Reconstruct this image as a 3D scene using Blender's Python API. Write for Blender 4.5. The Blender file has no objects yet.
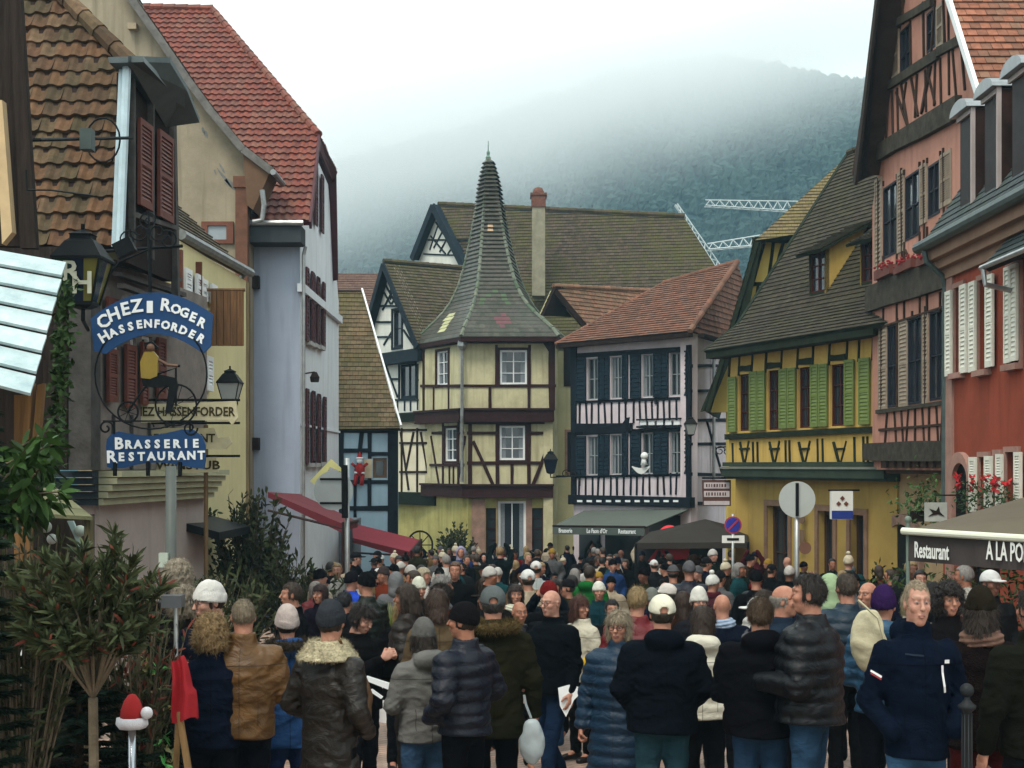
import bpy, math, random
import numpy as np
from mathutils import Vector, Matrix
random.seed(7)
R = math.radians
scene = bpy.context.scene
COL = scene.collection
F = 1400.0; HY = 465.0; ZE = 2.35          # focal length in pixels, horizon row, eye height

# ------------------------------------------------------------------ camera
cam_d = bpy.data.cameras.new('camera'); cam = bpy.data.objects.new('camera', cam_d); COL.objects.link(cam)
cam.location = (0, 0, ZE); cam.rotation_euler = (R(90), 0, 0)
cam_d.sensor_width = 36; cam_d.lens = F/1024*36; cam_d.shift_y = (HY-384)/1024
cam_d.clip_start = .1; cam_d.clip_end = 6000
scene.camera = cam
# ------------------------------------------------------------------ overcast light
SUN_EL, SUN_AZ = 58, 205
world = bpy.data.worlds.new("World"); scene.world = world; world.use_nodes = True
nt = world.node_tree; bg = nt.nodes['Background']
sky = nt.nodes.new('ShaderNodeTexSky'); sky.sky_type = 'NISHITA'; sky.sun_disc = False
sky.sun_elevation = R(SUN_EL); sky.sun_rotation = R(SUN_AZ); sky.dust_density = 3
tc = nt.nodes.new('ShaderNodeTexCoord'); nz = nt.nodes.new('ShaderNodeTexNoise')
nz.inputs['Scale'].default_value = 1.6; nz.inputs['Detail'].default_value = 5
rp = nt.nodes.new('ShaderNodeValToRGB')
rp.color_ramp.elements[0].position = .3; rp.color_ramp.elements[0].color = (6.5, 7.6, 7.5, 1)
rp.color_ramp.elements[1].position = .75; rp.color_ramp.elements[1].color = (8.6, 9.2, 9.0, 1)
mx = nt.nodes.new('ShaderNodeMix'); mx.data_type = 'RGBA'; mx.inputs[0].default_value = .93
nt.links.new(tc.outputs['Generated'], nz.inputs['Vector']); nt.links.new(nz.outputs[0], rp.inputs[0])
nt.links.new(sky.outputs[0], mx.inputs[6]); nt.links.new(rp.outputs[0], mx.inputs[7])
nt.links.new(mx.outputs[2], bg.inputs[0]); bg.inputs[1].default_value = .108
sun_d = bpy.data.lights.new('sun', 'SUN'); sun = bpy.data.objects.new('sun', sun_d); COL.objects.link(sun)
sun_d.energy = 1.5; sun_d.angle = R(22); sun_d.color = (1, .93, .83)
_e, _a = R(SUN_EL), R(SUN_AZ)
sun.rotation_euler = Vector((math.sin(_a)*math.cos(_e), math.cos(_a)*math.cos(_e), math.sin(_e))).to_track_quat('Z', 'Y').to_euler()
scene.view_settings.view_transform = 'Standard'; scene.view_settings.look = 'None'
scene.view_settings.exposure = 1.0; scene.view_settings.gamma = 1
cy = scene.cycles
cy.max_bounces = 14; cy.diffuse_bounces = 2; cy.glossy_bounces = 2; cy.transmission_bounces = 2
cy.volume_bounces = 12; cy.transparent_max_bounces = 6; cy.caustics_reflective = False; cy.caustics_refractive = False
cy.use_denoising = True

# ------------------------------------------------------------------ ground profile
_GY = [-30, 0, 7, 10, 14, 20, 30, 50, 70, 120, 5000]
_GZ = [.6, .25, 0, -.3, -.62, -.92, -1.42, -2.35, -3.0, -4, -4]
def gz(y): return float(np.interp(y, _GY, _GZ))
def P(px, py, D): return Vector(((px-512)/F*D, D, ZE-(py-HY)/F*D))

# ------------------------------------------------------------------ materials
MATS = {}
def newmat(name):
    m = bpy.data.materials.new(name); m.use_nodes = True
    return m, m.node_tree, m.node_tree.nodes['Principled BSDF']
def c4(c): return (c[0], c[1], c[2], 1)
def mat(name, c, rough=.8, var=.18, scale=3.0, bump=.0, bscale=None, metal=0, c2=None, dirt=0, stretch=None, spec=None, attr=False):
    """plain painted / plastered / wooden surface with noise variation, optional second colour patches and bump"""
    if name in MATS: return MATS[name]
    m, t, b = newmat(name); N, L = t.nodes, t.links
    tcn = N.new('ShaderNodeTexCoord'); mp = N.new('ShaderNodeMapping')
    if stretch: mp.inputs['Scale'].default_value = stretch
    L.new(tcn.outputs['Object'], mp.inputs[0])
    n1 = N.new('ShaderNodeTexNoise'); n1.inputs['Scale'].default_value = scale; n1.inputs['Detail'].default_value = 6
    n1.inputs['Roughness'].default_value = .65
    L.new(mp.outputs[0], n1.inputs[0])
    cr = N.new('ShaderNodeValToRGB'); e = cr.color_ramp.elements
    e[0].position = .28; e[1].position = .72
    d = c2 if c2 else tuple(x*(1-var*1.6) for x in c)
    u = tuple(min(1, x*(1+var*.5)) for x in c)
    e[0].color = c4(d); e[1].color = c4(u)
    L.new(n1.outputs[0], cr.inputs[0]); out = cr.outputs[0]
    if dirt:
        n2 = N.new('ShaderNodeTexNoise'); n2.inputs['Scale'].default_value = scale*.22; n2.inputs['Detail'].default_value = 8
        n2.inputs['Roughness'].default_value = .75
        L.new(tcn.outputs['Object'], n2.inputs[0])
        r2 = N.new('ShaderNodeMapRange'); r2.inputs[1].default_value = .45; r2.inputs[2].default_value = .68; r2.inputs[4].default_value = dirt
        L.new(n2.outputs[0], r2.inputs[0])
        n4 = N.new('ShaderNodeTexNoise'); n4.inputs['Scale'].default_value = 3.2; n4.inputs['Detail'].default_value = 4; m4 = N.new('ShaderNodeMapping'); m4.inputs['Scale'].default_value = (1.6, 1.6, .13); L.new(tcn.outputs['Object'], m4.inputs[0]); L.new(m4.outputs[0], n4.inputs[0])
        r4 = N.new('ShaderNodeMapRange'); r4.inputs[1].default_value = .47; r4.inputs[2].default_value = .75; r4.inputs[4].default_value = dirt*.9; L.new(n4.outputs[0], r4.inputs[0])
        mxx = N.new('ShaderNodeMath'); mxx.operation = 'MAXIMUM'; L.new(r2.outputs[0], mxx.inputs[0]); L.new(r4.outputs[0], mxx.inputs[1])
        mm = N.new('ShaderNodeMix'); mm.data_type = 'RGBA'; L.new(mxx.outputs[0], mm.inputs[0]); L.new(out, mm.inputs[6])
        mm.inputs[7].default_value = (c[0]*.36, c[1]*.34, c[2]*.30, 1); out = mm.outputs[2]
    if attr:
        at = N.new('ShaderNodeAttribute'); at.attribute_name = 'rnd'
        hs = N.new('ShaderNodeHueSaturation'); mr = N.new('ShaderNodeMapRange'); mr.inputs[3].default_value = .6; mr.inputs[4].default_value = 1.4
        L.new(at.outputs['Fac'], mr.inputs[0]); L.new(mr.outputs[0], hs.inputs['Value']); L.new(out, hs.inputs['Color']); out = hs.outputs[0]
    L.new(out, b.inputs['Base Color'])
    b.inputs['Roughness'].default_value = rough; b.inputs['Metallic'].default_value = metal
    if spec is None: spec = .5 if metal else (.06 if max(c) < .07 else .22)
    b.inputs['Specular IOR Level'].default_value = spec
    if bump:
        nb = N.new('ShaderNodeTexNoise'); nb.inputs['Scale'].default_value = bscale or scale*6; nb.inputs['Detail'].default_value = 5
        L.new(mp.outputs[0], nb.inputs[0])
        bp = N.new('ShaderNodeBump'); bp.inputs['Strength'].default_value = bump; bp.inputs['Distance'].default_value = .02
        L.new(nb.outputs[0], bp.inputs['Height']); L.new(bp.outputs[0], b.inputs['Normal'])
    MATS[name] = m; return m
def wood(name, c, rough=.8, axis=2):
    st = [9, 9, 9]; st[axis] = .8
    return mat(name, c, rough, .35, 2.2, .5, 5, stretch=tuple(st))
def tilemat(name, cols, moss=None, amt=.5, mscale=.5, rough=.85):
    """roof tiles: colour per tile from the random face value, moss and soot in drifts"""
    if name in MATS: return MATS[name]
    m, t, b = newmat(name); N, L = t.nodes, t.links
    at = N.new('ShaderNodeAttribute'); at.attribute_name = 'rnd'
    cr = N.new('ShaderNodeValToRGB'); el = cr.color_ramp.elements
    while len(el) < len(cols): el.new(.5)
    for i, c in enumerate(cols): el[i].position = i/(len(cols)-1); el[i].color = c4(c)
    L.new(at.outputs['Fac'], cr.inputs[0]); tcn = N.new('ShaderNodeTexCoord')
    n0 = N.new('ShaderNodeTexNoise'); n0.inputs['Scale'].default_value = 9; n0.inputs['Detail'].default_value = 6; n0.inputs['Roughness'].default_value = .7
    L.new(tcn.outputs['Object'], n0.inputs[0])
    mr = N.new('ShaderNodeMapRange'); mr.inputs[1].default_value = .25; mr.inputs[2].default_value = .75; mr.inputs[3].default_value = .55; mr.inputs[4].default_value = 1.35
    L.new(n0.outputs[0], mr.inputs[0])
    hs = N.new('ShaderNodeHueSaturation'); L.new(mr.outputs[0], hs.inputs['Value']); L.new(cr.outputs[0], hs.inputs['Color']); out = hs.outputs[0]
    if moss:
        n1 = N.new('ShaderNodeTexNoise'); n1.inputs['Scale'].default_value = mscale; n1.inputs['Detail'].default_value = 10; n1.inputs['Roughness'].default_value = .75
        L.new(tcn.outputs['Object'], n1.inputs[0])
        ad = N.new('ShaderNodeMath'); ad.operation = 'MULTIPLY_ADD'; ad.inputs[1].default_value = .22; L.new(at.outputs['Fac'], ad.inputs[0]); L.new(n1.outputs[0], ad.inputs[2])
        r1 = N.new('ShaderNodeMapRange'); r1.inputs[1].default_value = .52; r1.inputs[2].default_value = .74; r1.inputs[4].default_value = amt
        L.new(ad.outputs[0], r1.inputs[0])
        mm = N.new('ShaderNodeMix'); mm.data_type = 'RGBA'; L.new(r1.outputs[0], mm.inputs[0]); L.new(out, mm.inputs[6]); mm.inputs[7].default_value = c4(moss); out = mm.outputs[2]
    L.new(out, b.inputs['Base Color']); b.inputs['Roughness'].default_value = rough
    b.inputs['Specular IOR Level'].default_value = .12
    MATS[name] = m; return m
def glassmat():
    if 'window_glass' in MATS: return MATS['window_glass']
    m, t, b = newmat('window_glass'); b.inputs['Base Color'].default_value = (.018, .024, .03, 1)
    b.inputs['Roughness'].default_value = .08; b.inputs['Specular IOR Level'].default_value = .6
    n = t.nodes.new('ShaderNodeTexNoise'); n.inputs['Scale'].default_value = 1.5
    bp = t.nodes.new('ShaderNodeBump'); bp.inputs['Strength'].default_value = .12
    t.links.new(n.outputs[0], bp.inputs['Height']); t.links.new(bp.outputs[0], b.inputs['Normal'])
    MATS['window_glass'] = m; return m
def cloth(c, kind='w'):
    """fabric: w woven, p padded nylon, l leather, f fur, d denim, h hair; folds come from bump"""
    key = 'cloth_%s_%03d_%03d_%03d' % (kind, int(c[0]*999), int(c[1]*999), int(c[2]*999))
    if key in MATS: return MATS[key]
    if max(c) < .3 and kind != 'h': c = tuple(x*(.24 if max(c) < .06 else .48) for x in c)
    elif kind != 'h': c = tuple(x*.8 for x in c)
    else: c = tuple(x*.7 for x in c)
    m, t, b = newmat(key); N, L = t.nodes, t.links
    tcn = N.new('ShaderNodeTexCoord'); mp = N.new('ShaderNodeMapping'); L.new(tcn.outputs['Object'], mp.inputs[0])
    mp.inputs['Scale'].default_value = (1, 1, .15) if kind == 'h' else (1, 1, 1.5)
    n1 = N.new('ShaderNodeTexNoise'); n1.inputs['Scale'].default_value = {'w': 5, 'p': 5, 'l': 6, 'f': 28, 'd': 6, 'h': 70}[kind]; n1.inputs['Detail'].default_value = 7; n1.inputs['Roughness'].default_value = .6; L.new(mp.outputs[0], n1.inputs[0])
    cr = N.new('ShaderNodeValToRGB'); e = cr.color_ramp.elements; e[0].position = .3; e[1].position = .7; k = {'w': .75, 'p': .8, 'l': .55, 'f': .45, 'd': .6, 'h': .5}[kind]
    e[0].color = c4([x*k for x in c]); e[1].color = c4([min(1, x*1.12) for x in c]); L.new(n1.outputs[0], cr.inputs[0]); outc = cr.outputs[0]
    if kind in 'wpl':   # seams: centre line, yoke and pocket line
        sx = N.new('ShaderNodeSeparateXYZ'); L.new(tcn.outputs['Object'], sx.inputs[0])
        def M(op, a, v=None, w=None):
            q = N.new('ShaderNodeMath'); q.operation = op
            for i, z in enumerate((a, v, w)):
                if z is None: continue
                if isinstance(z, (int, float)): q.inputs[i].default_value = z
                else: L.new(z, q.inputs[i])
            return q.outputs[0]
        l1 = M('LESS_THAN', M('ABSOLUTE', sx.outputs[0]), .0035); l2 = M('LESS_THAN', M('ABSOLUTE', M('SUBTRACT', sx.outputs[2], 1.335)), .0035); l3 = M('LESS_THAN', M('ABSOLUTE', M('SUBTRACT', M('ABSOLUTE', sx.outputs[0]), .115)), .003)
        l3 = M('MULTIPLY', l3, M('LESS_THAN', M('ABSOLUTE', M('SUBTRACT', sx.outputs[2], 1.03)), .08)); ln = M('MULTIPLY', M('MAXIMUM', l1, M('MAXIMUM', l2, l3)), M('LESS_THAN', sx.outputs[2], 1.44))
        mq = N.new('ShaderNodeMix'); mq.data_type = 'RGBA'; L.new(M('MULTIPLY', ln, .6), mq.inputs[0]); L.new(outc, mq.inputs[6]); mq.inputs[7].default_value = (0, 0, 0, 1); outc = mq.outputs[2]
    L.new(outc, b.inputs['Base Color'])
    b.inputs['Roughness'].default_value = {'w': .9, 'p': .48, 'l': .45, 'f': .95, 'd': .85, 'h': .55}[kind]; b.inputs['Specular IOR Level'].default_value = {'p': .22, 'l': .25, 'h': .3}.get(kind, .04)
    n2 = N.new('ShaderNodeTexNoise'); n2.inputs['Scale'].default_value = {'w': 6, 'p': 10, 'l': 7, 'f': 45, 'd': 9, 'h': 110}[kind]; n2.inputs['Detail'].default_value = 3; n2.inputs['Distortion'].default_value = 1.4 if kind != 'h' else .2; L.new(mp.outputs[0], n2.inputs[0])
    b1 = N.new('ShaderNodeBump'); b1.inputs['Distance'].default_value = {'f': .02, 'h': .012}.get(kind, .035); b1.inputs['Strength'].default_value = {'w': .38, 'p': .35, 'l': .5, 'f': .9, 'd': .45, 'h': .8}[kind]; L.new(n2.outputs[0], b1.inputs['Height'])
    n3 = N.new('ShaderNodeTexNoise'); n3.inputs['Scale'].default_value = 150; L.new(tcn.outputs['Object'], n3.inputs[0])
    b2 = N.new('ShaderNodeBump'); b2.inputs['Distance'].default_value = .003; b2.inputs['Strength'].default_value = .5; L.new(n3.outputs[0], b2.inputs['Height']); L.new(b1.outputs[0], b2.inputs['Normal']); L.new(b2.outputs[0], b.inputs['Normal'])
    MATS[key] = m; return m

# ------------------------------------------------------------------ mesh collector
ROOTLOC = {}
class MB:
    def __init__(s): s.v = []; s.f = []; s.m = []; s.r = []
    def _a(s, pts, faces, mi=0, r=None):
        o = len(s.v); s.v += [tuple(p) for p in pts]
        for f in faces:
            s.f.append([o+i for i in f]); s.m.append(mi); s.r.append(random.random() if r is None else r)
    def poly(s, pts, mi=0, r=None): s._a(pts, [list(range(len(pts)))], mi, r)
    def prism(s, pts, vec, mi=0, mside=None, r=None):
        n = len(pts); vec = Vector(vec); q = [Vector(p)+vec for p in pts]
        if r is None: r = random.random()
        s._a(list(pts)+q, [list(range(n)), list(range(2*n-1, n-1, -1))], mi, r)
        s._a(list(pts)+q, [[i, i+n, (i+1) % n+n, (i+1) % n] for i in range(n)], mi if mside is None else mside, r)
    def box(s, c, ax, ay, az, mi=0, r=None):
        c = Vector(c); ax, ay, az = Vector(ax), Vector(ay), Vector(az)
        p = [c+i*ax+j*ay+k*az for k in (-1, 1) for j in (-1, 1) for i in (-1, 1)]
        s._a(p, [(0, 2, 3, 1), (4, 5, 7, 6), (0, 1, 5, 4), (2, 6, 7, 3), (0, 4, 6, 2), (1, 3, 7, 5)], mi, random.random() if r is None else r)
    def abox(s, x0, x1, y0, y1, z0, z1, mi=0, r=None):
        s.box(((x0+x1)/2, (y0+y1)/2, (z0+z1)/2), ((x1-x0)/2, 0, 0), (0, (y1-y0)/2, 0), (0, 0, (z1-z0)/2), mi, r)
    def beam(s, p, q, n, w, t0, t1, mi=0):
        """bar from p to q lying in a plane of normal n, w wide, from t0 to t1 in front of that plane"""
        p, q, n = Vector(p), Vector(q), Vector(n).normalized(); d = q-p; L = d.length
        if L < 1e-6: return
        d /= L; s_ = n.cross(d)
        s.box((p+q)/2+n*(t0+t1)/2, d*L/2, s_*w/2, n*(t1-t0)/2, mi)
    def tube(s, pts, r, seg=6, mi=0, cap=True):
        pts = [Vector(p) for p in pts]; n = len(pts); rr = r if isinstance(r, (list, tuple)) else [r]*n
        o = len(s.v); rd = random.random()
        up = Vector((0, 0, 1)); prev = None
        for i, p in enumerate(pts):
            d = (pts[min(i+1, n-1)]-pts[max(i-1, 0)])
            d = d.normalized() if d.length > 1e-9 else Vector((0, 0, 1))
            a = (prev - d*prev.dot(d)) if prev is not None else (d.cross(up) if abs(d.z) < .95 else d.cross(Vector((0, 1, 0))))
            if a.length < 1e-6: a = d.orthogonal()
            a.normalize(); prev = a; b = d.cross(a)
            for k in range(seg):
                t = 2*math.pi*k/seg; s.v.append(tuple(p+(a*math.cos(t)+b*math.sin(t))*rr[i]))
        for i in range(n-1):
            for k in range(seg):
                s.f.append([o+i*seg+k, o+i*seg+(k+1) % seg, o+(i+1)*seg+(k+1) % seg, o+(i+1)*seg+k]); s.m.append(mi); s.r.append(rd)
        if cap:
            s.f.append([o+k for k in range(seg)][::-1]); s.m.append(mi); s.r.append(rd)
            s.f.append([o+(n-1)*seg+k for k in range(seg)]); s.m.append(mi); s.r.append(rd)
    def lathe(s, c, prof, seg=16, mi=0, sx=1, sy=1, rot=0):
        o = len(s.v); rd = random.random(); c = Vector(c)
        for r, z in prof:
            for k in range(seg):
                t = rot+2*math.pi*k/seg; s.v.append((c.x+r*sx*math.cos(t), c.y+r*sy*math.sin(t), c.z+z))
        for i in range(len(prof)-1):
            for k in range(seg):
                s.f.append([o+i*seg+k, o+i*seg+(k+1) % seg, o+(i+1)*seg+(k+1) % seg, o+(i+1)*seg+k]); s.m.append(mi); s.r.append(rd)
        s.f.append([o+k for k in range(seg)][::-1]); s.m.append(mi); s.r.append(rd)
        s.f.append([o+(len(prof)-1)*seg+k for k in range(seg)]); s.m.append(mi); s.r.append(rd)
    def disc(s, c, n, rad, t, seg=28, mi=0, mside=None):
        n = Vector(n).normalized(); a = n.orthogonal().normalized(); b = n.cross(a); c = Vector(c)
        s.prism([c+(a*math.cos(2*math.pi*k/seg)+b*math.sin(2*math.pi*k/seg))*rad for k in range(seg)], n*t, mi, mside)
    def ball(s, c, r, seg=10, mi=0, sc=(1, 1, 1)):
        pr = [(r*math.sin(math.pi*i/seg)*1.0+1e-4, -r*math.cos(math.pi*i/seg)*sc[2]) for i in range(seg+1)]
        s.lathe(c, pr, seg+2, mi, sc[0], sc[1])
    def build(s, name, mats, parent=None, smooth=False):
        me = bpy.data.meshes.new(name)
        off = Vector((0, 0, 0))
        if parent is not None: off = ROOTLOC[parent.name]
        v = np.array(s.v, dtype=float).reshape(-1, 3) - np.array(off)
        me.from_pydata(v.tolist(), [], s.f)
        if not isinstance(mats, (list, tuple)): mats = [mats]
        for m in mats: me.materials.append(m)
        me.polygons.foreach_set('material_index', s.m)
        a = me.attributes.new('rnd', 'FLOAT', 'FACE'); a.data.foreach_set('value', s.r)
        if smooth: me.polygons.foreach_set('use_smooth', [True]*len(s.f))
        me.update()
        o = bpy.data.objects.new(name, me); COL.objects.link(o)
        if parent is not None: o.parent = parent; ROOTLOC[o.name] = off
        else: ROOTLOC[o.name] = Vector((0, 0, 0))
        return o
def thing(name, label, cat, loc, group=None):
    o = bpy.data.objects.new(name, None); COL.objects.link(o); o.location = loc; o.empty_display_size = .3
    o['label'] = label; o['category'] = cat
    if group: o['group'] = group
    ROOTLOC[o.name] = Vector(loc); return o
def tag(o, label, cat, group=None, kind=None):
    if label: o['label'] = label
    if cat: o['category'] = cat
    if group: o['group'] = group
    if kind: o['kind'] = kind
    return o
def single(mb, name, mats, label, cat, group=None, smooth=False, kind=None):
    return tag(mb.build(name, mats, None, smooth), label, cat, group, kind)

# ------------------------------------------------------------------ text
def text_geo(txt, size, bold=0.0, extrude=.004, squeeze=1.0):
    cu = bpy.data.curves.new('t', 'FONT'); cu.body = txt; cu.size = size; cu.extrude = extrude; cu.offset = bold
    cu.align_x = 'CENTER'; cu.align_y = 'CENTER'; cu.resolution_u = 2
    ob = bpy.data.objects.new('t', cu); me = bpy.data.meshes.new_from_object(ob)
    v = [(p.co.x*squeeze, p.co.y, p.co.z) for p in me.vertices]; f = [list(p.vertices) for p in me.polygons]
    bpy.data.objects.remove(ob); bpy.data.curves.remove(cu); bpy.data.meshes.remove(me)
    return v, f
def put_text(mb, txt, c, right, up, size, bold=0.0, extrude=.004, squeeze=1.0, mi=0):
    v, f = text_geo(txt, size, bold, extrude, squeeze)
    right, up, c = Vector(right).normalized(), Vector(up).normalized(), Vector(c); n = right.cross(up)
    mb._a([c+right*x+up*y+n*z for x, y, z in v], f, mi, .5)

# ------------------------------------------------------------------ walls
def clip_poly(sub, clip):
    """Sutherland-Hodgman; both lists of (u,z), clip convex counter-clockwise"""
    out = list(sub)
    for i in range(len(clip)):
        a, b = clip[i], clip[(i+1) % len(clip)]; inp, out = out, []
        def side(p): return (b[0]-a[0])*(p[1]-a[1])-(b[1]-a[1])*(p[0]-a[0])
        for j in range(len(inp)):
            p, q = inp[j], inp[(j+1) % len(inp)]; sp, sq = side(p), side(q)
            if sp >= -1e-9: out.append(p)
            if (sp > 1e-9 and sq < -1e-9) or (sp < -1e-9 and sq > 1e-9):
                t = sp/(sp-sq); out.append((p[0]+(q[0]-p[0])*t, p[1]+(q[1]-p[1])*t))
        if len(out) < 3: return []
    return out
def ccw(p):
    a = sum(p[i][0]*p[(i+1) % len(p)][1]-p[(i+1) % len(p)][0]*p[i][1] for i in range(len(p)))
    return list(p) if a > 0 else list(p)[::-1]
class Wall:
    def __init__(s, p0, p1, off=0):
        s.p0 = Vector((p0[0], p0[1])); s.p1 = Vector((p1[0], p1[1])); d = s.p1-s.p0; s.L = d.length; s.d = d/s.L
        n = Vector((s.d.y, -s.d.x))
        if n.dot(-s.p0) < 0: n = -n
        s.n = n; s.p0 = s.p0+n*off; s.p1 = s.p1+n*off
        s.N = Vector((n.x, n.y, 0)); s.U = Vector((s.d.x, s.d.y, 0))
    def off(s, w): return Wall(tuple(s.p0), tuple(s.p1), w)
    def pt(s, u, z, w=0): q = s.p0+s.d*u+s.n*w; return Vector((q.x, q.y, z))
    def hit(s, px, py):
        dx, dy, dz = (px-512)/F, 1.0, -(py-HY)/F
        t = s.p0.dot(s.n)/(dx*s.n.x+dy*s.n.y)
        q = Vector((dx*t, dy*t)); return (q-s.p0).dot(s.d), ZE+dz*t
    def h3(s, px, py, w=0): u, z = s.hit(px, py); return s.pt(u, z, w)
    def D(s, px): dx = (px-512)/F; return s.p0.dot(s.n)/(dx*s.n.x+s.n.y)
    def rect(s, x0, x1, y0, y1):
        """pixel box -> (u0,u1,z0,z1); heights are read at the box's middle column"""
        xm = (x0+x1)/2; u0 = s.hit(x0, y0)[0]; u1 = s.hit(x1, y0)[0]
        z1 = s.hit(xm, y0)[1]; z0 = s.hit(xm, y1)[1]
        return min(u0, u1), max(u0, u1), min(z0, z1), max(z0, z1)
    def panel(s, mb, poly, holes=(), w=0, depth=.16, mi=0, back=.35):
        poly = ccw(poly)
        us = sorted({min(p[0] for p in poly), max(p[0] for p in poly)} | {h[0] for h in holes} | {h[1] for h in holes})
        zs = sorted({min(p[1] for p in poly), max(p[1] for p in poly)} | {h[2] for h in holes} | {h[3] for h in holes})
        for i in range(len(us)-1):
            for j in range(len(zs)-1):
                a, b, c, d = us[i], us[i+1], zs[j], zs[j+1]; um, zm = (a+b)/2, (c+d)/2
                if b-a < 1e-4 or d-c < 1e-4: continue
                if any(h[0] < um < h[1] and h[2] < zm < h[3] for h in holes): continue
                q = clip_poly([(a, c), (b, c), (b, d), (a, d)], poly)
                if len(q) > 2: mb.poly([s.pt(x, z, w) for x, z in q], mi, .5)
        for h in holes:
            c = [(h[0], h[2]), (h[1], h[2]), (h[1], h[3]), (h[0], h[3])]
            for k in range(4):
                a, b = c[k], c[(k+1) % 4]
                mb.poly([s.pt(*a, w), s.pt(*b, w), s.pt(*b, w-depth), s.pt(*a, w-depth)], mi, .5)
        for k in range(len(poly)):
            a, b = poly[k], poly[(k+1) % len(poly)]
            mb.poly([s.pt(*a, w), s.pt(*b, w), s.pt(*b, w-back), s.pt(*a, w-back)], mi, .5)
    def bar(s, mb, x0, y0, x1, y1, wpx, t0=-.02, t1=.035, mi=0):
        a, b = s.h3(x0, y0), s.h3(x1, y1); wm = wpx*((a.y+b.y)/2)/F; t1 += random.uniform(0, .012)
        d = b-a; L = d.length; d /= L; q = s.N.cross(d); n = 3 if L > .5 else 1; prev = None
        for k in range(n+1):   # hand hewn: width and line wander a little
            c = a+d*L*k/n+q*(random.uniform(-.06, .06)*wm if 0 < k < n else 0); w_ = wm*random.uniform(.86, 1.14)/2
            cur = [c-q*w_+s.N*t0, c+q*w_+s.N*t0, c+q*w_+s.N*t1, c-q*w_+s.N*t1]
            if prev: mb._a(prev+cur, [(0, 1, 5, 4), (1, 2, 6, 5), (2, 3, 7, 6), (3, 0, 4, 7)]+([(0, 3, 2, 1)] if k == 1 else [])+([(4, 5, 6, 7)] if k == n else []), mi, .5)
            prev = cur
    def ubar(s, mb, u0, z0, u1, z1, wm, t0=-.02, t1=.035, mi=0):
        mb.beam(s.pt(u0, z0), s.pt(u1, z1), s.N, wm, t0, t1+random.uniform(0, .012), mi)
    def rbox(s, mb, r, t0, t1, mi=0):
        u0, u1, z0, z1 = r
        mb.box(s.pt((u0+u1)/2, (z0+z1)/2, (t0+t1)/2), s.U*(u1-u0)/2, s.N*(t1-t0)/2, Vector((0, 0, (z1-z0)/2)), mi)
    def window(s, B, r, frame, cols=2, rows=3, fw=.05, depth=.1, w=0, curtain=None, surround=None, sill=None, bars=.028, name='window'):
        u0, u1, z0, z1 = r; mb = MB()
        for a in ((u0, u0+fw, z0, z1), (u1-fw, u1, z0, z1), (u0+fw, u1-fw, z0, z0+fw), (u0+fw, u1-fw, z1-fw, z1)):
            s.rbox(mb, a, w-depth-.02, w-depth+.035)
        for k in range(1, cols):
            u = u0+(u1-u0)*k/cols; b = bars*1.5 if cols == 2 else bars
            s.rbox(mb, (u-b/2, u+b/2, z0+fw, z1-fw), w-depth-.018, w-depth+.022)
        for k in range(1, rows):
            z = z0+(z1-z0)*k/rows; s.rbox(mb, (u0+fw, u1-fw, z-bars/2, z+bars/2), w-depth-.016, w-depth+.018)
        o = mb.build(name, frame, B)
        g = MB(); s.rbox(g, (u0+.01, u1-.01, z0+.01, z1-.01), w-depth-.03, w-depth-.022)
        mats = [glassmat()]
        if curtain is not None:
            mats.append(curtain); uw = (u1-u0)*.24
            for a, b in ((u0+.01, u0+uw), (u1-uw, u1-.01)):
                n = 5
                for k in range(n):
                    ua, ub = a+(b-a)*k/n, a+(b-a)*(k+1)/n
                    g.poly([s.pt(ua, z0, w-depth-.018+.003*(k % 2)), s.pt(ub, z0, w-depth-.018+.003*((k+1) % 2)), s.pt(ub, z1, w-depth-.018+.003*((k+1) % 2)), s.pt(ua, z1, w-depth-.018+.003*(k % 2))], 1)
        g.build('pane', mats, o)
        if surround is not None:
            q = MB(); sw = .09
            for a in ((u0-sw, u0, z0-sw, z1+sw), (u1, u1+sw, z0-sw, z1+sw), (u0, u1, z1, z1+sw), (u0, u1, z0-sw, z0)):
                s.rbox(q, a, w-.01, w+.045)
            q.build('window_surround', surround, o)
        if sill is not None:
            q = MB(); s.rbox(q, (u0-.08, u1+.08, z0-.1, z0), w-.01, w+.13); q.build('sill', sill, o)
        return o
    def shutter(s, B, r, m, w=.03, slats=None, ang=0, t=.04):
        """louvred leaf; slats lie tilted between the stiles"""
        u0, u1, z0, z1 = r; mb = MB(); fw = min(.06, (u1-u0)*.17)
        for a in ((u0, u0+fw, z0, z1), (u1-fw, u1, z0, z1), (u0+fw, u1-fw, z0, z0+fw*1.5), (u0+fw, u1-fw, z1-fw*1.3, z1), (u0+fw, u1-fw, (z0+z1)/2-fw*.5, (z0+z1)/2+fw*.5)):
            s.rbox(mb, a, w, w+t)
        n = slats or max(6, int((z1-z0)/.075)); hh = (z1-z0)
        for k in range(n):
            z = z0+fw*1.5+(hh-fw*2.8)*(k+.5)/n
            c = s.pt((u0+u1)/2, z, w+t*.5); ht = (hh-fw*2.8)/n*.46
            mb.box(c, s.U*((u1-u0)/2-fw), s.N*t*.28+Vector((0, 0, -ht)), s.N*.004+Vector((0, 0, .004)))
        s.rbox(mb, (u0+.01, u1-.01, z0+.01, z1-.01), w-.012, w+.002)
        return mb.build('shutter', m, B)

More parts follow.
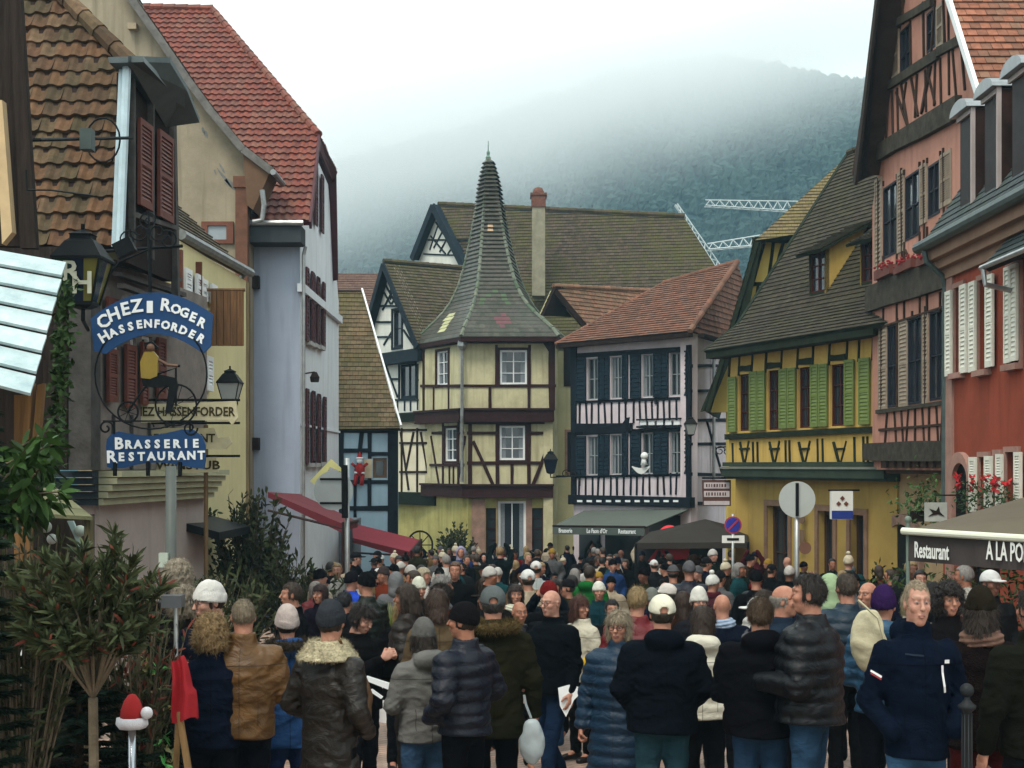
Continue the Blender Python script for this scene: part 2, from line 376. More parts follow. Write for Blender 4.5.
# ------------------------------------------------------------------ tiled roofs
def clip3(pts, a, n):
    out = []
    for i in range(len(pts)):
        p, q = pts[i], pts[(i+1) % len(pts)]; sp, sq = (p-a).dot(n), (q-a).dot(n)
        if sp >= 0: out.append(p)
        if (sp > 0 > sq) or (sp < 0 < sq): out.append(p+(q-p)*(sp/(sp-sq)))
    return out
def tiles(mb, poly, th=.2, tw=.17, lift=.028, wave=0, stag=True, mi=0, sub=1, slab=.12, mslab=None, jit=.15, rfun=None):
    """tile courses over a convex planar 3D polygon; mslab is the material index of the boards under it"""
    poly = [Vector(p) for p in poly]; n = Vector((0, 0, 0))
    for i in range(len(poly)): n += (poly[i]-poly[0]).cross(poly[(i+1) % len(poly)]-poly[0])
    n.normalize()
    if n.z < 0: n = -n; poly = poly[::-1]
    poly = [p-n*((p-poly[0]).dot(n)) for p in poly]
    dn = (Vector((0, 0, -1))-n*(-n.z)).normalized(); ac = n.cross(dn)
    o = poly[0]; us = [(p-o).dot(ac) for p in poly]; ds = [(p-o).dot(dn) for p in poly]
    edges = []
    for i in range(len(poly)):
        a, b = poly[i], poly[(i+1) % len(poly)]; e = (b-a)
        if e.length > 1e-6: edges.append((a, n.cross(e).normalized()))
    u0, u1, d0, d1 = min(us), max(us), min(ds), max(ds)
    nr = int(math.ceil((d1-d0)/th)); r = 0
    while r < nr:
        da = d1-(r+1)*th; db = d1-r*th
        sh = (tw/2 if (stag and r % 2) else 0)
        k = 0; uu = u0-tw+sh
        while uu < u1+tw:
            ux = uu+tw; c = o+ac*(uu+ux)/2+dn*(da+db)/2
            ins = [(c-a).dot(m_) for a, m_ in edges]; big = (th+tw)
            if min(ins) > -big:
                rv = random.random() if rfun is None else rfun(c); j = random.uniform(-jit, jit)*lift; l2 = lift+j
                ns = 4 if wave else 1
                for q in range(ns):
                    ua, ub = uu+(ux-uu)*q/ns, uu+(ux-uu)*(q+1)/ns
                    wa = wave*math.sin(math.pi*2*q/ns+.8) if wave else 0; wb = wave*math.sin(math.pi*2*(q+1)/ns+.8) if wave else 0
                    g = .004 if not wave else 0
                    quad = [o+ac*(ua+g)+dn*da+n*(wa), o+ac*(ub-g)+dn*da+n*(wb), o+ac*(ub-g)+dn*(db+.01)+n*(l2+wb), o+ac*(ua+g)+dn*(db+.01)+n*(l2+wa)]
                    fr = [quad[3], quad[2], quad[2]-n*l2*.9, quad[3]-n*l2*.9]
                    if min(ins) < big:
                        for a, m_ in edges:
                            if quad: quad = clip3(quad, a, m_)
                            if fr: fr = clip3(fr, a, m_)
                    if len(quad) > 2: mb.poly(quad, mi, rv)
                    if len(fr) > 2: mb.poly(fr, mi, rv)
            uu = ux
        r += 1
    if slab: mb.prism([p-n*.004 for p in poly], -n*slab, mi if mslab is None else mslab, r=.5)
    return n, dn, ac
def ridge(mb, a, b, r=.09, L=.33, mi=0):
    a, b = Vector(a), Vector(b); d = b-a; n = max(1, int(d.length/L))
    for k in range(n):
        p, q = a+d*k/n, a+d*(k+1.06)/n
        mb.tube([p, q], [r*.88, r*1.06], 8, mi)
# ================================================================== ground, street, hill, cloud, haze
def env():
    xs = [-900, -200, -60, -20, -8, 0, 8, 20, 60, 200, 900]; ys = [-30, -10, 0, 7, 10, 14, 20, 25, 30, 40, 50, 60, 70, 120, 300, 900, 2500]
    mb = MB(); v = [(x, y, gz(y)) for y in ys for x in xs]; n = len(xs)
    mb._a(v, [(j*n+i, j*n+i+1, (j+1)*n+i+1, (j+1)*n+i) for j in range(len(ys)-1) for i in range(n-1)])
    tag(mb.build('ground', mat('ground_earth', (.09, .085, .07), .95, .3, 1.2, .3)), None, None, kind='structure')
    # brick paved street
    m, t, b = newmat('street_bricks'); N, L = t.nodes, t.links
    tcn = N.new('ShaderNodeTexCoord'); mp = N.new('ShaderNodeMapping'); mp.inputs['Rotation'].default_value = (0, 0, R(38)); L.new(tcn.outputs['Object'], mp.inputs[0])
    br = N.new('ShaderNodeTexBrick'); br.inputs['Scale'].default_value = 1.0; br.inputs['Brick Width'].default_value = .2; br.inputs['Row Height'].default_value = .1
    br.inputs['Mortar Size'].default_value = .008; br.inputs['Color1'].default_value = (.40, .26, .19, 1); br.inputs['Color2'].default_value = (.27, .19, .15, 1); br.inputs['Mortar'].default_value = (.07, .055, .045, 1)
    L.new(mp.outputs[0], br.inputs[0])
    nn = N.new('ShaderNodeTexNoise'); nn.inputs['Scale'].default_value = 1.7; nn.inputs['Detail'].default_value = 8; L.new(tcn.outputs['Object'], nn.inputs[0])
    mr = N.new('ShaderNodeMapRange'); mr.inputs[1].default_value = .3; mr.inputs[2].default_value = .7; mr.inputs[3].default_value = .65; mr.inputs[4].default_value = 1.25; L.new(nn.outputs[0], mr.inputs[0])
    hs = N.new('ShaderNodeHueSaturation'); L.new(mr.outputs[0], hs.inputs['Value']); L.new(br.outputs[0], hs.inputs['Color']); L.new(hs.outputs[0], b.inputs['Base Color'])
    bp = N.new('ShaderNodeBump'); bp.inputs['Distance'].default_value = .01; bp.inputs['Strength'].default_value = .6; bp.invert = True
    L.new(br.outputs['Fac'], bp.inputs['Height']); L.new(bp.outputs[0], b.inputs['Normal']); b.inputs['Roughness'].default_value = .55
    mb = MB(); ys = [-10, 0, 7, 10, 14, 20, 25, 30, 40, 50, 60, 70]
    v = [(x, y, gz(y)+.006) for y in ys for x in (-9, 12)]
    mb._a(v, [(2*j, 2*j+1, 2*j+3, 2*j+2) for j in range(len(ys)-1)])
    tag(mb.build('street', m), None, None, kind='structure')
    # wooded hillside
    rng = np.random.RandomState(3)
    nx, ny = 150, 70; X = np.linspace(-900, 1100, nx); Y = np.linspace(330, 1500, ny)
    gx, gy = np.meshgrid(X, Y)
    def crest(x): return 100+.085*(x+250)+22*np.sin(x/170+1)+9*np.sin(x/60)
    tt = np.clip((gy-330)/520, 0, 1)
    z = -5+crest(gx)*1.45*np.sin(tt*math.pi/2)**1.15+6*np.sin(gx/45+gy/70)*tt+4*np.sin(gy/33-gx/52)*tt+rng.normal(0, 2.2, gx.shape)*tt
    z -= 20*np.exp(-((gx-60-(gy-330)*.25)/55)**2)*tt
    mb = MB(); vv = np.stack([gx, gy, z], -1).reshape(-1, 3).tolist()
    mb._a(vv, [(j*nx+i, j*nx+i+1, (j+1)*nx+i+1, (j+1)*nx+i) for j in range(ny-1) for i in range(nx-1)])
    hm = mat('hill_forest', (.04, .075, .075), .95, .6, .03, 1.0, .25, c2=(.012, .03, .034), spec=.0)
    tag(mb.build('hills', hm, None, True), None, None, kind='structure')
    mb = MB(); rr = random.Random(14); n = 0
    def hz(x, y):
        i = (x+900)/2000*(nx-1); j = (y-330)/1170*(ny-1); i0, j0 = int(i), int(j); fi, fj = i-i0, j-j0
        return float(z[j0, i0]*(1-fi)*(1-fj)+z[j0, i0+1]*fi*(1-fj)+z[j0+1, i0]*(1-fi)*fj+z[j0+1, i0+1]*fi*fj)
    while n < 17000:
        y = 345+560*rr.random()**.8; x = rr.uniform(-.16, .30)*y
        h = rr.uniform(4.5, 8.5)*(1.3 if math.sin(x/23)+math.sin(y/31+x/40) > .6 else .9); r = h*rr.uniform(.22, .42); b_ = hz(x, y)-1; n += 1; k = 6; c = rr.random(); o = len(mb.v); rd_ = rr.random() < .6; u1, u2, f1 = (.35, .78, .95) if rd_ else (.2, .65, .6)
        for q in range(k): a = 6.283*q/k+c; mb.v.append((x+r*math.cos(a), y+r*math.sin(a), b_+h*u1*rr.uniform(.8, 1.2))); mb.v.append((x+r*f1*rr.uniform(.7, 1.1)*math.cos(a+.5), y+r*f1*math.sin(a+.5), b_+h*u2*rr.uniform(.9, 1.1)))
        mb.v.append((x+rr.uniform(-.5, .5), y, b_+h))
        for q in range(k): q2 = (q+1) % k; mb.f += [[o+2*q, o+2*q2, o+2*q2+1, o+2*q+1], [o+2*q+1, o+2*q2+1, o+2*k]]; mb.m += [0, 0]; mb.r += [c, c]
    tag(mb.build('forest', mat('forest_trees', (.028, .05, .042), .95, .5, .05, c2=(.016, .028, .026))), None, None, kind='stuff')
    # low cloud lying on the hill: a closed volume that thickens upwards
    mb = MB(); mb.abox(-420, 620, 335, 440, 26, 150)
    m = bpy.data.materials.new('low_cloud'); m.use_nodes = True; t = m.node_tree; N, L = t.nodes, t.links; N.clear()
    o = N.new('ShaderNodeOutputMaterial'); pv = N.new('ShaderNodeVolumePrincipled'); L.new(pv.outputs[0], o.inputs['Volume'])
    pv.inputs['Color'].default_value = (1, 1, 1, 1)
    g = N.new('ShaderNodeNewGeometry'); sp = N.new('ShaderNodeSeparateXYZ'); L.new(g.outputs['Position'], sp.inputs[0])
    n2 = N.new('ShaderNodeTexNoise'); n2.inputs['Scale'].default_value = .009; n2.inputs['Detail'].default_value = 4; L.new(g.outputs['Position'], n2.inputs[0])
    # effective height = z - .16 x + noise
    a1 = N.new('ShaderNodeMath'); a1.operation = 'MULTIPLY_ADD'; a1.inputs[1].default_value = -.32; L.new(sp.outputs[0], a1.inputs[0]); L.new(sp.outputs[2], a1.inputs[2])
    a2 = N.new('ShaderNodeMath'); a2.operation = 'MULTIPLY_ADD'; a2.inputs[1].default_value = 60; L.new(n2.outputs[0], a2.inputs[0]); L.new(a1.outputs[0], a2.inputs[2])
    mr = N.new('ShaderNodeMapRange'); mr.inputs[1].default_value = CLOUD0; mr.inputs[2].default_value = CLOUD1; mr.interpolation_type = 'LINEAR'
    L.new(a2.outputs[0], mr.inputs[0])
    pw = N.new('ShaderNodeMath'); pw.operation = 'POWER'; pw.inputs[1].default_value = 2.2; L.new(mr.outputs[0], pw.inputs[0])
    ml = N.new('ShaderNodeMath'); ml.operation = 'MULTIPLY'; ml.inputs[1].default_value = .04; L.new(pw.outputs[0], ml.inputs[0])
    fl = N.new('ShaderNodeMapRange'); fl.inputs[1].default_value = 134; fl.inputs[2].default_value = 166; fl.inputs[3].default_value = 1; fl.inputs[4].default_value = .55; L.new(a2.outputs[0], fl.inputs[0])
    m2 = N.new('ShaderNodeMath'); m2.operation = 'MULTIPLY'; L.new(ml.outputs[0], m2.inputs[0]); L.new(fl.outputs[0], m2.inputs[1]); L.new(m2.outputs[0], pv.inputs['Density'])
    m.cycles.volume_step_rate = 1.0
    tag(mb.build('low_cloud', m), None, None, kind='stuff')
    # thin air between the camera and the hillside
    mb = MB(); mb.abox(-1000, 1300, -40, 333, -8, 130)
    m = bpy.data.materials.new('haze'); m.use_nodes = True; t = m.node_tree; t.nodes.clear()
    o = t.nodes.new('ShaderNodeOutputMaterial'); pv = t.nodes.new('ShaderNodeVolumePrincipled'); t.links.new(pv.outputs[0], o.inputs['Volume'])
    pv.inputs['Color'].default_value = (.42, .72, .9, 1); pv.inputs['Density'].default_value = .0005
    tag(mb.build('haze', m), None, None, kind='stuff')
CLOUD0, CLOUD1 = 88, 130
env()

def crane():
    wm = mat('crane_paint', (.42, .46, .46), .5, .05)
    def lattice(mb, a, b, h, w, nseg, r=.06):
        a, b = Vector(a), Vector(b); d = (b-a).normalized(); s_ = d.cross(Vector((0, 0, 1))).normalized(); up = s_.cross(d)
        A = [a+s_*w/2, a-s_*w/2, a+up*h]; Bq = [b+s_*w/2, b-s_*w/2, b+up*h*.5]
        for p, q in zip(A, Bq): mb.tube([p, q], r, 4)
        for k in range(nseg):
            t0, t1, tm = k/nseg, (k+1)/nseg, (k+.5)/nseg
            l = lambda i, t: A[i]+(Bq[i]-A[i])*t
            for i in (0, 1): mb.tube([l(i, t0), l(2, tm)], r*.6, 4); mb.tube([l(2, tm), l(i, t1)], r*.6, 4)
            mb.tube([l(0, t0), l(1, t1)], r*.6, 4)
    D = 150
    c = thing('tower_crane', 'white lattice crane boom reaching out high behind the yellow house, the upper of the two', 'crane', (45, D, gz(D)))
    mb = MB(); lattice(mb, P(830, 214, D), P(705, 206, D), 1.3, 1.0, 13, .06); mb.build('jib', wm, c)
    mb = MB(); x = P(830, 214, D).x; z1 = P(830, 214, D).z
    for i, j in ((0, 0), (1, 0), (1, 1), (0, 1)): mb.tube([(x+i*1.2, D+j*1.2, gz(D)), (x+i*1.2, D+j*1.2, z1)], .09, 4)
    for k in range(14): mb.tube([(x, D, gz(D)+(z1-gz(D))*k/14), (x+1.2, D, gz(D)+(z1-gz(D))*(k+1)/14)], .06, 4)
    mb.build('mast', wm, c)
    D = 135
    c = thing('tower_crane', 'white lattice crane with raised counter jib beside the mossy ridge, the lower of the two', 'crane', (20, D, gz(D)))
    mb = MB(); lattice(mb, P(790, 243, D), P(708, 250, D), 1.2, 1.0, 8, .065); mb.build('jib', wm, c)
    mb = MB(); lattice(mb, P(716, 268, D), P(675, 205, D), .5, .5, 7, .07); mb.build('counter_jib', wm, c)
    mb = MB(); q = P(716, 268, D); mb.tube([q, (q.x, D, gz(D))], .5, 6); mb.build('mast', wm, c)
crane()
# ================================================================== centre: houses at the end of the street
DARKW = lambda: mat('dark_timber', (.022, .014, .012), .75, .3, 4, .3)
REDW = lambda: mat('oxblood_timber', (.035, .014, .014), .6, .25, 4, .2)
BLKW = lambda: mat('black_timber', (.008, .012, .018), .6, .25, 4, .2)
WHITEP = lambda: mat('white_paint', (.72, .74, .74), .5, .06, 5)
CURT = lambda: mat('net_curtain', (.20, .22, .24), .9, .15, 12)
STONE = lambda: mat('pink_sandstone', (.30, .185, .14), .85, .25, 3, .4, 30, dirt=.3)


def turret_house():
    A, Bp, C, D_, E = (-3.62, 54.4), (-1.83, 51.5), (1.5, 51.5), (2.5, 57), (-2.6, 59)
    t = thing('turret_house', 'cream and oxblood timbered house with tall bell shaped pointed roof', 'house', (0, 51.5, gz(51.5)))
    cream = mat('cream_plaster', (.54, .50, .31), .9, .1, 1.6, .15, 40, dirt=.8)
    W1 = Wall(Bp, C); W0 = Wall(A, Bp); W2 = Wall(C, D_)
    zE, zL1, zL1b, zL2, zL2b, zg = 7.1, 4.42, 3.98, 1.62, 1.15, gz(52)-.2
    # walls
    mb = MB()
    r1 = W1.rect(500, 527, 350, 384.5); r2 = W1.rect(499.5, 525, 425.5, 460); l1 = W0.rect(437, 448.5, 351, 385); l2 = W0.rect(443, 455, 428, 461)
    W1.panel(mb, [(0, zL1), (W1.L, zL1), (W1.L, zE), (0, zE)], [r1]); W0.panel(mb, [(0, zL1), (W0.L, zL1), (W0.L, zE), (0, zE)], [l1])
    W1.panel(mb, [(0, zL2), (W1.L-.08, zL2), (W1.L-.08, zL1), (0, zL1)], [r2], w=-.1); W0.panel(mb, [(.3, zL2), (W0.L, zL2), (W0.L, zL1), (.3, zL1)], [l2], w=-.1)
    W2.panel(mb, [(0, zg), (W2.L, zg), (W2.L, zE), (0, zE)], [])
    mb.build('wall', cream, t)
    # ground floor
    low = mat('ochre_plaster', (.42, .38, .14), .9, .2, 1.2, .2, 40, dirt=.6)
    G1 = Wall(Bp, C, -.25); G0 = Wall((A[0]-1.0, A[1]+1.5), Bp, -.25)
    dd = G1.rect(498, 526, 501, 600); s1 = G1.rect(486, 496, 508, 560); s2 = G1.rect(532, 543, 508, 560)
    mb = MB(); G1.panel(mb, [(0, zg), (W1.L, zg), (W1.L, zL2), (0, zL2)], [dd, s1, s2]); G0.panel(mb, [(0, zg), (G0.L, zg), (G0.L, zL2), (0, zL2)], [])
    mb.build('ground_floor_wall', low, t)
    mb = MB()
    for x0, x1 in ((472, 485),): G1.rbox(mb, G1.rect(x0, x1, 499, 600), -.02, .1)
    for x0, x1 in ((496.5, 498), (526, 532), (543, 545)): G1.rbox(mb, G1.rect(x0, x1, 499, 600), -.02, .05)
    mb.build('stone_pilaster', STONE(), t)
    G1.window(t, dd, WHITEP(), 2, 1, .09, .12, curtain=CURT(), name='door')
    for s_ in (s1, s2): G1.window(t, s_, REDW(), 1, 5, .05, .1, name='window')
    # windows
    for W, r, w in ((W1, r1, 0), (W1, r2, -.1)): W.window(t, r, WHITEP(), 2, 3, .075, .07, w=w, curtain=CURT(), surround=REDW())
    for W, r, w in ((W0, l1, 0), (W0, l2, -.1)): W.window(t, r, WHITEP(), 2, 3, .06, .07, w=w, curtain=CURT(), surround=REDW())
    # jetty beams
    mb = MB()
    for W in (W0, W1):
        mb = MB(); W.rbox(mb, (-.05, W.L+.05, zL1b, zL1), -.15, .16); W.rbox(mb, (-.08, W.L+.08, zL1-.06, zL1+.02), -.15, .22); W.rbox(mb, (.0, W.L+.03, zL1b-.05, zL1b+.03), -.15, .2); mb.build('jetty_beam', REDW(), t); mb = MB()
        W.rbox(mb, (0 if W is W1 else .2, W.L+.02, zL2b, zL2), -.3, .03); W.rbox(mb, (0 if W is W1 else .2, W.L+.05, zL2-.05, zL2+.03), -.3, .1); mb.build('jetty_beam', REDW(), t); mb = MB()
        W.rbox(mb, (-.05, W.L+.05, zE-.28, zE), -.1, .1); mb.build('eave_beam', REDW(), t)
    # timber frame
    mb = MB()
    B1 = lambda *a, **k: W1.bar(mb, *a, **k); B0 = lambda *a, **k: W0.bar(mb, *a, **k)
    B1(462, 385.8, 556, 385.8, 3); B0(421, 386, 462, 386, 3)
    for x in (490, 529): B1(x, 386, x, 408, 3)
    for x in (496.5, 529.5): B1(x, 345, x, 386, 3)
    B1(552, 341, 552, 408, 6); B1(546, 342, 552, 352, 6)
    for x in (434, 449): B0(x, 386, x, 411, 2)
    B0(424, 345, 424, 411, 3)
    L = -.12; t1 = -.065
    b1 = lambda *a: W1.bar(mb, *a, t0=L, t1=t1); b0 = lambda *a: W0.bar(mb, *a, t0=L, t1=t1)
    b1(467, 463, 552, 463, 3.5); b1(467, 433, 497, 433, 3); b1(530, 433, 552, 433, 3); b1(462, 422, 552, 422, 4)
    for x in (470, 497.5, 529, 551): b1(x, 421, x, 487, 4)
    b1(473, 441, 493, 485, 3.5); b1(550, 441, 533, 485, 3.5); b1(512, 463, 512, 487, 3); b1(497, 463, 497, 487, 3)
    b0(430, 433, 442, 433, 3); b0(456, 433, 462, 433, 3); b0(428, 465, 462, 465, 3)
    for x in (441, 456.5): b0(x, 422, x, 490, 3)
    b0(429, 436, 438, 490, 2.5); b0(463, 436, 455, 490, 2.5)
    for x in (447.5, 451.5): b0(x, 465, x, 490, 2)
    mb.build('timber_frame', REDW(), t)
    # downpipe at the corner
    mb = MB(); x, y = Bp[0], Bp[1]-.22
    mb.lathe((x+.0, y, zE-.5), [(.16, .3), (.17, .1), (.08, -.05)], 10)
    mb.tube([(x, y, zE-.4), (x, y, zL1+.1), (x, y-.05, zL1-.3), (x, y+.0, zL1b-.1), (x, y+.05, zL2+.1)], .06, 8); mb.build('downpipe', mat('zinc', (.35, .36, .36), .35, .2, 6, metal=.7), t)
    # bell roof
    base = [Vector((-3.85, 54.6, 0)), Vector((-1.85, 51.0, 0)), Vector((1.70, 51.0, 0)), Vector((2.6, 57.2, 0)), Vector((-2.4, 59, 0))]
    cen = Vector((-.92, 54.2, 0)); zt = P(488, 150, 54.2).z; ze = 7.05
    yk = [(338, 1), (332, .95), (325, .85), (315, .70), (300, .52), (280, .39), (260, .31), (230, .222), (200, .145), (170, .068), (153, .010)]
    prof = [(k_, (338-y_)/F*54.2) for y_, k_ in yk]
    green = tilemat('glazed_slate', [(.055, .052, .045), (.075, .068, .056), (.042, .043, .035), (.10, .09, .075)], (.04, .055, .035), .4, .35, .35)
    mb = MB(); mbh = MB()
    pk = [p[0] for p in prof]; pz = [p[1] for p in prof]
    H = pz[-1]; nrow = int(H/.16)
    def k_at(z): return float(np.interp(z, pz, pk))
    def ring(z, lift=0): k = k_at(z); return [cen+(b-cen)*(k+lift)+Vector((0, 0, ze+z)) for b in base]
    def feature(x, z):
        # glazed pattern tiles seen on the roof: (px box) handled as colour classes
        return None
    for i in range(nrow):
        z0, z1 = H*i/nrow, H*(i+1)/nrow; lo = ring(z0, .010/max(.1, k_at(z0))*.6); hi = ring(z1, 0)
        for s_ in range(5):
            a, b, c, d = lo[s_], lo[(s_+1) % 5], hi[(s_+1) % 5], hi[s_]; w = (b-a).length; nt_ = max(1, int(w/.19))
            for q in range(nt_):
                st = .5/nt_ if i % 2 else 0
                t0, t1 = q/nt_, (q+1)/nt_
                p = [a+(b-a)*t0, a+(b-a)*(t1), d+(c-d)*t1, d+(c-d)*t0]
                m = (p[0]+p[2])/2; px = 512+F*m.x/m.y; py = HY-F*(m.z-ZE)/m.y; mi = 0
                if s_ == 1:
                    if abs((px-503)/9)+abs((py-320)/9) < 1: mi = 2
                    if abs((px-489)/3.2)+abs((py-226)/6.5) < 1 and (abs(px-489) < 1.5 or abs(py-226) < 2): mi = 3
                    dd_ = abs(px-495)*1.05-(py-288); 
                    if abs(dd_) < 2.5 and 288 < py < 306: mi = 1
                if s_ == 0 and abs((py-322)/9) < 1 and abs((px-447)+(py-322)*.55) < 3.5: mi = 4
                mb.poly(p, mi)
            lo2 = [p-Vector((0, 0, .0)) for p in (lo[s_], lo[(s_+1) % 5])]
            mb.poly([lo2[0], lo2[1], lo2[1]-Vector((0, 0, .03)), lo2[0]-Vector((0, 0, .03))], 0)
    mb.build('bell_roof', [green, mat('glazed_green', (.06, .10, .045), .3, .2), mat('glazed_red', (.13, .05, .055), .35, .2), mat('glazed_ochre', (.45, .30, .18), .4, .2), mat('glazed_cream', (.45, .45, .24), .4, .2)], t)
    for s_ in range(5):
        for i in range(0, nrow, 2):
            a = ring(H*i/nrow)[s_]; b = ring(H*min(nrow, i+2.1)/nrow)[s_]; rr = .075 if H*i/nrow < 8 else .05
            mbh.tube([a, b], [rr*1.15, rr*.8], 6)
    mbh.build('hip_tile', tilemat('hip_tiles', [(.12, .14, .11), (.18, .19, .15), (.09, .13, .09)], (.05, .08, .04), .4), t)
    mb = MB()
    r0 = ring(0); mb.prism([p+Vector((0, 0, -.01)) for p in r0], (0, 0, -.18)); mb.build('eave_board', REDW(), t)
    mb = MB(); top = Vector((cen.x, cen.y, zt)); mb.lathe(top-Vector((0, 0, .6)), [(.06, 0), (.09, .1), (.05, .2), (.11, .3), (.05, .4), (.07, .5), (.02, .6), (.012, .95)], 8)
    mb.build('finial', mat('copper_green', (.12, .2, .16), .5, .2), t)
    # plants and wheel against the ground floor
turret_house()

def gable_roof(B, WG, apx, lpx, rpx, back, th, tw, m, vm, over=.35, names=('roof',), slab=.14, left=True, mk=.4):
    """gable wall on WG with apex / eave points given as pixels; two roof slopes running back from it"""
    ap, le, re = [WG.h3(*q, w=0) for q in (apx, lpx, rpx)]
    f = WG.N*over; k = -WG.N*back
    mb = MB()
    n = tiles(mb, [ap+f, re+f, re+k, ap+k], th, tw, .03, mslab=1)
    if left: tiles(mb, [ap+f, le+f, le+k, ap+k], th, tw, .03, mslab=1)
    ridge(mb, ap+f+Vector((0, 0, .02)), ap+k+Vector((0, 0, .02)), .11)
    r = mb.build('roof', [m, vm], B)
    mb = MB()
    for e in (le, re):
        mb.beam(ap+f*1.05+Vector((0, 0, -.14)), e+f*1.05+Vector((0, 0, -.14)), WG.N, .26, -.03, .03)
        mb.prism([ap+f+Vector((0, 0, -.18)), e+f+Vector((0, 0, -.18)), e+Vector((0, 0, -.18)), ap+Vector((0, 0, -.18))], (0, 0, -.03))
    mb.build('verge_board', vm, B)
    return ap, le, re

def white_house():
    p0 = (-5.9, 58.2); p1 = (-3.35, 54.2); W = Wall(p0, p1)
    t = thing('timbered_house', 'white and black timbered house with narrow gable squeezed left of the turret house', 'house', (-4.6, 56, gz(56)))
    whi = mat('white_plaster', (.62, .62, .56), .9, .08, 2, .1, dirt=.25); roof = tilemat('mossy_brown_tiles', [(.065, .05, .035), (.10, .078, .055), (.05, .042, .03), (.13, .10, .075)], (.06, .06, .022), .7, .45)
    ap, le, re = gable_roof(t, W, (391, 262), (371, 334), (425, 344), 5.5, .17, .19, roof, DARKBLUE())
    r1 = W.rect(393, 402, 310, 347); r2 = W.rect(400, 416, 364, 398)
    z1 = W.hit(400, 352)[1]; z2 = W.hit(400, 364)[1]; zb = W.hit(410, 414)[1]
    ua = W.hit(391, 262); ul = W.hit(371, 334); ur = W.hit(425, 344)
    mb = MB(); W.panel(mb, [(ul[0], zb), (ur[0], zb), (ur[0], ur[1]), ua, (ul[0], ul[1])], [r1, r2]); mb.build('wall', whi, t)
    W.window(t, r1, DARKBLUE(), 1, 2, .09, .08, surround=DARKBLUE()); W.window(t, r2, DARKBLUE(), 2, 1, .09, .08, surround=DARKBLUE())
    mb = MB(); b = lambda *a: W.bar(mb, *a)
    for x0, y0, x1, y1 in ((391, 270, 391, 300), (386, 285, 397, 305), (396, 285, 383, 310), (380, 306, 408, 306), (391, 268, 402, 300), (377, 322, 392, 322), (403, 322, 416, 322), (404, 330, 414, 345), (392, 332, 384, 345), (376, 337, 392, 337), (408, 305, 419, 344), (383, 290, 391, 304), (400, 290, 392, 304), (404, 307, 410, 322),
                           (386, 365, 398, 397), (418, 364, 418, 410), (391, 379, 399, 379), (418, 380, 424, 380), (386, 400, 424, 400), (405, 400, 405, 411), (411, 400, 411, 411), (398, 400, 398, 411), (392, 400, 392, 411)):
        b(x0, y0, x1, y1, 2)
    mb.build('timber_frame', DARKBLUE(), t)
    mb = MB(); W.rbox(mb, (ul[0]-.3, W.L, z2, z1), -.1, .35); W.rbox(mb, (ul[0]-.3, W.L, zb-.25, zb+.05), -.2, .25); mb.build('balcony_beam', DARKBLUE(), t)
    # lower storey, stepping forward
    V = Wall((-5.4, 56.4), (-3.1, 53.9)); zl = V.hit(410, 418)[1]; zl2 = V.hit(410, 492)[1]
    cr = mat('cream_white_plaster', (.62, .57, .42), .9, .08, 2, .1, dirt=.2)
    mb = MB(); V.panel(mb, [(0, zl2), (V.L, zl2), (V.L, zl+.1), (0, zl+.1)]); mb.build('lower_wall', cr, t)
    mb = MB(); b = lambda *a: V.bar(mb, *a)
    for q in ((400, 443, 428, 443), (400, 472, 428, 472), (417.5, 428, 417.5, 492), (401, 432, 409, 490), (414, 432, 406, 472), (421, 432, 431, 490), (402, 428, 402, 492), (399, 430, 432, 430)): b(*q, 2.2)
    mb.build('timber_frame', DARKW(), t)
    mb = MB(); V.rbox(mb, (-.2, V.L+.3, zl2-.5, zl2), -.2, .1); V.rbox(mb, (-.2, V.L+.1, zl-.15, zl+.15), -.2, .18); mb.build('jetty_beam', mat('black_green_timber', (.012, .018, .012), .8, .3), t)
    mb = MB(); V.panel(mb, [(-1, gz(56)-.3), (V.L+.4, gz(56)-.3), (V.L+.4, zl2-.3), (-1, zl2-.3)], w=-.3); mb.build('ground_floor_wall', mat('ochre_plaster', (.4, .36, .15)), t)
def DARKBLUE(): return mat('blue_black_timber', (.012, .02, .028), .6, .25, 4, .2)
white_house()

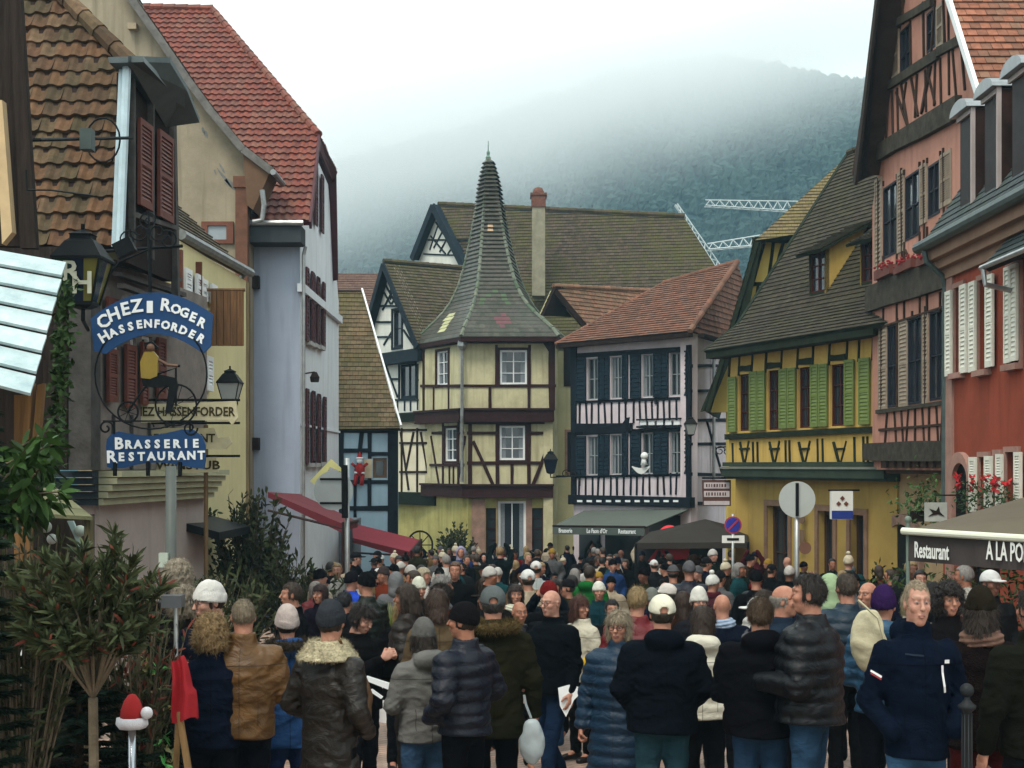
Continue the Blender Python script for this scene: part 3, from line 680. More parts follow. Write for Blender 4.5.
def rear_house():
    p0 = (-3.9, 66.5); p1 = (-.9, 62); W = Wall(p0, p1)
    t = thing('timbered_house', 'large house with long mossy ridge roof and plastered chimney standing behind the turret', 'house', (0, 64, gz(64)))
    roof = tilemat('long_mossy_tiles', [(.055, .044, .032), (.08, .06, .044), (.04, .033, .026), (.068, .052, .04)], (.07, .07, .02), .7, .28)
    ap = W.h3(440, 205); le = W.h3(419, 258); re = W.h3(472, 268); f = W.N*.4
    rr = P(684, 217, 63); mb = MB()
    n_ = (re-ap).cross(rr-ap).normalized()
    def on(px, py):
        d = Vector(((px-512)/F, 1, -(py-HY)/F)); o = Vector((0, 0, ZE)); return o+d*((ap-o).dot(n_)/d.dot(n_))
    tiles(mb, [on(438, 205), on(684, 217), on(762, 340), on(500, 345)], .18, .2, .03, mslab=1)
    bk = Vector((.25, .97, 0))*5; tiles(mb, [on(438, 205), on(684, 217), on(684, 217)+bk-Vector((0, 0, 5)), on(438, 205)+bk-Vector((0, 0, 5))], .25, .3, .03, mslab=1)
    ridge(mb, on(438, 204), on(684, 216), .13, .4)
    mb.build('roof', [roof, DARKBLUE()], t)
    zb = gz(64)
    mb = MB(); ua, ul, ur = W.hit(440, 205), W.hit(419, 258), W.hit(472, 268)
    W.panel(mb, [(ul[0], zb), (ur[0]+2, zb), (ur[0], ur[1]), ua, ul]); mb.build('wall', mat('white_plaster', (.6, .6, .55)), t)
    mb = MB(); b = lambda *a: W.bar(mb, *a)
    for q in ((442, 214, 464, 252), (442, 214, 430, 250), (436, 222, 456, 252), (448, 222, 434, 248), (452, 230, 440, 252), (458, 240, 448, 254), (431, 236, 446, 254), (428, 240, 468, 240), (424, 254, 472, 256)): b(*q, 1.6)
    mb.build('timber_frame', DARKBLUE(), t)
    mb = MB()
    for e in (le, re): mb.beam(ap+f+Vector((0, 0, -.1)), e+f+Vector((0, 0, -.1)), W.N, .35, -.05, .05); mb.prism([ap+f, e+f, e, ap], (0, 0, -.12))
    mb.build('verge_board', DARKBLUE(), t)
    c = P(538.5, 262, 61); zt = P(538, 208, 61).z
    mb = MB(); mb.abox(c.x-.28, c.x+.28, 60.7, 61.5, c.z-1.5, zt); ch = mb.build('chimney', mat('chimney_plaster', (.27, .25, .18), .9, .2, 3, .2, dirt=.4), t)
    mb = MB(); mb.abox(c.x-.31, c.x+.31, 60.65, 61.55, zt, zt+.55); mb.abox(c.x-.36, c.x+.36, 60.6, 61.6, zt+.5, zt+.6)
    mb.lathe((c.x, 61.1, zt+.6), [(.26, 0), (.24, .15), (.17, .28), (.02, .33)], 10); mb.build('chimney_pot', mat('old_brick', (.16, .07, .05), .9, .35, 8, .4), ch)
rear_house()

def cream_house():
    t = thing('plastered_house', 'plain cream gabled house wedged between the turret house and the pink timbered house', 'house', (3, 53, gz(53)))
    W = Wall((1.2, 52.6), (4.6, 53.6)); cr = mat('pale_yellow_plaster', (.50, .47, .26), .9, .1, 1, .12, dirt=.4)
    r1 = W.rect(566, 575, 345, 384); r2 = W.rect(567, 574, 432, 472); r3 = W.rect(566, 576, 395, 405)
    ua, ul, ur = W.hit(553, 290), W.hit(540, 318), W.hit(606, 352); zb = gz(53)-.2
    mb = MB(); W.panel(mb, [(ul[0], zb), (W.L, zb), (W.L, ur[1]), ur, ua, ul], [r1, r2]); mb.build('wall', cr, t)
    W.window(t, r1, DARKW(), 1, 2, .06, .08, surround=DARKW()); W.window(t, r2, DARKW(), 1, 2, .06, .08, surround=STONE())
    rt = tilemat('red_brown_tiles', [(.17, .085, .055), (.22, .11, .07), (.13, .07, .05), (.25, .14, .09)], (.08, .07, .03), .35, .5)
    a, b = W.h3(551, 287), W.h3(606, 352); c = P(655, 291, 56.5); n_ = (b-a).cross(c-a).normalized()
    f = W.N*.3; mb = MB(); tiles(mb, [a+f, b+f, b+(c-a), c], .17, .2, .03, mslab=1); ridge(mb, a+f, c, .1)
    tiles(mb, [a+f, W.h3(538, 316)+f, W.h3(538, 316)+(c-a)*.3, a+(c-a)*.3], .2, .2, .03, mslab=1)
    mb.build('roof', [rt, DARKW()], t)
    mb = MB(); mb.beam(a+f*1.1+Vector((0, 0, -.13)), b+f*1.1+Vector((0, 0, -.13)), W.N, .2, -.03, .03); mb.build('verge_board', DARKW(), t)
    mb = MB(); s0 = a+(c-a)*.42+(b-a)*.2; s1 = s0+(c-a)*.2; s2 = s1+(b-a)*.12; s3 = s0+(b-a)*.12; up = (c-a).cross(b-a).normalized(); up = up if up.z > 0 else -up
    mb.prism([q+up*.05 for q in (s0, s1, s2, s3)], up*.05); mb.build('skylight', mat('skylight_glass', (.5, .55, .55), .2, .05), t)
cream_house()

def pink_black_house():
    p0 = (2.2, 50); p1 = (5.87, 46); W = Wall(p0, p1); S = Wall(p1, (8.9, 52.6))
    t = thing('timbered_house', 'pale pink timbered house with black shutters and red hipped roof above a grey awning', 'house', (4, 48, gz(48)))
    pk = mat('pale_pink_plaster', (.60, .52, .55), .9, .08, 1.5, .12, dirt=.45); bk = BLKW(); sh = mat('black_blue_shutter', (.010, .020, .030), .5, .2)
    zt = W.hit(632, 346)[1]+.25; zb = gz(48)-.3
    rows = [(359, 400, 352, 395), (437, 475, 431, 473)]
    wins, shs = [], []
    for (a0, a1, b0, b1) in rows:
        def yy(x, s_): k = (x-578)/(680-578); return (a0+(b0-a0)*k) if s_ == 0 else (a1+(b1-a1)*k)
        for x0, x1 in ((587.5, 599), (611, 623), (642.5, 654), (670, 681.5)): wins.append(W.rect(x0, x1, yy(x0, 0), yy(x0, 1)))
        for x0, x1 in ((577, 587), (599.5, 606), (604, 610.5), (623.5, 629), (631.5, 642), (654.5, 662), (661.5, 669.5), (682, 688)): shs.append(W.rect(x0, x1, yy(x0, 0)-1, yy(x0, 1)+1))
    mb = MB(); W.panel(mb, [(0, zb), (W.L, zb), (W.L, zt), (0, zt)], wins); S.panel(mb, [(0, zb), (S.L, zb), (S.L, zt), (0, zt)]); mb.build('wall', pk, t)
    for i, r in enumerate(wins): W.window(t, r, mat('greyish_frame', (.24, .26, .26), .5, .1), 2, 2, .035, .09, curtain=CURT() if i % 3 else None)
    for r in shs: W.shutter(t, r, sh, w=.05, slats=9)
    mb = MB(); b = lambda *a, **k: W.bar(mb, *a, **k)
    for x in (574.5, 689): b(x, 345, x, 500, 7, t1=.06)
    for ya, yb, xs in ((403, 424, [580, 586.5, 592, 599, 605, 612, 619.5, 626, 634, 640, 646, 652, 658, 664, 670, 677, 684]), (477, 496, [580, 586, 593, 599, 604, 611, 617.5, 624, 631, 637, 644, 650, 658, 664, 671, 677, 684])):
        for i, x in enumerate(xs): k = (x-578)/110; b(x+random.uniform(-.4, .4), ya-k*5, x+random.choice((-.8, 0, 0, .8)), yb-k*1.5, 1.8)
    for y0, y1, w_ in ((402.5, 398, 2.5), (477, 474.5, 2.5), (356, 349, 5), (433.5, 429, 4)): b(572, y0, 690, y1, w_)
    for x in (600, 626, 656): b(x, 356, x, 404, 2.5); b(x, 433, x, 477, 2.5)
    b(574, 428, 633, 427, 9, t1=.12)
    mb.build('timber_frame', bk, t)
    mb = MB(); W.rbox(mb, (-.1, W.L+.1, W.hit(632, 506)[1], W.hit(632, 496)[1]), -.1, .18); mb.build('jetty_beam', bk, t)
    mb = MB()
    for k in range(11): W.rbox(mb, W.rect(581+k*9.6, 586+k*9.6, 500, 502), .18, .2)
    for k in range(5): W.rbox(mb, W.rect(643+k*8.4, 649+k*8.4, 420.5, 425), .12, .15)
    mb.build('carved_panel', WHITEP(), t)
    mb = MB(); W.rbox(mb, W.rect(640, 684, 418.5, 420), .04, .2); W.rbox(mb, W.rect(640, 684, 425.5, 427.5), .04, .2); mb.build('balcony_rail', bk, t)
    mb = MB(); s = lambda *a: S.bar(mb, *a)
    for y in (366, 391, 420.5, 444, 474, 503): s(691, y, 735, y+(1 if y > 465 else -.5), 3)
    for q in ((694, 345, 694, 520, 6), (729, 345, 729, 520, 4), (706, 420, 722, 475, 3), (712, 366, 722, 391, 2.5), (720, 345, 712, 366, 2)): s(*q)
    mb.build('timber_frame', bk, t)
    mb = MB(); mb.tube([S.h3(711, 350, .1), S.h3(711, 500, .1)], .055, 8); mb.build('downpipe', mat('zinc', (.35, .36, .36)), t)
    # hipped roof
    rt = tilemat('hip_red_tiles', [(.15, .07, .045), (.20, .09, .06), (.11, .055, .04), (.23, .12, .085)], (.06, .045, .03), .35, .4)
    el = W.pt(-.45, zt, .45); er = W.pt(W.L+.35, zt+.02, .45); ar = P(737, 262, 50.2); al = P(690, 274, 53); n_ = (er-el).cross(ar-el)
    sb = S.pt(S.L+.3, zt+.02, .45)
    def onpl(px, py): d = Vector(((px-512)/F, 1, -(py-HY)/F)); o = Vector((0, 0, ZE)); return o+d*((el-o).dot(n_)/d.dot(n_))
    al = onpl(664, 283)
    mb = MB(); tiles(mb, [el, er, ar, onpl(700, 271), al], .19, .22, .035, mslab=1); tiles(mb, [er, sb, ar], .19, .22, .035, mslab=1); ridge(mb, er, ar, .1, .35); ridge(mb, ar, al, .1, .35); ridge(mb, al, el, .07, .35)
    mb.build('roof', [rt, DARKW()], t)
    mb = MB(); W.rbox(mb, (-.4, W.L+.35, zt-.16, zt-.03), .3, .5); S.rbox(mb, (-.2, S.L, zt-.16, zt-.03), .3, .5); mb.build('gutter', DARKW(), t)
    mb = MB(); g = W.off(.02); g.rbox(mb, g.rect(580, 600, 527, 600), -.02, .05); g.rbox(mb, g.rect(606, 640, 527, 600), -.02, .05); g.rbox(mb, g.rect(650, 684, 515, 600), -.02, .05); mb.build('shop_window', glassmat(), t)
    # awning
    a = thing('awning', 'grey green canvas awning with white lettering below the pink timbered house', 'awning', (3.5, 46, gz(46)))
    gm = mat('grey_green_canvas', (.09, .105, .09), .8, .08, 2)
    bl, br_ = W.h3(585, 510.5, .05), W.h3(690, 509, .05); fl, fr = P(553, 526, 46.4), P(645, 527, 43.4)
    mb = MB(); mb.prism([bl, br_, fr, fl], (0, 0, -.03)); mb.build('canopy', gm, a)
    d = (fr-fl).normalized(); n = Vector((d.y, -d.x, 0)).normalized()
    mb = MB(); mb.prism([fl, fr, fr-Vector((0, 0, .27)), fl-Vector((0, 0, .27))], n*.02); mb.build('valance', mat('grey_green_canvas2', (.07, .085, .075), .8, .08, 2), a)
    mb = MB(); c0 = fl+n*.03-Vector((0, 0, .15))
    for tx, f_ in (('Brasserie', .15), ('Le Faon d\'Or', .5), ('Restaurant', .82)):
        put_text(mb, tx, c0+(fr-fl)*f_, d, (0, 0, 1), .2, .004, .003, .85)
    mb.build('lettering', WHITEP(), a)
    mb = MB()
    for f_ in (.05, .95): mb.tube([bl+(br_-bl)*f_+Vector((0, 0, -.1)), fl+(fr-fl)*f_+Vector((0, 0, -.08))], .03, 6)
    mb.tube([fl, fr], .04, 6); mb.build('awning_frame', DARKW(), a)
pink_black_house()

def mossy_house():
    t = thing('low_house', 'low blue timbered house under a steep brown mossy tiled roof', 'house', (-5, 46, gz(46)))
    W = Wall((-6.6, 45.6), (-3.75, 46.2)); roof = tilemat('brown_moss_tiles', [(.11, .078, .042), (.15, .105, .06), (.085, .065, .038), (.19, .14, .085)], (.075, .07, .025), .65, .7)
    el, er = P(262, 431, 45.4), P(400, 427, 45.8); tr, tl = P(361, 290, 49.5), P(262, 290, 49.1)
    mb = MB(); tiles(mb, [el, er, tr, tl], .2, .19, .03, mslab=1); tiles(mb, [tl, tr, tr+Vector((-.5, 3.5, -5)), tl+Vector((-.5, 3.5, -5))], .3, .3, .03, mslab=1); mb.build('roof', [roof, DARKW()], t)
    mb = MB(); mb.beam(er+Vector((.04, 0, .03)), tr+Vector((.04, 0, .03)), (1, 0, 0), .12, -.03, .03); mb.build('verge_board', WHITEP(), t)
    bl = mat('pale_blue_plaster', (.30, .42, .50), .9, .08, 1.5, .1, dirt=.2); zb = gz(46)-.3; r = W.rect(373, 387, 458, 478)
    mb = MB(); W.panel(mb, [(0, zb), (W.L, zb), (W.L, W.hit(395, 428)[1]), (0, W.hit(395, 428)[1])], [r]); mb.build('wall', bl, t)
    W.window(t, r, mat('brown_frame', (.10, .06, .035), .7, .2), 1, 1, .1, .06)
    mb = MB(); b = lambda *a: W.bar(mb, *a)
    for q in ((328, 430, 398, 430, 6), (328, 450.5, 370, 450.5, 4), (328, 482, 396, 482, 4), (328, 508, 396, 508, 5), (341, 428, 341, 520, 5), (362, 430, 357, 482, 4), (369.5, 428, 369.5, 510, 4), (391, 428, 391, 540, 7), (396, 428, 396, 540, 4), (370, 454, 391, 454, 4), (355, 484, 355, 520, 3)): b(*q)
    mb.build('timber_frame', BLKW(), t)
    s = thing('santa_figure', 'red and white santa figure climbing the blue timbered wall', 'decoration', W.h3(358, 480, .15)); c = W.h3(359, 470, .2)
    mb = MB(); mb.ball(c, .17, 8, 0, (1, .8, 1.3)); mb.tube([c+Vector((-.1, 0, -.15)), c+Vector((-.16, 0, -.5))], .07, 6); mb.tube([c+Vector((.1, 0, -.15)), c+Vector((.06, 0, -.5))], .07, 6)
    for q in (-1, 1): mb.tube([c+Vector((.12*q, 0, .1)), c+Vector((.26*q, .0, .22))], .05, 6)
    mb.lathe(c+Vector((0, 0, .38)), [(.11, 0), (.06, .12), (.01, .22)], 8); mb.build('suit', mat('santa_red', (.28, .012, .012), .8, .1), s, True)
    mb = MB(); mb.ball(c+Vector((0, 0, .3)), .1, 8); mb.lathe(c+Vector((0, 0, .36)), [(.12, 0), (.12, .06)], 8); mb.tube([c+Vector((-.17, -.08, -.08)), c+Vector((.17, -.08, -.1))], .03, 5); mb.build('trim', WHITEP(), s, True)
    b = MB(); W.rbox(b, W.rect(364, 372, 459, 478), .04, .08); single(b, 'notice_board', mat('cream_board', (.5, .42, .28)), 'cream notice board beside the small window of the blue timbered house', 'board')
    t2 = thing('distant_house', 'distant house showing only a brown roof behind the low mossy roof', 'house', (-10, 75, gz(75)))
    mb = MB(); tiles(mb, [P(300, 310, 72), P(400, 312, 72), P(395, 273, 76), P(305, 275, 76)], .3, .3, .03, mslab=1); mb.build('roof', [tilemat('far_brown', [(.09, .05, .04), (.12, .07, .05)]), DARKW()], t2)
    mb = MB(); w = Wall((P(300, 310, 72.3).x, 72.3), (P(400, 310, 72.3).x, 72.3)); w.panel(mb, [(0, gz(72)), (w.L, gz(72)), (w.L, P(400, 311, 72.3).z), (0, P(400, 311, 72.3).z)]); mb.build('wall', mat('white_plaster', (.6, .6, .55)), t2)
mossy_house()
# ================================================================== left side of the street
def shutter_px(W, B, x0, x1, y0, y1, m, w=.04, slats=None): return W.shutter(B, W.rect(x0, x1, y0, y1), m, w, slats)

def blue_white_house():
    t = thing('gabled_house', 'lavender grey and white house with bright red tiled half hipped roof and oxblood shutters', 'house', (-6, 36, gz(36)))
    lav = mat('lavender_render', (.30, .34, .42), .9, .06, .8, .15, 30, dirt=.4); whi = mat('white_render', (.66, .68, .71), .9, .06, 1, .1, dirt=.35)
    G = Wall((-10.5, 34), (-5.15, 34)); S = Wall((-5.15, 34.004), (-5.15, 41.6)); zb = gz(34)-.3
    ze = P(300, 247, 34).z
    mb = MB(); G.panel(mb, [(0, zb), (G.L, zb), (G.L, ze+.2), (0, ze+.2)], back=.003); mb.build('end_wall', lav, t)
    # street gable
    zs = P(312, 222, 33.6).z; za = 9.9
    rs = [S.rect(*q) for q in ((306, 310, 272, 342), (311.5, 315, 276, 344), (317, 320.5, 281, 346), (306, 310, 391, 463), (312, 315.5, 394, 463), (318, 321.5, 397, 462), (315, 319, 172, 228))]
    mb = MB(); S.panel(mb, [(0, zb), (S.L, zb), (S.L, 7.2), (5.2, 10.2), (2.3, 10.5), (0, zs-.15)], rs); mb.build('street_wall', whi, t)
    ox = mat('oxblood_shutter', (.075, .022, .028), .6, .15, 5)
    for i, r in enumerate(rs):
        S.window(t, r, WHITEP(), 2, 3, .05, .1, sill=mat('sill_stone', (.4, .38, .36)) if i < 6 else None)
        wd = .42
        for a, b_ in ((r[0]-wd, r[0]), (r[1], r[1]+wd)): S.shutter(t, (a, b_, r[2]-.03, r[3]+.03), ox, .05, 16)
    mb = MB(); S.rbox(mb, (-.1, S.L, 6.55, 6.75), -.05, .12); S.rbox(mb, (.1, S.L, 3.3, 3.36), -.02, .05); mb.build('string_course', whi, t)
    # roof: slope to the camera, half hip over the street gable
    eL, eR = P(235, 221, 33.4), P(309, 221, 33.4); vT = P(314.5, 137, 36.3); rg = P(206, 9, 40.2); 
    n_ = (eR-eL).cross(vT-eR)
    def on(px, py): d = Vector(((px-512)/F, 1, -(py-HY)/F)); o = Vector((0, 0, ZE)); return o+d*((eL-o).dot(n_)/d.dot(n_))
    red = tilemat('bright_red_tiles', [(.15, .038, .025), (.185, .05, .031), (.11, .03, .021), (.21, .072, .044)], (.10, .06, .045), .35, .6, .5)
    rg = on(212, 9); vt = on(318, 134); rl = on(100, 6); e2 = on(309, 221); e1 = on(150, 221)
    mb = MB(); tiles(mb, [e1, e2, vt, rg, rl], .31, .21, .045, wave=.02, stag=False, mslab=1)
    hv2 = P(336, 171, 39.2); ft = P(338, 280, 40.2)
    tiles(mb, [vt, hv2, rg], .31, .21, .045, wave=.02, stag=False, mslab=1)
    mb.prism([rg, hv2, ft, ft+Vector((-6, 3, 0)), rg+Vector((-3, 1, -1))], (0, .1, 0), 1)
    tiles(mb, [rg, rl, rl+Vector((0, 7, -6)), rg+Vector((0, 7, -6))], .4, .4, .04, mslab=1)
    ridge(mb, rl, rg, .13, .35); ridge(mb, rg, vt, .11, .35)
    mb.build('roof', [red, mat('soffit_oxblood', (.07, .02, .025), .6, .15)], t)
    # verge boards / soffit hanging over the street gable
    mb = MB(); ox2 = mat('soffit_oxblood', (.07, .02, .025))
    mb.prism([hv2, ft, P(331, 278, 40.6), P(321, 148, 39.6)], (-.02, .05, 0))
    mb.prism([vt+Vector((.05, -.05, -.05)), hv2+Vector((.05, -.05, -.05)), P(333, 182, 39.4), P(318, 146, 36.4)], (-.05, 0, 0))
    mb.beam(vt+Vector((.03, 0, -.1)), e2+Vector((.03, 0, -.1)), (1, 0, 0), .2, -.03, .03)
    mb.build('verge_board', ox2, t)
    mb = MB(); fas = mat('slate_fascia', (.045, .05, .055), .7, .15)
    mb.abox(-11, -5.02, 33.25, 34.02, ze, P(300, 222, 33.2).z-.06); mb.build('fascia', fas, t)
    mb = MB(); mb.tube([(-11, 33.2, P(300, 222, 33.2).z-.02), (-4.95, 33.2, P(300, 222, 33.2).z-.02)], .07, 8); mb.tube([(-5.0, 33.9, ze), (-5.05, 33.92, ze-.2), (-5.06, 33.92, zb)], .045, 8); mb.build('gutter', mat('zinc', (.35, .36, .36)), t)
    for p in (S.h3(302.5, 374, .0),):
        mb = MB(); mb.tube([p, p+Vector((.3, 0, .05))], .02, 6); mb.lathe(p+Vector((.3, 0, -.2)), [(.1, 0), (.12, .12), (.05, .25)], 8); mb.build('wall_lamp', DARKW(), t)
    for q in ((254, 283), (254, 444)):
        p = P(q[0], q[1], 33.95); mb = MB(); mb.abox(p.x-.1, p.x+.15, p.y-.25, p.y, p.z-.15, p.z+.15); mb.build('floodlight', DARKW(), t)
blue_white_house()

def beige_house():
    D = 33.0
    t = thing('gabled_house', 'tall beige plastered gable with flaking paint and brown corner post', 'house', (-7, D, gz(D)))
    be = mat('beige_plaster', (.30, .25, .175), .92, .10, .9, .3, 25, c2=(.22, .185, .13), dirt=.7)
    q = [(78, 600), (78, -90), (112, -45), (133, 0), (161, 40), (186, 78), (210, 112), (243, 150), (247, 152), (247, 600)]
    mb = MB(); pts = [P(x, y, D) for x, y in q]; pts[0].z = pts[-1].z = gz(D)-.3; mb.prism(pts, (0, .4, 0), r=.5)
    mb.abox(P(247, 0, D).x-.3, P(247, 0, D).x-.01, D+.1, D+.95, gz(D)-.3, pts[7].z-.1)
    mb.build('wall', be, t)
    # bare patches where the paint has come off
    mb = MB()
    rng = random.Random(4)
    for cx, cy_, w, h, a in ((226, 180, 9, 30, .6), (236, 187, 6, 14, .8), (203, 130, 3, 9, .2), (184, 110, 7, 4, .2), (183, 117, 3, 8, 0), (163, 73, 4, 8, .5), (215, 172, 3, 7, .3), (230, 184, 12, 12, .4), (206, 134, 5, 12, .3), (192, 100, 5, 6, .2), (168, 62, 5, 10, .4), (222, 168, 5, 16, .5)):
        pp = []
        for k in range(11):
            th = 2*math.pi*k/11; r_ = rng.uniform(.6, 1.1); dx, dy = w/2*r_*math.cos(th), h/2*r_*math.sin(th)
            pp.append(P(cx+dx*math.cos(a)-dy*math.sin(a)*-1, cy_+dy*math.cos(a)+dx*math.sin(a), D-.004))
        mb.prism(pp, (0, .003, 0), r=.5)
    mb.build('flaked_patch', mat('bare_render', (.17, .17, .16), .95, .25, 6), t)
    mb = MB()
    for x, y in ((133, 27), (180, 93)): p = P(x, y, D-.1); mb.abox(p.x-.1, p.x+.1, p.y-.1, p.y+.1, p.z-.07, p.z+.07)
    mb.build('stone_block', mat('beige_stone', (.38, .3, .2)), t)
    # curved rake with roof edge
    rt = tilemat('old_grey_tiles', [(.10, .085, .07), (.15, .12, .09), (.08, .07, .06)], (.09, .09, .05), .5, 1)
    rk = [(110, -52), (131, -5), (160, 36), (186, 74), (211, 108), (243, 146), (272, 168)]
    mb = MB(); X = [P(x, y, D-.35) for x, y in rk]
    for a, b_ in zip(X, X[1:]):
        mb.prism([a, b_, b_+Vector((0, 1.3, 0)), a+Vector((0, 1.3, 0))], (0, 0, -.1), mi=1)
        tiles(mb, [a+Vector((0, 0, .02)), b_+Vector((0, 0, .02)), b_+Vector((0, 1.3, .02)), a+Vector((0, 1.3, .02))], .2, .2, .03, slab=0)
        mb.beam(a+Vector((0, 0, -.08)), b_+Vector((0, 0, -.08)), (0, -1, 0), .17, -.04, .05, 2)
    mb.build('roof', [rt, mat('brown_boards', (.12, .065, .035)), mat('rake_edge', (.14, .13, .12), .9, .3, 6)], t)
    mb = MB(); a, b_ = P(272, 172, D-.4), P(254, 208, D-.1)
    mb.prism([P(243, 152, D-.3), P(270, 172, D-.3), P(253, 210, D-.3), P(247, 205, D-.3)], (0, 1.0, 0)); mb.build('eave_soffit', mat('brown_boards', (.12, .065, .035), .8, .3, 4), t)
    mb = MB(); c = P(262, 205, D-.4); mb.tube([P(273, 172, D-.6), P(273, 172, D-.6)+Vector((0, 1.4, 0))], .07, 8); mb.tube([P(253, 222, D-.5), P(262, 220, D-.5), P(264, 205, D-.5), P(262, 190, D-.5)], .06, 8); mb.build('gutter', mat('old_zinc', (.24, .25, .25), .5, .3, 6, metal=.5), t)
    br = mat('brown_post', (.13, .055, .03), .7, .25, 4, .2)
    mb = MB(); a = P(243, 177, D-.1); mb.abox(P(237, 0, D).x, P(249, 0, D).x, D-.2, D+.05, P(0, 285, D).z, P(0, 180, D).z); mb.abox(P(235, 0, D).x, P(250, 0, D).x, D-.24, D+.05, P(0, 189, D).z, P(0, 178, D).z); mb.build('corner_post', br, t)
    W = Wall((P(78, 0, D).x, D), (P(247, 0, D).x, D)); r = W.rect(205, 231, 225, 241)
    mb = MB(); W.rbox(mb, W.rect(202, 234, 222, 226), 0, .08); W.rbox(mb, W.rect(202, 234, 240, 244), 0, .08); W.rbox(mb, W.rect(202, 208, 226, 240), 0, .08); W.rbox(mb, W.rect(227, 234, 226, 240), 0, .08)
    o = mb.build('window', mat('red_brown_frame', (.14, .05, .03), .7, .2), t); mb = MB(); W.rbox(mb, W.rect(208, 227, 226, 240), 0, .03); mb.build('pane', mat('sky_glass', (.25, .28, .3), .15, .05), o)
    # mossy boarded strip at the corner towards the street
    mb = MB()
    for k in range(6): mb.abox(P(226+k*4.2, 0, D).x, P(226+k*4.2+4, 0, D).x, D-.22, D-.12+.02*(k % 2), gz(D)-.2, P(0, 283, D).z)
    mb.build('board_cladding', wood('mossy_boards', (.10, .075, .035)), t)
beige_house()

def yellow_lean():
    t = thing('low_house', 'low yellow plastered house with white shutters behind the hanging restaurant signs', 'house', (-5.5, 24, gz(24)))
    S = Wall((-5.2, 18.5), (-5.0, 26.3)); zt = S.hit(215, 268)[1]
    yl = mat('light_yellow_plaster', (.62, .55, .30), .9, .06, 1.5, .1, dirt=.2)
    rs = [S.rect(*q) for q in ((187, 192, 272, 298), (203, 207, 282, 303), (186, 191, 352, 388), (199, 203, 355, 390), (190, 194, 468, 502))]
    mb = MB(); S.panel(mb, [(0, gz(22)-.5), (S.L, gz(22)-.5), (S.L, zt+.1), (0, zt+.1)], rs); mb.build('wall', yl, t)
    for r in rs:
        S.window(t, r, WHITEP(), 2, 3, .04, .1)
        for a, b_ in ((r[0]-.38, r[0]), (r[1], r[1]+.38)): S.shutter(t, (a, b_, r[2], r[3]), WHITEP(), .05)
    mb = MB()
    for q in ((176.5, 250, 176.5, 600, 7), (196, 262, 196, 420, 3)): S.bar(mb, *q, t1=.09)
    for y in (296, 310, 400): S.bar(mb, 180, y, 236, y+4, 3)
    mb.build('timber_frame', mat('red_brown_frame', (.14, .05, .03)), t)
    mb = MB(); a, b_ = P(178, 233, 21.6), P(248, 272, 26.3); up = Vector((-1.6, 0, 1.5))
    tiles(mb, [a, b_, b_+up, a+up], .2, .19, .03, mslab=1); mb.build('roof', [tilemat('old_grey_tiles', [(.1, .08, .07)]), mat('brown_boards', (.12, .065, .035))], t)
    mb = MB(); mb.tube([a+Vector((.05, 0, -.02)), b_+Vector((.05, 0, -.02))], .085, 8); mb.tube([b_+Vector((0, -.1, 0)), b_+Vector((-.3, -.1, -.35)), b_+Vector((-.3, -.1, -3.5))], .05, 8); mb.build('gutter', mat('old_zinc', (.24, .25, .25)), t)
    mb = MB(); c = P(227, 318, 23); 
    for k in range(5): mb.abox(P(211, 0, 23).x+k*.11, P(211, 0, 23).x+k*.11+.1, 22.95, 23.0+.01*(k % 2), P(0, 346, 23).z, P(0, 291, 23).z)
    mb.tube([P(211, 290, 22.97), P(245, 290, 22.97)], .03, 6); mb.tube([P(211, 290, 22.97), S.pt(4.4, P(211, 290, 23).z)], .03, 6)
    single(mb, 'wooden_board', wood('warm_brown_board', (.16, .08, .035)), 'plain brown wooden board hung out from the yellow house above the wooden signs', 'board')
    mb = MB(); p0 = S.pt(3.2, P(0, 526, 22).z+.05, 0); 
    mb.prism([S.pt(2.5, P(0, 526, 22).z+.15), S.pt(4.7, P(0, 526, 22).z+.15), S.pt(4.7, P(0, 526, 22).z-.05, .75), S.pt(2.5, P(0, 526, 22).z-.05, .75)], (0, 0, -.12)); mb.build('door_canopy', mat('black_metal', (.012, .014, .016), .45, .15), t)
yellow_lean()

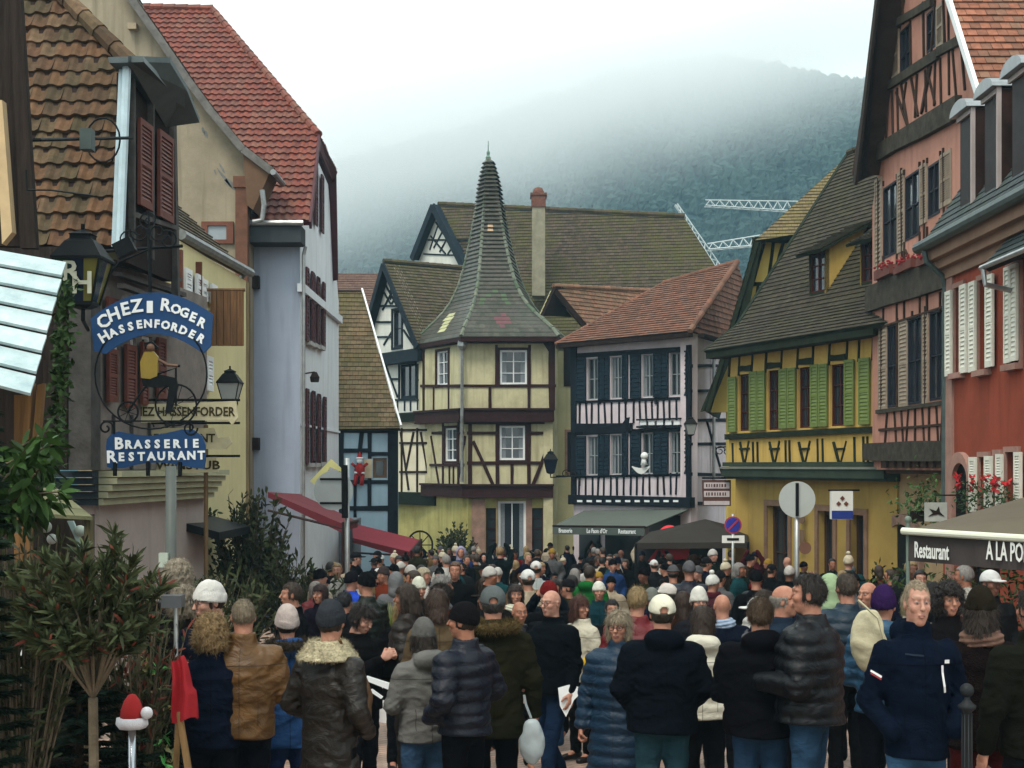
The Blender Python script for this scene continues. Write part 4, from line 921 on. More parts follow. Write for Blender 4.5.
def tiled_house():
    t = thing('old_house', 'old timbered house clad in brown pantiles with pale blue downpipe', 'house', (-6, 18, gz(18)))
    pan = tilemat('brown_pantiles', [(.09, .048, .027), (.125, .066, .034), (.07, .039, .023), (.155, .095, .055), (.11, .078, .038)], (.035, .03, .017), .75, 1.4, .8)
    a, b_, c, d = P(30, 248, 17.5), P(117, 246, 17.5), P(128, 62, 19.0), P(34, -30, 19.8)
    n_ = (b_-a).cross(c-b_)
    def on(px, py): dd = Vector(((px-512)/F, 1, -(py-HY)/F)); o = Vector((0, 0, ZE)); return o+dd*((a-o).dot(n_)/dd.dot(n_))
    mb = MB(); tiles(mb, [on(-10, 248), b_, on(127, 62), on(60, 0), on(24, -40), on(-10, -40)], .27, .21, .05, wave=.022, stag=False, mslab=1, jit=.4)
    ridge(mb, on(24, -42)+Vector((.02, -.05, 0)), on(130, 64)+Vector((.02, -.05, 0)), .12, .36)
    mb.build('roof', [pan, DARKW()], t)
    # flashing and downpipe
    mb = MB(); p, q = P(124, 58, 17.3), P(116, 247, 17.3)
    mb.beam(p, q, (0, -1, 0), .1, -.02, .03); mb.tube([P(127, 60, 17.2), P(120, 245, 17.2)], .055, 8); mb.build('downpipe', mat('pale_blue_zinc', (.45, .56, .60), .4, .12, 5, metal=.2), t)
    # street dormer: zinc eave box, shutters, dark frame
    S = Wall((-4.82, 17.3), (-4.55, 21.5))
    gr = mat('weathered_grey_timber', (.07, .065, .06), .85, .35, 4, .4)
    mb = MB(); r0 = S.rect(146, 153, 134, 215); zd = S.hit(140, 268)[1]; ue = S.hit(172, 200)[0]; S.panel(mb, [(.15, zd), (ue, zd), (ue, S.hit(170, 120)[1]), (ue*.5, S.hit(150, 85)[1]), (.15, S.hit(129, 75)[1])], [r0], back=.12); mb.build('dormer_wall', DARKW(), t)
    S.window(t, r0, WHITEP(), 1, 3, .05, .1)
    sh = mat('red_brown_shutter', (.13, .04, .028), .6, .2, 5)
    shutter_px(S, t, 133, 146, 122, 208, sh, .06, 18); shutter_px(S, t, 153, 167, 134, 220, sh, .06, 18)
    mb = MB()
    for q in ((129, 70, 129, 250, 4), (148, 100, 148, 260, 4), (170, 112, 174, 300, 8), (128, 214, 172, 228, 5)): S.bar(mb, *q, t1=.07)
    mb.build('timber_frame', gr, t)
    mb = MB(); E = [(108, 57), (143, 56), (160, 85), (174, 116), (166, 119), (128, 78)]
    mb.prism([P(x, y, 17.0) for x, y in ((108, 57), (143, 56), (144, 62), (109, 63))], (0, 1.5, 0))
    mb.prism([S.h3(112, 56, .2), S.h3(138, 58, .42), S.h3(156, 86, .42), S.h3(171, 118, .4), S.h3(166, 122, .0), S.h3(128, 70, .0)], (0, 0, -.07))
    mb.build('dormer_eave', mat('zinc_eave', (.07, .09, .09), .5, .2, 4, metal=.3), t)
    # lower storeys
    zj1, zj0 = P(0, 470, 17.5).z, P(0, 505, 17.5).z; x1 = P(97, 0, 17.5).x
    pl = mat('pinkish_plaster', (.42, .35, .32), .9, .08, 1.2, .15, dirt=.3)
    S2 = Wall((x1, 17.5), (-4.75, 21.8))
    rs = [S2.rect(*q) for q in ((111, 120, 340, 402), (130, 136, 338, 402), (142, 152, 336, 400))]
    mb = MB(); S2.panel(mb, [(0, zj1), (S2.L, zj1), (S2.L, P(0, 262, 18).z), (0, P(0, 262, 18).z)], rs, back=3); mb.abox(-9, x1, 17.5, 17.8, zj1, P(0, 250, 17.5).z)
    mb.build('upper_wall', mat('grey_timber_wall', (.20, .17, .15), .9, .25, 3, .3), t)
    for r in rs: S2.window(t, r, WHITEP(), 1, 3, .04, .08)
    for q in ((102, 111, 349, 402), (120, 130, 345, 408), (136, 142, 342, 405), (152, 160, 338, 400), (101, 124, 300, 335)): shutter_px(S2, t, *q, sh, .06, 16)
    mb = MB()
    mb.abox(P(75, 0, 17.3).x, P(97, 0, 17.3).x, 17.05, 17.45, zj1, P(0, 262, 17.3).z)
    for k in range(5): y = 262+k*12; S2.bar(mb, 104, y, 172, y+18+k*3, 4, t0=.05+.06*k, t1=.15+.06*k)
    for x in (112, 130, 148, 165, 172): S2.bar(mb, x, 415, x, 470, 2.5)
    mb.build('timber_frame', gr, t)
    mb = MB()
    for k in range(5):
        z = zj0+(zj1-zj0)*k/5; h = (zj1-zj0)/5*.86; o = .12+.06*k
        S2.rbox(mb, (-.1, S2.L, z, z+h), -.1, o, 0); mb.abox(P(46, 0, 17.4).x, x1+.05, 17.5-o-.02, 17.6, z, z+h, 1)
    mb.build('jetty_beam', [mat('cream_green_boards', (.38, .38, .25), .8, .15, 3), mat('blue_black_boards', (.03, .04, .05), .7, .3)], t)
    mb = MB(); S2.panel(mb, [(0, gz(18)-.4), (S2.L, gz(18)-.4), (S2.L, zj0), (0, zj0)], w=-.05, back=3); mb.abox(-9, x1, 17.6, 18, gz(18)-.4, zj0); mb.build('ground_floor_wall', pl, t)
    mb = MB(); mb.abox(-9, P(70, 0, 17.4).x, 17.3, 17.6, P(0, 470, 17.4).z, P(0, 248, 17.4).z); mb.build('end_boarding', wood('dark_boards', (.03, .022, .018)), t)
    # nearest eave at the left edge
    e = thing('old_house', 'dark timber gable edge and cream beam cut off at the top left corner', 'house', (-6.4, 14, gz(14)))
    mb = MB(); mb.prism([P(-60, -60, 14), P(6, -60, 14), P(24, 246, 14), P(-10, 246, 14), P(-60, 100, 14)], (0, .12, 0)); mb.prism([P(8, -40, 13.8), P(18, -40, 13.8), P(36, 248, 13.8), P(20, 248, 13.8)], (0, .1, 0)); mb.build('verge_board', wood('dark_boards', (.03, .022, .018)), e)
    mb = MB(); mb.prism([P(-6, 100, 13.7), P(2, 100, 13.7), P(12, 232, 13.7), P(2, 244, 13.7)], (0, .12, 0)); mb.build('beam', mat('cream_beam', (.5, .36, .2), .8, .15), e)
    mb = MB(); mb.abox(-9, P(-30, 0, 14).x, 14.05, 14.3, gz(14)-.3, P(0, 246, 14).z); mb.build('wall', mat('brown_boards', (.12, .065, .035)), e)
tiled_house()

def red_awnings():
    rd = mat('crimson_canvas', (.22, .014, .028), .8, .1, 2); dk = mat('dark_crimson_canvas', (.10, .012, .018), .8, .15, 2)
    def aw(label, wn, fn, ff, wf, m, posts):
        t = thing('awning', label, 'awning', (fn.x, fn.y, gz(fn.y)))
        mb = MB(); mb.prism([wn, fn, ff, wf], (0, 0, -.04)); mb.build('canopy', m, t)
        mb = MB(); d = (ff-fn).normalized(); mb.prism([fn, ff, ff-Vector((0, 0, .15)), fn-Vector((0, 0, .15))], Vector((d.y, -d.x, 0))*.02); mb.prism([wn, fn, fn-Vector((0, 0, .2)), wn-Vector((0, 0, .12))], (0, -.02, 0)); mb.build('valance', dk, t)
        mb = MB()
        for p, q in ((wn, fn), (wf, ff)): mb.tube([p-Vector((0, 0, .4)), q-Vector((0, 0, .1))], .03, 6)
        mb.tube([fn, ff], .045, 8)
        for p in posts: mb.tube([p, (p.x, p.y, gz(p.y))], .035, 6)
        mb.build('awning_frame', mat('brown_metal', (.03, .015, .015), .5, .2), t)
    aw('narrow dark red awning sloping down from the lavender house', P(268, 492, 30.6), P(343, 524, 30.2), P(357, 521, 33.5), P(300, 494, 34), dk, [P(343, 524, 30.2)])
    aw('bright crimson awning at the foot of the blue timbered house', P(353, 538, 38), P(411, 552, 38), P(421, 540, 42), P(352, 523, 42), rd, [P(411, 552, 38), P(421, 540, 42)])
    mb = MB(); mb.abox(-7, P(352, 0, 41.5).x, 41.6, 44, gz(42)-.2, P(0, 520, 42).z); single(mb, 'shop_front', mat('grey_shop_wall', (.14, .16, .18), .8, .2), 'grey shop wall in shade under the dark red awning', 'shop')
red_awnings()
# ================================================================== right side of the street
def yellow_house():
    W = Wall((6.2, 40), (8.8, 33.2)); t = thing('timbered_house', 'yellow timbered house with lime green shutters and tall dark tiled dormered roof', 'house', (7, 38, gz(38)))
    ye = mat('yellow_plaster', (.52, .345, .09), .9, .08, 1.5, .12, dirt=.55); gt = mat('green_black_timber', (.018, .024, .014), .75, .3, 4, .2)
    gs = mat('lime_shutter', (.125, .17, .042), .6, .12, 5)
    zb, ze = W.hit(800, 470)[1], W.hit(800, 335)[1]
    wn = [W.rect(*q) for q in ((738.7, 751, 374, 431), (767.5, 781, 370, 430), (798, 812, 367, 428), (830, 846, 364, 426), (873, 884, 358, 424))]
    mb = MB(); W.panel(mb, [(0, zb), (W.L, zb), (W.L, ze), (0, ze)], wn); mb.build('wall', ye, t)
    for r in wn: W.window(t, r, mat('dark_red_frame', (.06, .015, .012), .6, .2), 2, 3, .05, .1)
    for q in ((730, 738, 377, 432), (751.5, 758.7, 371.5, 430.5), (759.3, 766.8, 371, 430), (781.3, 789, 368.6, 428.5), (789.7, 797.5, 368, 428), (812.6, 820.2, 364.5, 427), (821, 829.4, 364, 426.5), (846.6, 856, 359.6, 425), (861, 871.8, 358, 424.5)): shutter_px(W, t, *q, gs, .05, 16)
    mb = MB(); b = lambda *a, **k: W.bar(mb, *a, **k)
    b(727, 437, 887, 429, 6, t1=.08); b(727, 350, 887, 322, 6)
    for x in (729.5, 739, 752, 766, 781.5, 797.5, 813, 829.5, 847, 859, 873): k = (x-728)/157; b(x+1.5, 350-k*26, x, 377-k*18, 2)
    for x0, x1, y in ((739, 751, 369), (767, 781, 366), (798, 812, 362), (830, 846, 358)): b(x0, y, x1, y-1, 6)
    for c in (745, 775, 805, 840.5): w_ = 4.2+(c-745)*.02; b(c-w_, 442, c-.3, 464, 2, t1=.05); b(c+w_, 441, c+.3, 464, 2, t1=.02)
    for c in (733, 753.5, 758, 786, 790, 818, 823, 855, 864, 868, 880): b(c, 443-(c-733)*.05, c+.5, 465, 1.8)
    b(879, 434, 884, 464, 2)
    for c in (745, 775, 805, 840.5): b(c-5, 449, c+5, 448.5, 2)
    mb.build('timber_frame', gt, t)
    mb = MB(); z = lambda y: W.hit(800, y)[1]
    for y0, y1, o in ((462, 466.5, .16), (466.8, 469, .24), (469.2, 477.5, .2), (477.6, 480, .12)): W.rbox(mb, (-.05-o*.3, W.L+.3, z(y1), z(y0)), -.3, o, 1 if y0 == 466.8 else 0)
    mb.build('jetty_beam', [mat('dark_green_beam', (.035, .05, .035), .6, .2), mat('sage_moulding', (.16, .17, .14), .6, .15)], t)
    # ground floor
    G = W.off(-.25); uL = G.hit(748, 500)[0]; zg = gz(33)-.5
    ops = [G.rect(768, 789, 506, 600), G.rect(819, 834, 511, 600), G.rect(851, 865, 515, 600)]
    mb = MB(); G.panel(mb, [(uL, zg), (W.L+.2, zg), (W.L+.2, zb), (uL, zb)], ops, depth=.3); Wall((G.pt(uL, 0).x, G.pt(uL, 0).y), (G.pt(uL, 0).x+1.8, G.pt(uL, 0).y+8)).panel(mb, [(0, zg), (8, zg), (8, zb), (0, zb)]); mb.build('ground_floor_wall', mat('ochre_yellow_plaster', (.38, .26, .07), .9, .12, 1, .15, dirt=.4), t)
    st = mat('brown_sandstone', (.20, .12, .075), .85, .25, 3, .4, 30)
    mb = MB()
    for r in ops:
        for a in ((r[0]-.14, r[0], zg, r[3]), (r[1], r[1]+.14, zg, r[3]), (r[0]-.14, r[1]+.14, r[3], r[3]+.16)): G.rbox(mb, a, -.02, .05)
    mb.build('door_surround', st, t)
    for i, r in enumerate(ops): G.window(t, r, mat('dark_brown_door', (.05, .025, .015), .6, .3, 3), 2, 1 if i else 2, .12, .2, name='door' if i else 'window')
    # main roof, bell-cast towards the street
    N_, U_ = W.N, W.U
    def rp(u, a, z_): q = W.p0+W.d*u-W.n*a; return Vector((q.x, q.y, z_))
    uA, uB = -.35, W.L+6
    roof = tilemat('dark_mossy_slates', [(.038, .031, .023), (.055, .045, .032), (.028, .023, .018), (.07, .058, .04)], (.042, .042, .018), .5, .6)
    z0, z1, z2 = 5.62, 6.42, 11.65; a0, a1, a2 = -.55, .45, 4.2
    mb = MB(); tiles(mb, [rp(uA-.1, a0, z0), rp(uB, a0, z0), rp(uB, a1, z1), rp(uA+.1, a1, z1)], .16, .18, .03, mslab=1)
    tiles(mb, [rp(uA+.1, a1, z1), rp(uB, a1, z1), rp(uB, a2, z2), rp(uA+.1, a2, z2)], .16, .18, .03, mslab=1)
    tiles(mb, [rp(uA+.1, a2, z2), rp(uB, a2, z2), rp(uB, a2+4, z2-5.4), rp(uA+.1, a2+4, z2-5.4)], .3, .3, .03, mslab=1)
    ridge(mb, rp(uA+.1, a2, z2), rp(uB, a2, z2), .12)
    for p, q in ((rp(uA-.1, a0, z0), rp(uA+.1, a1, z1)), (rp(uA+.1, a1, z1), rp(uA+.1, a2, z2))): mb.beam(p+Vector((0, 0, -.02)), q+Vector((0, 0, -.02)), N_, .2, -.05, .06, 1)
    mb.build('roof', [roof, gt], t)
    mb = MB(); W.rbox(mb, (uA-.1, W.L+.3, z0-.22, z0-.03), -.1, .5); mb.build('eave_board', gt, t)
    mb = MB(); W.off(-.0).panel(mb, [(uA+.2, z0), (uA+.5, z0), (uA+.5, z1), (uA+.2, z1)]); 
    # dormers
    slope = (z2-z1)/(a2-a1)
    for (px0, px1, pyt, pyb, over) in ((809, 826, 249, 297, 0), (860, 876, 238, 288, 0)):
        af = a1+.30; Wd = W.off(-af); ua, ub = Wd.hit(px0, 270)[0], Wd.hit(px1, 270)[0]; zt = Wd.hit((px0+px1)/2, pyt)[1]; zbt = z1+slope*(af-a1)
        d = MB(); r = (ua+.07, ub-.07, zbt+.1, zt-.08)
        Wd.panel(d, [(ua, zbt-.3), (ub, zbt-.3), (ub, zt), (ua, zt)], [r], back=.1); o = d.build('dormer', gt, t)
        Wd.window(t, r, mat('dark_red_frame', (.06, .015, .012)), 2, 3, .04, .06)
        ps = .52; am = (zt-z1+slope*a1-ps*af)/(slope-ps)   # where dormer roof meets the main roof
        zm = z1+slope*(am-a1); ck = MB()
        for u in (ua, ub-.06): ck.prism([rp(u, af, zbt-.05), rp(u, af, zt), rp(u, am, zm)], U_*.06)
        ck.build('dormer_cheek', ye, o)
        rr = MB(); f = .3; tiles(rr, [rp(ua-.2, af-f, zt-ps*f+.05), rp(ub+.2, af-f, zt-ps*f+.05), rp(ub+.2, am, zm+.05), rp(ua-.2, am, zm+.05)], .16, .18, .03, mslab=1, slab=.07); rr.build('dormer_roof', [roof, gt], o)
    # rear gable with half hip
    D = 42.3; Bw = Wall((4.5, D), (20, D)); z_ = lambda y: P(0, y, D).z; X = lambda x: P(x, 0, D).x-4.5
    mb = MB(); Bw.panel(mb, [(X(709), z_(412)), (X(980), z_(412)), (X(905), z_(222)), (X(762), z_(236))], back=.4); Bw.panel(mb, [(X(728), gz(D)-.3), (X(980), gz(D)-.3), (X(980), z_(412)), (X(728), z_(412))], back=.4); mb.build('gable_wall', mat('bright_yellow_plaster', (.68, .50, .13), .9, .08, 1.5), t)
    mb = MB()
    for q in ((774, 236, 766, 300, 3), (784, 240, 771, 285, 3), (745, 284, 775, 284, 4), (758, 285, 752, 330, 3), (765, 240, 748, 300, 3), (752, 240, 800, 240, 6)): Bw.bar(mb, *q)
    mb.build('timber_frame', gt, t)
    mb = MB(); p = [P(758, 238, D-.6), P(743, 318, D-.6), P(705, 411, D-.6)]
    for a, b2 in zip(p, p[1:]): mb.beam(a, b2, (0, -1, 0), .24, -.05, .05); mb.prism([a, b2, b2+Vector((0, .6, 0)), a+Vector((0, .6, 0))], (-.06, 0, 0))
    mb.build('verge_board', gt, t)
    hip = tilemat('ochre_moss_tiles', [(.13, .10, .055), (.17, .13, .07), (.10, .08, .05)], (.17, .14, .04), .6, .7)
    mb = MB(); ap = P(847, 157, 44.3); tiles(mb, [P(755, 241, D-.7), P(915, 216, D-.7), ap], .17, .18, .03, mslab=1)
    e = P(705, 411, D-.6); tiles(mb, [P(755, 241, D-.7), P(705, 411, D-.7), P(705, 411, D-.7)+Vector((1.2, 6, 0)), P(755, 241, D-.7)+Vector((1.2, 6, 0))], .25, .25, .03, mslab=1); tiles(mb, [P(755, 241, D-.7), ap, ap+Vector((1.2, 6, 0)), P(755, 241, D-.7)+Vector((1.2, 6, 0))], .25, .25, .03, mslab=1); mb.build('half_hip_roof', [hip, gt], t)
    # small white cube sign of a bank
    s = thing('bank_sign', 'white and blue illuminated style cube sign with three brown marks on the yellow wall', 'sign', W.h3(857, 505, .4)); c = W.h3(857, 505, .45)
    mb = MB(); mb.abox(c.x-.26, c.x+.26, c.y-.1, c.y+.1, c.z-.34, c.z+.34); mb.build('sign_box', mat('sign_white', (.7, .7, .66), .4, .04), s)
    mb = MB(); mb.abox(c.x-.255, c.x+.255, c.y-.115, c.y-.1, c.z-.33, c.z-.13); mb.build('blue_band', mat('sign_blue', (.02, .04, .22), .4, .05), s)
    mb = MB()
    for dx, dz in ((0, .17), (-.09, .04), (.09, .04)): mb.prism([c+Vector((dx+.06*math.cos(k*math.pi/2), -.118, dz+.06*math.sin(k*math.pi/2))) for k in range(4)], (0, .01, 0))
    mb.build('emblem', mat('emblem_brown', (.14, .05, .03), .5), s)
    mb = MB(); mb.tube([c+Vector((-.3, .05, .36)), c+Vector((.5, .25, .36))], .025, 6); mb.build('bracket', DARKW(), s)
    mb = MB(); c = G.h3(806, 547, .12); mb.disc(c+Vector((0, 0, .75)), N_, .14, .02); mb.box(c+Vector((0, 0, .2)), U_*.1, N_*.01, Vector((0, 0, .25))); single(mb, 'small_plaque', mat('bronze', (.16, .10, .06), .5, .2), 'small bronze plaque beside the middle door of the yellow house', 'plaque')
yellow_house()

def pink_house():
    W = Wall((8.6, 33.3), (8.78, 24.6)); t = thing('timbered_house', 'tall salmon pink timbered house with steep street gable and beige shutters', 'house', (9, 30, gz(30)))
    pk = mat('salmon_plaster', (.46, .22, .16), .9, .08, 1.3, .15, dirt=.6); gy = mat('grey_weathered_beam', (.06, .052, .04), .85, .35, 4, .4); dk = mat('dark_brown_beam', (.05, .03, .022), .8, .3, 4)
    def uz(px, py, w=0): return W.off(w).hit(px, py)
    ap = (None)
    zl = W.hit(905, 470)[1]
    ws = [W.rect(*q) for q in ((883.5, 897.5, 184, 256), (905.5, 920, 173, 238), (928.5, 940, 163, 216), (888, 899, 324, 407), (908.5, 922.5, 317, 404), (930, 944, 310, 400), (900.5, 911, 27, 82), (927, 936, 10, 50))]
    L = W.L; g = [(-.1, zl), (L, zl), (L, 9.0), (L-.6, 9.4)]
    r26 = (26.5); 
    def U(D): return (33.3-D)/(33.3-24.6)*L
    poly = [(-.1, zl), (L, zl), (L, 8.3), (U(29.3), 14.3), (U(29.7), 14.3), (-.1, 8.5)]
    mb = MB(); W.panel(mb, poly, ws); mb.build('wall', pk, t)
    for r in ws: W.window(t, r, mat('dark_frame', (.02, .022, .03), .5, .1), 2, 2, .05, .02)
    bs = mat('beige_shutter', (.28, .22, .16), .7, .2, 5)
    for q in ((875.5, 882.5, 178, 274), (898, 905, 171, 252), (920.5, 927.5, 164, 224), (940.5, 952, 152, 206), (879, 887.5, 325, 411), (899.5, 908, 319, 408), (923, 929, 313, 404), (887, 899.5, 35, 80), (937, 944, 4, 48)): shutter_px(W, t, *q, bs, -.01, 20)
    def b(*a, **k): q_ = MB(); W.bar(q_, *a, **k); q_.build('main_beam', gy, t)
    b(872, 159, 962, 107, 19, t1=.14); b(880, 93, 940, 54, 9, t1=.08); b(940, 52, 975, 32, 9, t1=.08); b(886, 31, 934, 2, 8, t1=.08)
    b(870, 300, 950, 274, 27, t1=.12); b(870, 452, 950, 451, 18, t1=.16); b(878, 412, 950, 402, 4, t1=.06)
    mb = MB(); b = lambda *a, **k: W.bar(mb, *a, **k)
    for q in ((885, 96, 883, 144), (893, 90, 894, 138), (902, 84, 909, 128), (912, 78, 919, 116), (918, 74, 916, 118), (930, 66, 922, 114), (936, 62, 935, 106), (949, 0, 950, 95), (962, 42, 966, 90), (924, 2, 925, 60), (936, 0, 932, 55), (880, 110, 879, 150), (889, 94, 887, 142), (898, 88, 899, 134), (907, 82, 903, 110), (926, 70, 927, 112), (941, 58, 942, 104), (953, 46, 957, 96), (897, 92, 909, 128), (932, 66, 923, 112), (911, 20, 912, 75), (896, 6, 896, 27), (903, 0, 904, 24), (890, 30, 884, 90), (956, 8, 958, 40), (944, 0, 946, 50), (928, 70, 936, 104)): b(*q, 2.6)
    for q in ((879, 178, 879, 286), (902, 168, 903, 268), (924.5, 160, 925, 262), (944, 148, 945, 258), (880, 286, 950, 262), (882, 322, 882, 412), (898, 318, 898, 408), (913, 311, 913, 318), (926, 306, 926, 405), (946, 300, 946, 402), (880, 328, 950, 305), (884, 262, 897, 284), (906, 250, 918, 276), (930, 238, 943, 268)): b(*q, 2.2)
    for x in (884, 897.5, 905, 920.5, 928, 941): k = (x-884)/57; b(x, 181-k*30, x, 186-k*30, 2); b(x, 256-k*38, x, 286-k*14, 2.2); b(x, 305-k*13, x, 326-k*14, 2.2)
    for i in range(9): x = 888+i*7; b(x, 413-i*1.2, x+random.choice((-2, 0, 2)), 443, 2)
    b(880, 430, 950, 424, 2.5)
    mb.build('timber_frame', dk, t)
    mb = MB()
    for i in range(8): x = 886+i*8; W.rbox(mb, W.rect(x, x+5, 461, 468), -.1, .12)
    W.rbox(mb, W.rect(884, 950, 462, 474), -.4, -.05); mb.build('corbel', dk, t)
    for q in ((883, 899, 268, 277), (903, 921, 262, 271), (926, 940, 256, 264)):
        mb = MB(); W.rbox(mb, W.rect(*q), .06, .22); f = mb.build('flower_box', mat('brown_box', (.12, .04, .03)), t)
        mb = MB(); u0, u1, z0, z1 = W.rect(*q)
        for k in range(40): c = W.pt(random.uniform(u0, u1), z1+random.uniform(-.05, .12), random.uniform(.05, .25)); mb.ball(c, random.uniform(.02, .035), 4)
        mb.build('flowers', mat('dark_red_flowers', (.25, .015, .02), .7, .3, 9), f)
    # verge at the far side: boarded soffit reaching out over the street, and the near roof slope
    o1, o0 = W.off(.62), W.off(0)
    a, b2 = o1.h3(880, -24), o1.h3(855, 184); c, d = o0.h3(896, -24), o0.h3(877, 172)
    mb = MB(); n = 4
    for k in range(n):
        f0, f1 = k/n, (k+.93)/n
        mb.prism([a+(c-a)*f0, a+(c-a)*f1, b2+(d-b2)*f1, b2+(d-b2)*f0], Vector((0, .04, .03)))
    mb.beam(a, b2, W.N, .22, -.03, .03); mb.build('verge_soffit', wood('dark_plank', (.045, .035, .03)), t)
    rt = tilemat('salmon_beaver_tiles', [(.22, .085, .05), (.28, .115, .07), (.17, .07, .045), (.32, .16, .10)], (.07, .055, .04), .45, .8)
    o4 = W.off(.42); q0, q1 = o4.h3(950, 0), o4.h3(975, 80); sl = (q1-q0).normalized(); top = q0-sl*5.2; bot = q1+sl*.35
    mb = MB(); e = Vector((7, 0, 0)); tiles(mb, [top, bot, bot+e, top+e], .2, .19, .035, mslab=1); tiles(mb, [top, top+e, b2+Vector((7, .3, .3)), b2+Vector((.0, .3, .3))], .25, .25, .03, mslab=1); mb.build('roof', [rt, dk], t)
    mb = MB(); mb.beam(top+Vector((-.02, 0, 0)), bot+Vector((-.02, 0, 0)), Vector((-1, 0, 0)), .14, -.03, .04); mb.build('verge_board', WHITEP(), t)
    mb = MB(); e2 = Vector((2.5, 0, 0)); p = o0.pt(U(26.3), 10.6); 
    # ground floor with stone arch
    G = W.off(-.55); zg = gz(30)-.6
    mb = MB(); G.panel(mb, [(-.6, zg), (L, zg), (L, zl+.1), (-.6, zl+.1)]); mb.build('ground_floor_wall', mat('tan_plaster', (.40, .28, .15), .9, .15, 1.2, .2, dirt=.4), t)
    mb = MB(); mi = MB(); N8 = 14
    cx, cy_ = 903.5, 545; pts_o = [(882.5, 600)]+[(cx-21*math.cos(math.pi*k/N8), cy_-31*math.sin(math.pi*k/N8)) for k in range(N8+1)]+[(924.5, 600)]
    pts_i = [(890, 600)]+[(cx+.5-13.5*math.cos(math.pi*k/N8), cy_-21*math.sin(math.pi*k/N8)) for k in range(N8+1)]+[(917.5, 600)]
    for k in range(len(pts_o)-1):
        q = [pts_o[k], pts_o[k+1], pts_i[k+1], pts_i[k]]; mb.prism([G.h3(x, y, .12) for x, y in q], -G.N*.2)
    mb.build('stone_arch', STONE(), t)
    mi.prism([G.h3(x, y, .03) for x, y in pts_i], G.N*-.02); mi.build('arch_door', mat('dark_opening', (.008, .008, .008), .7), t)
pink_house()

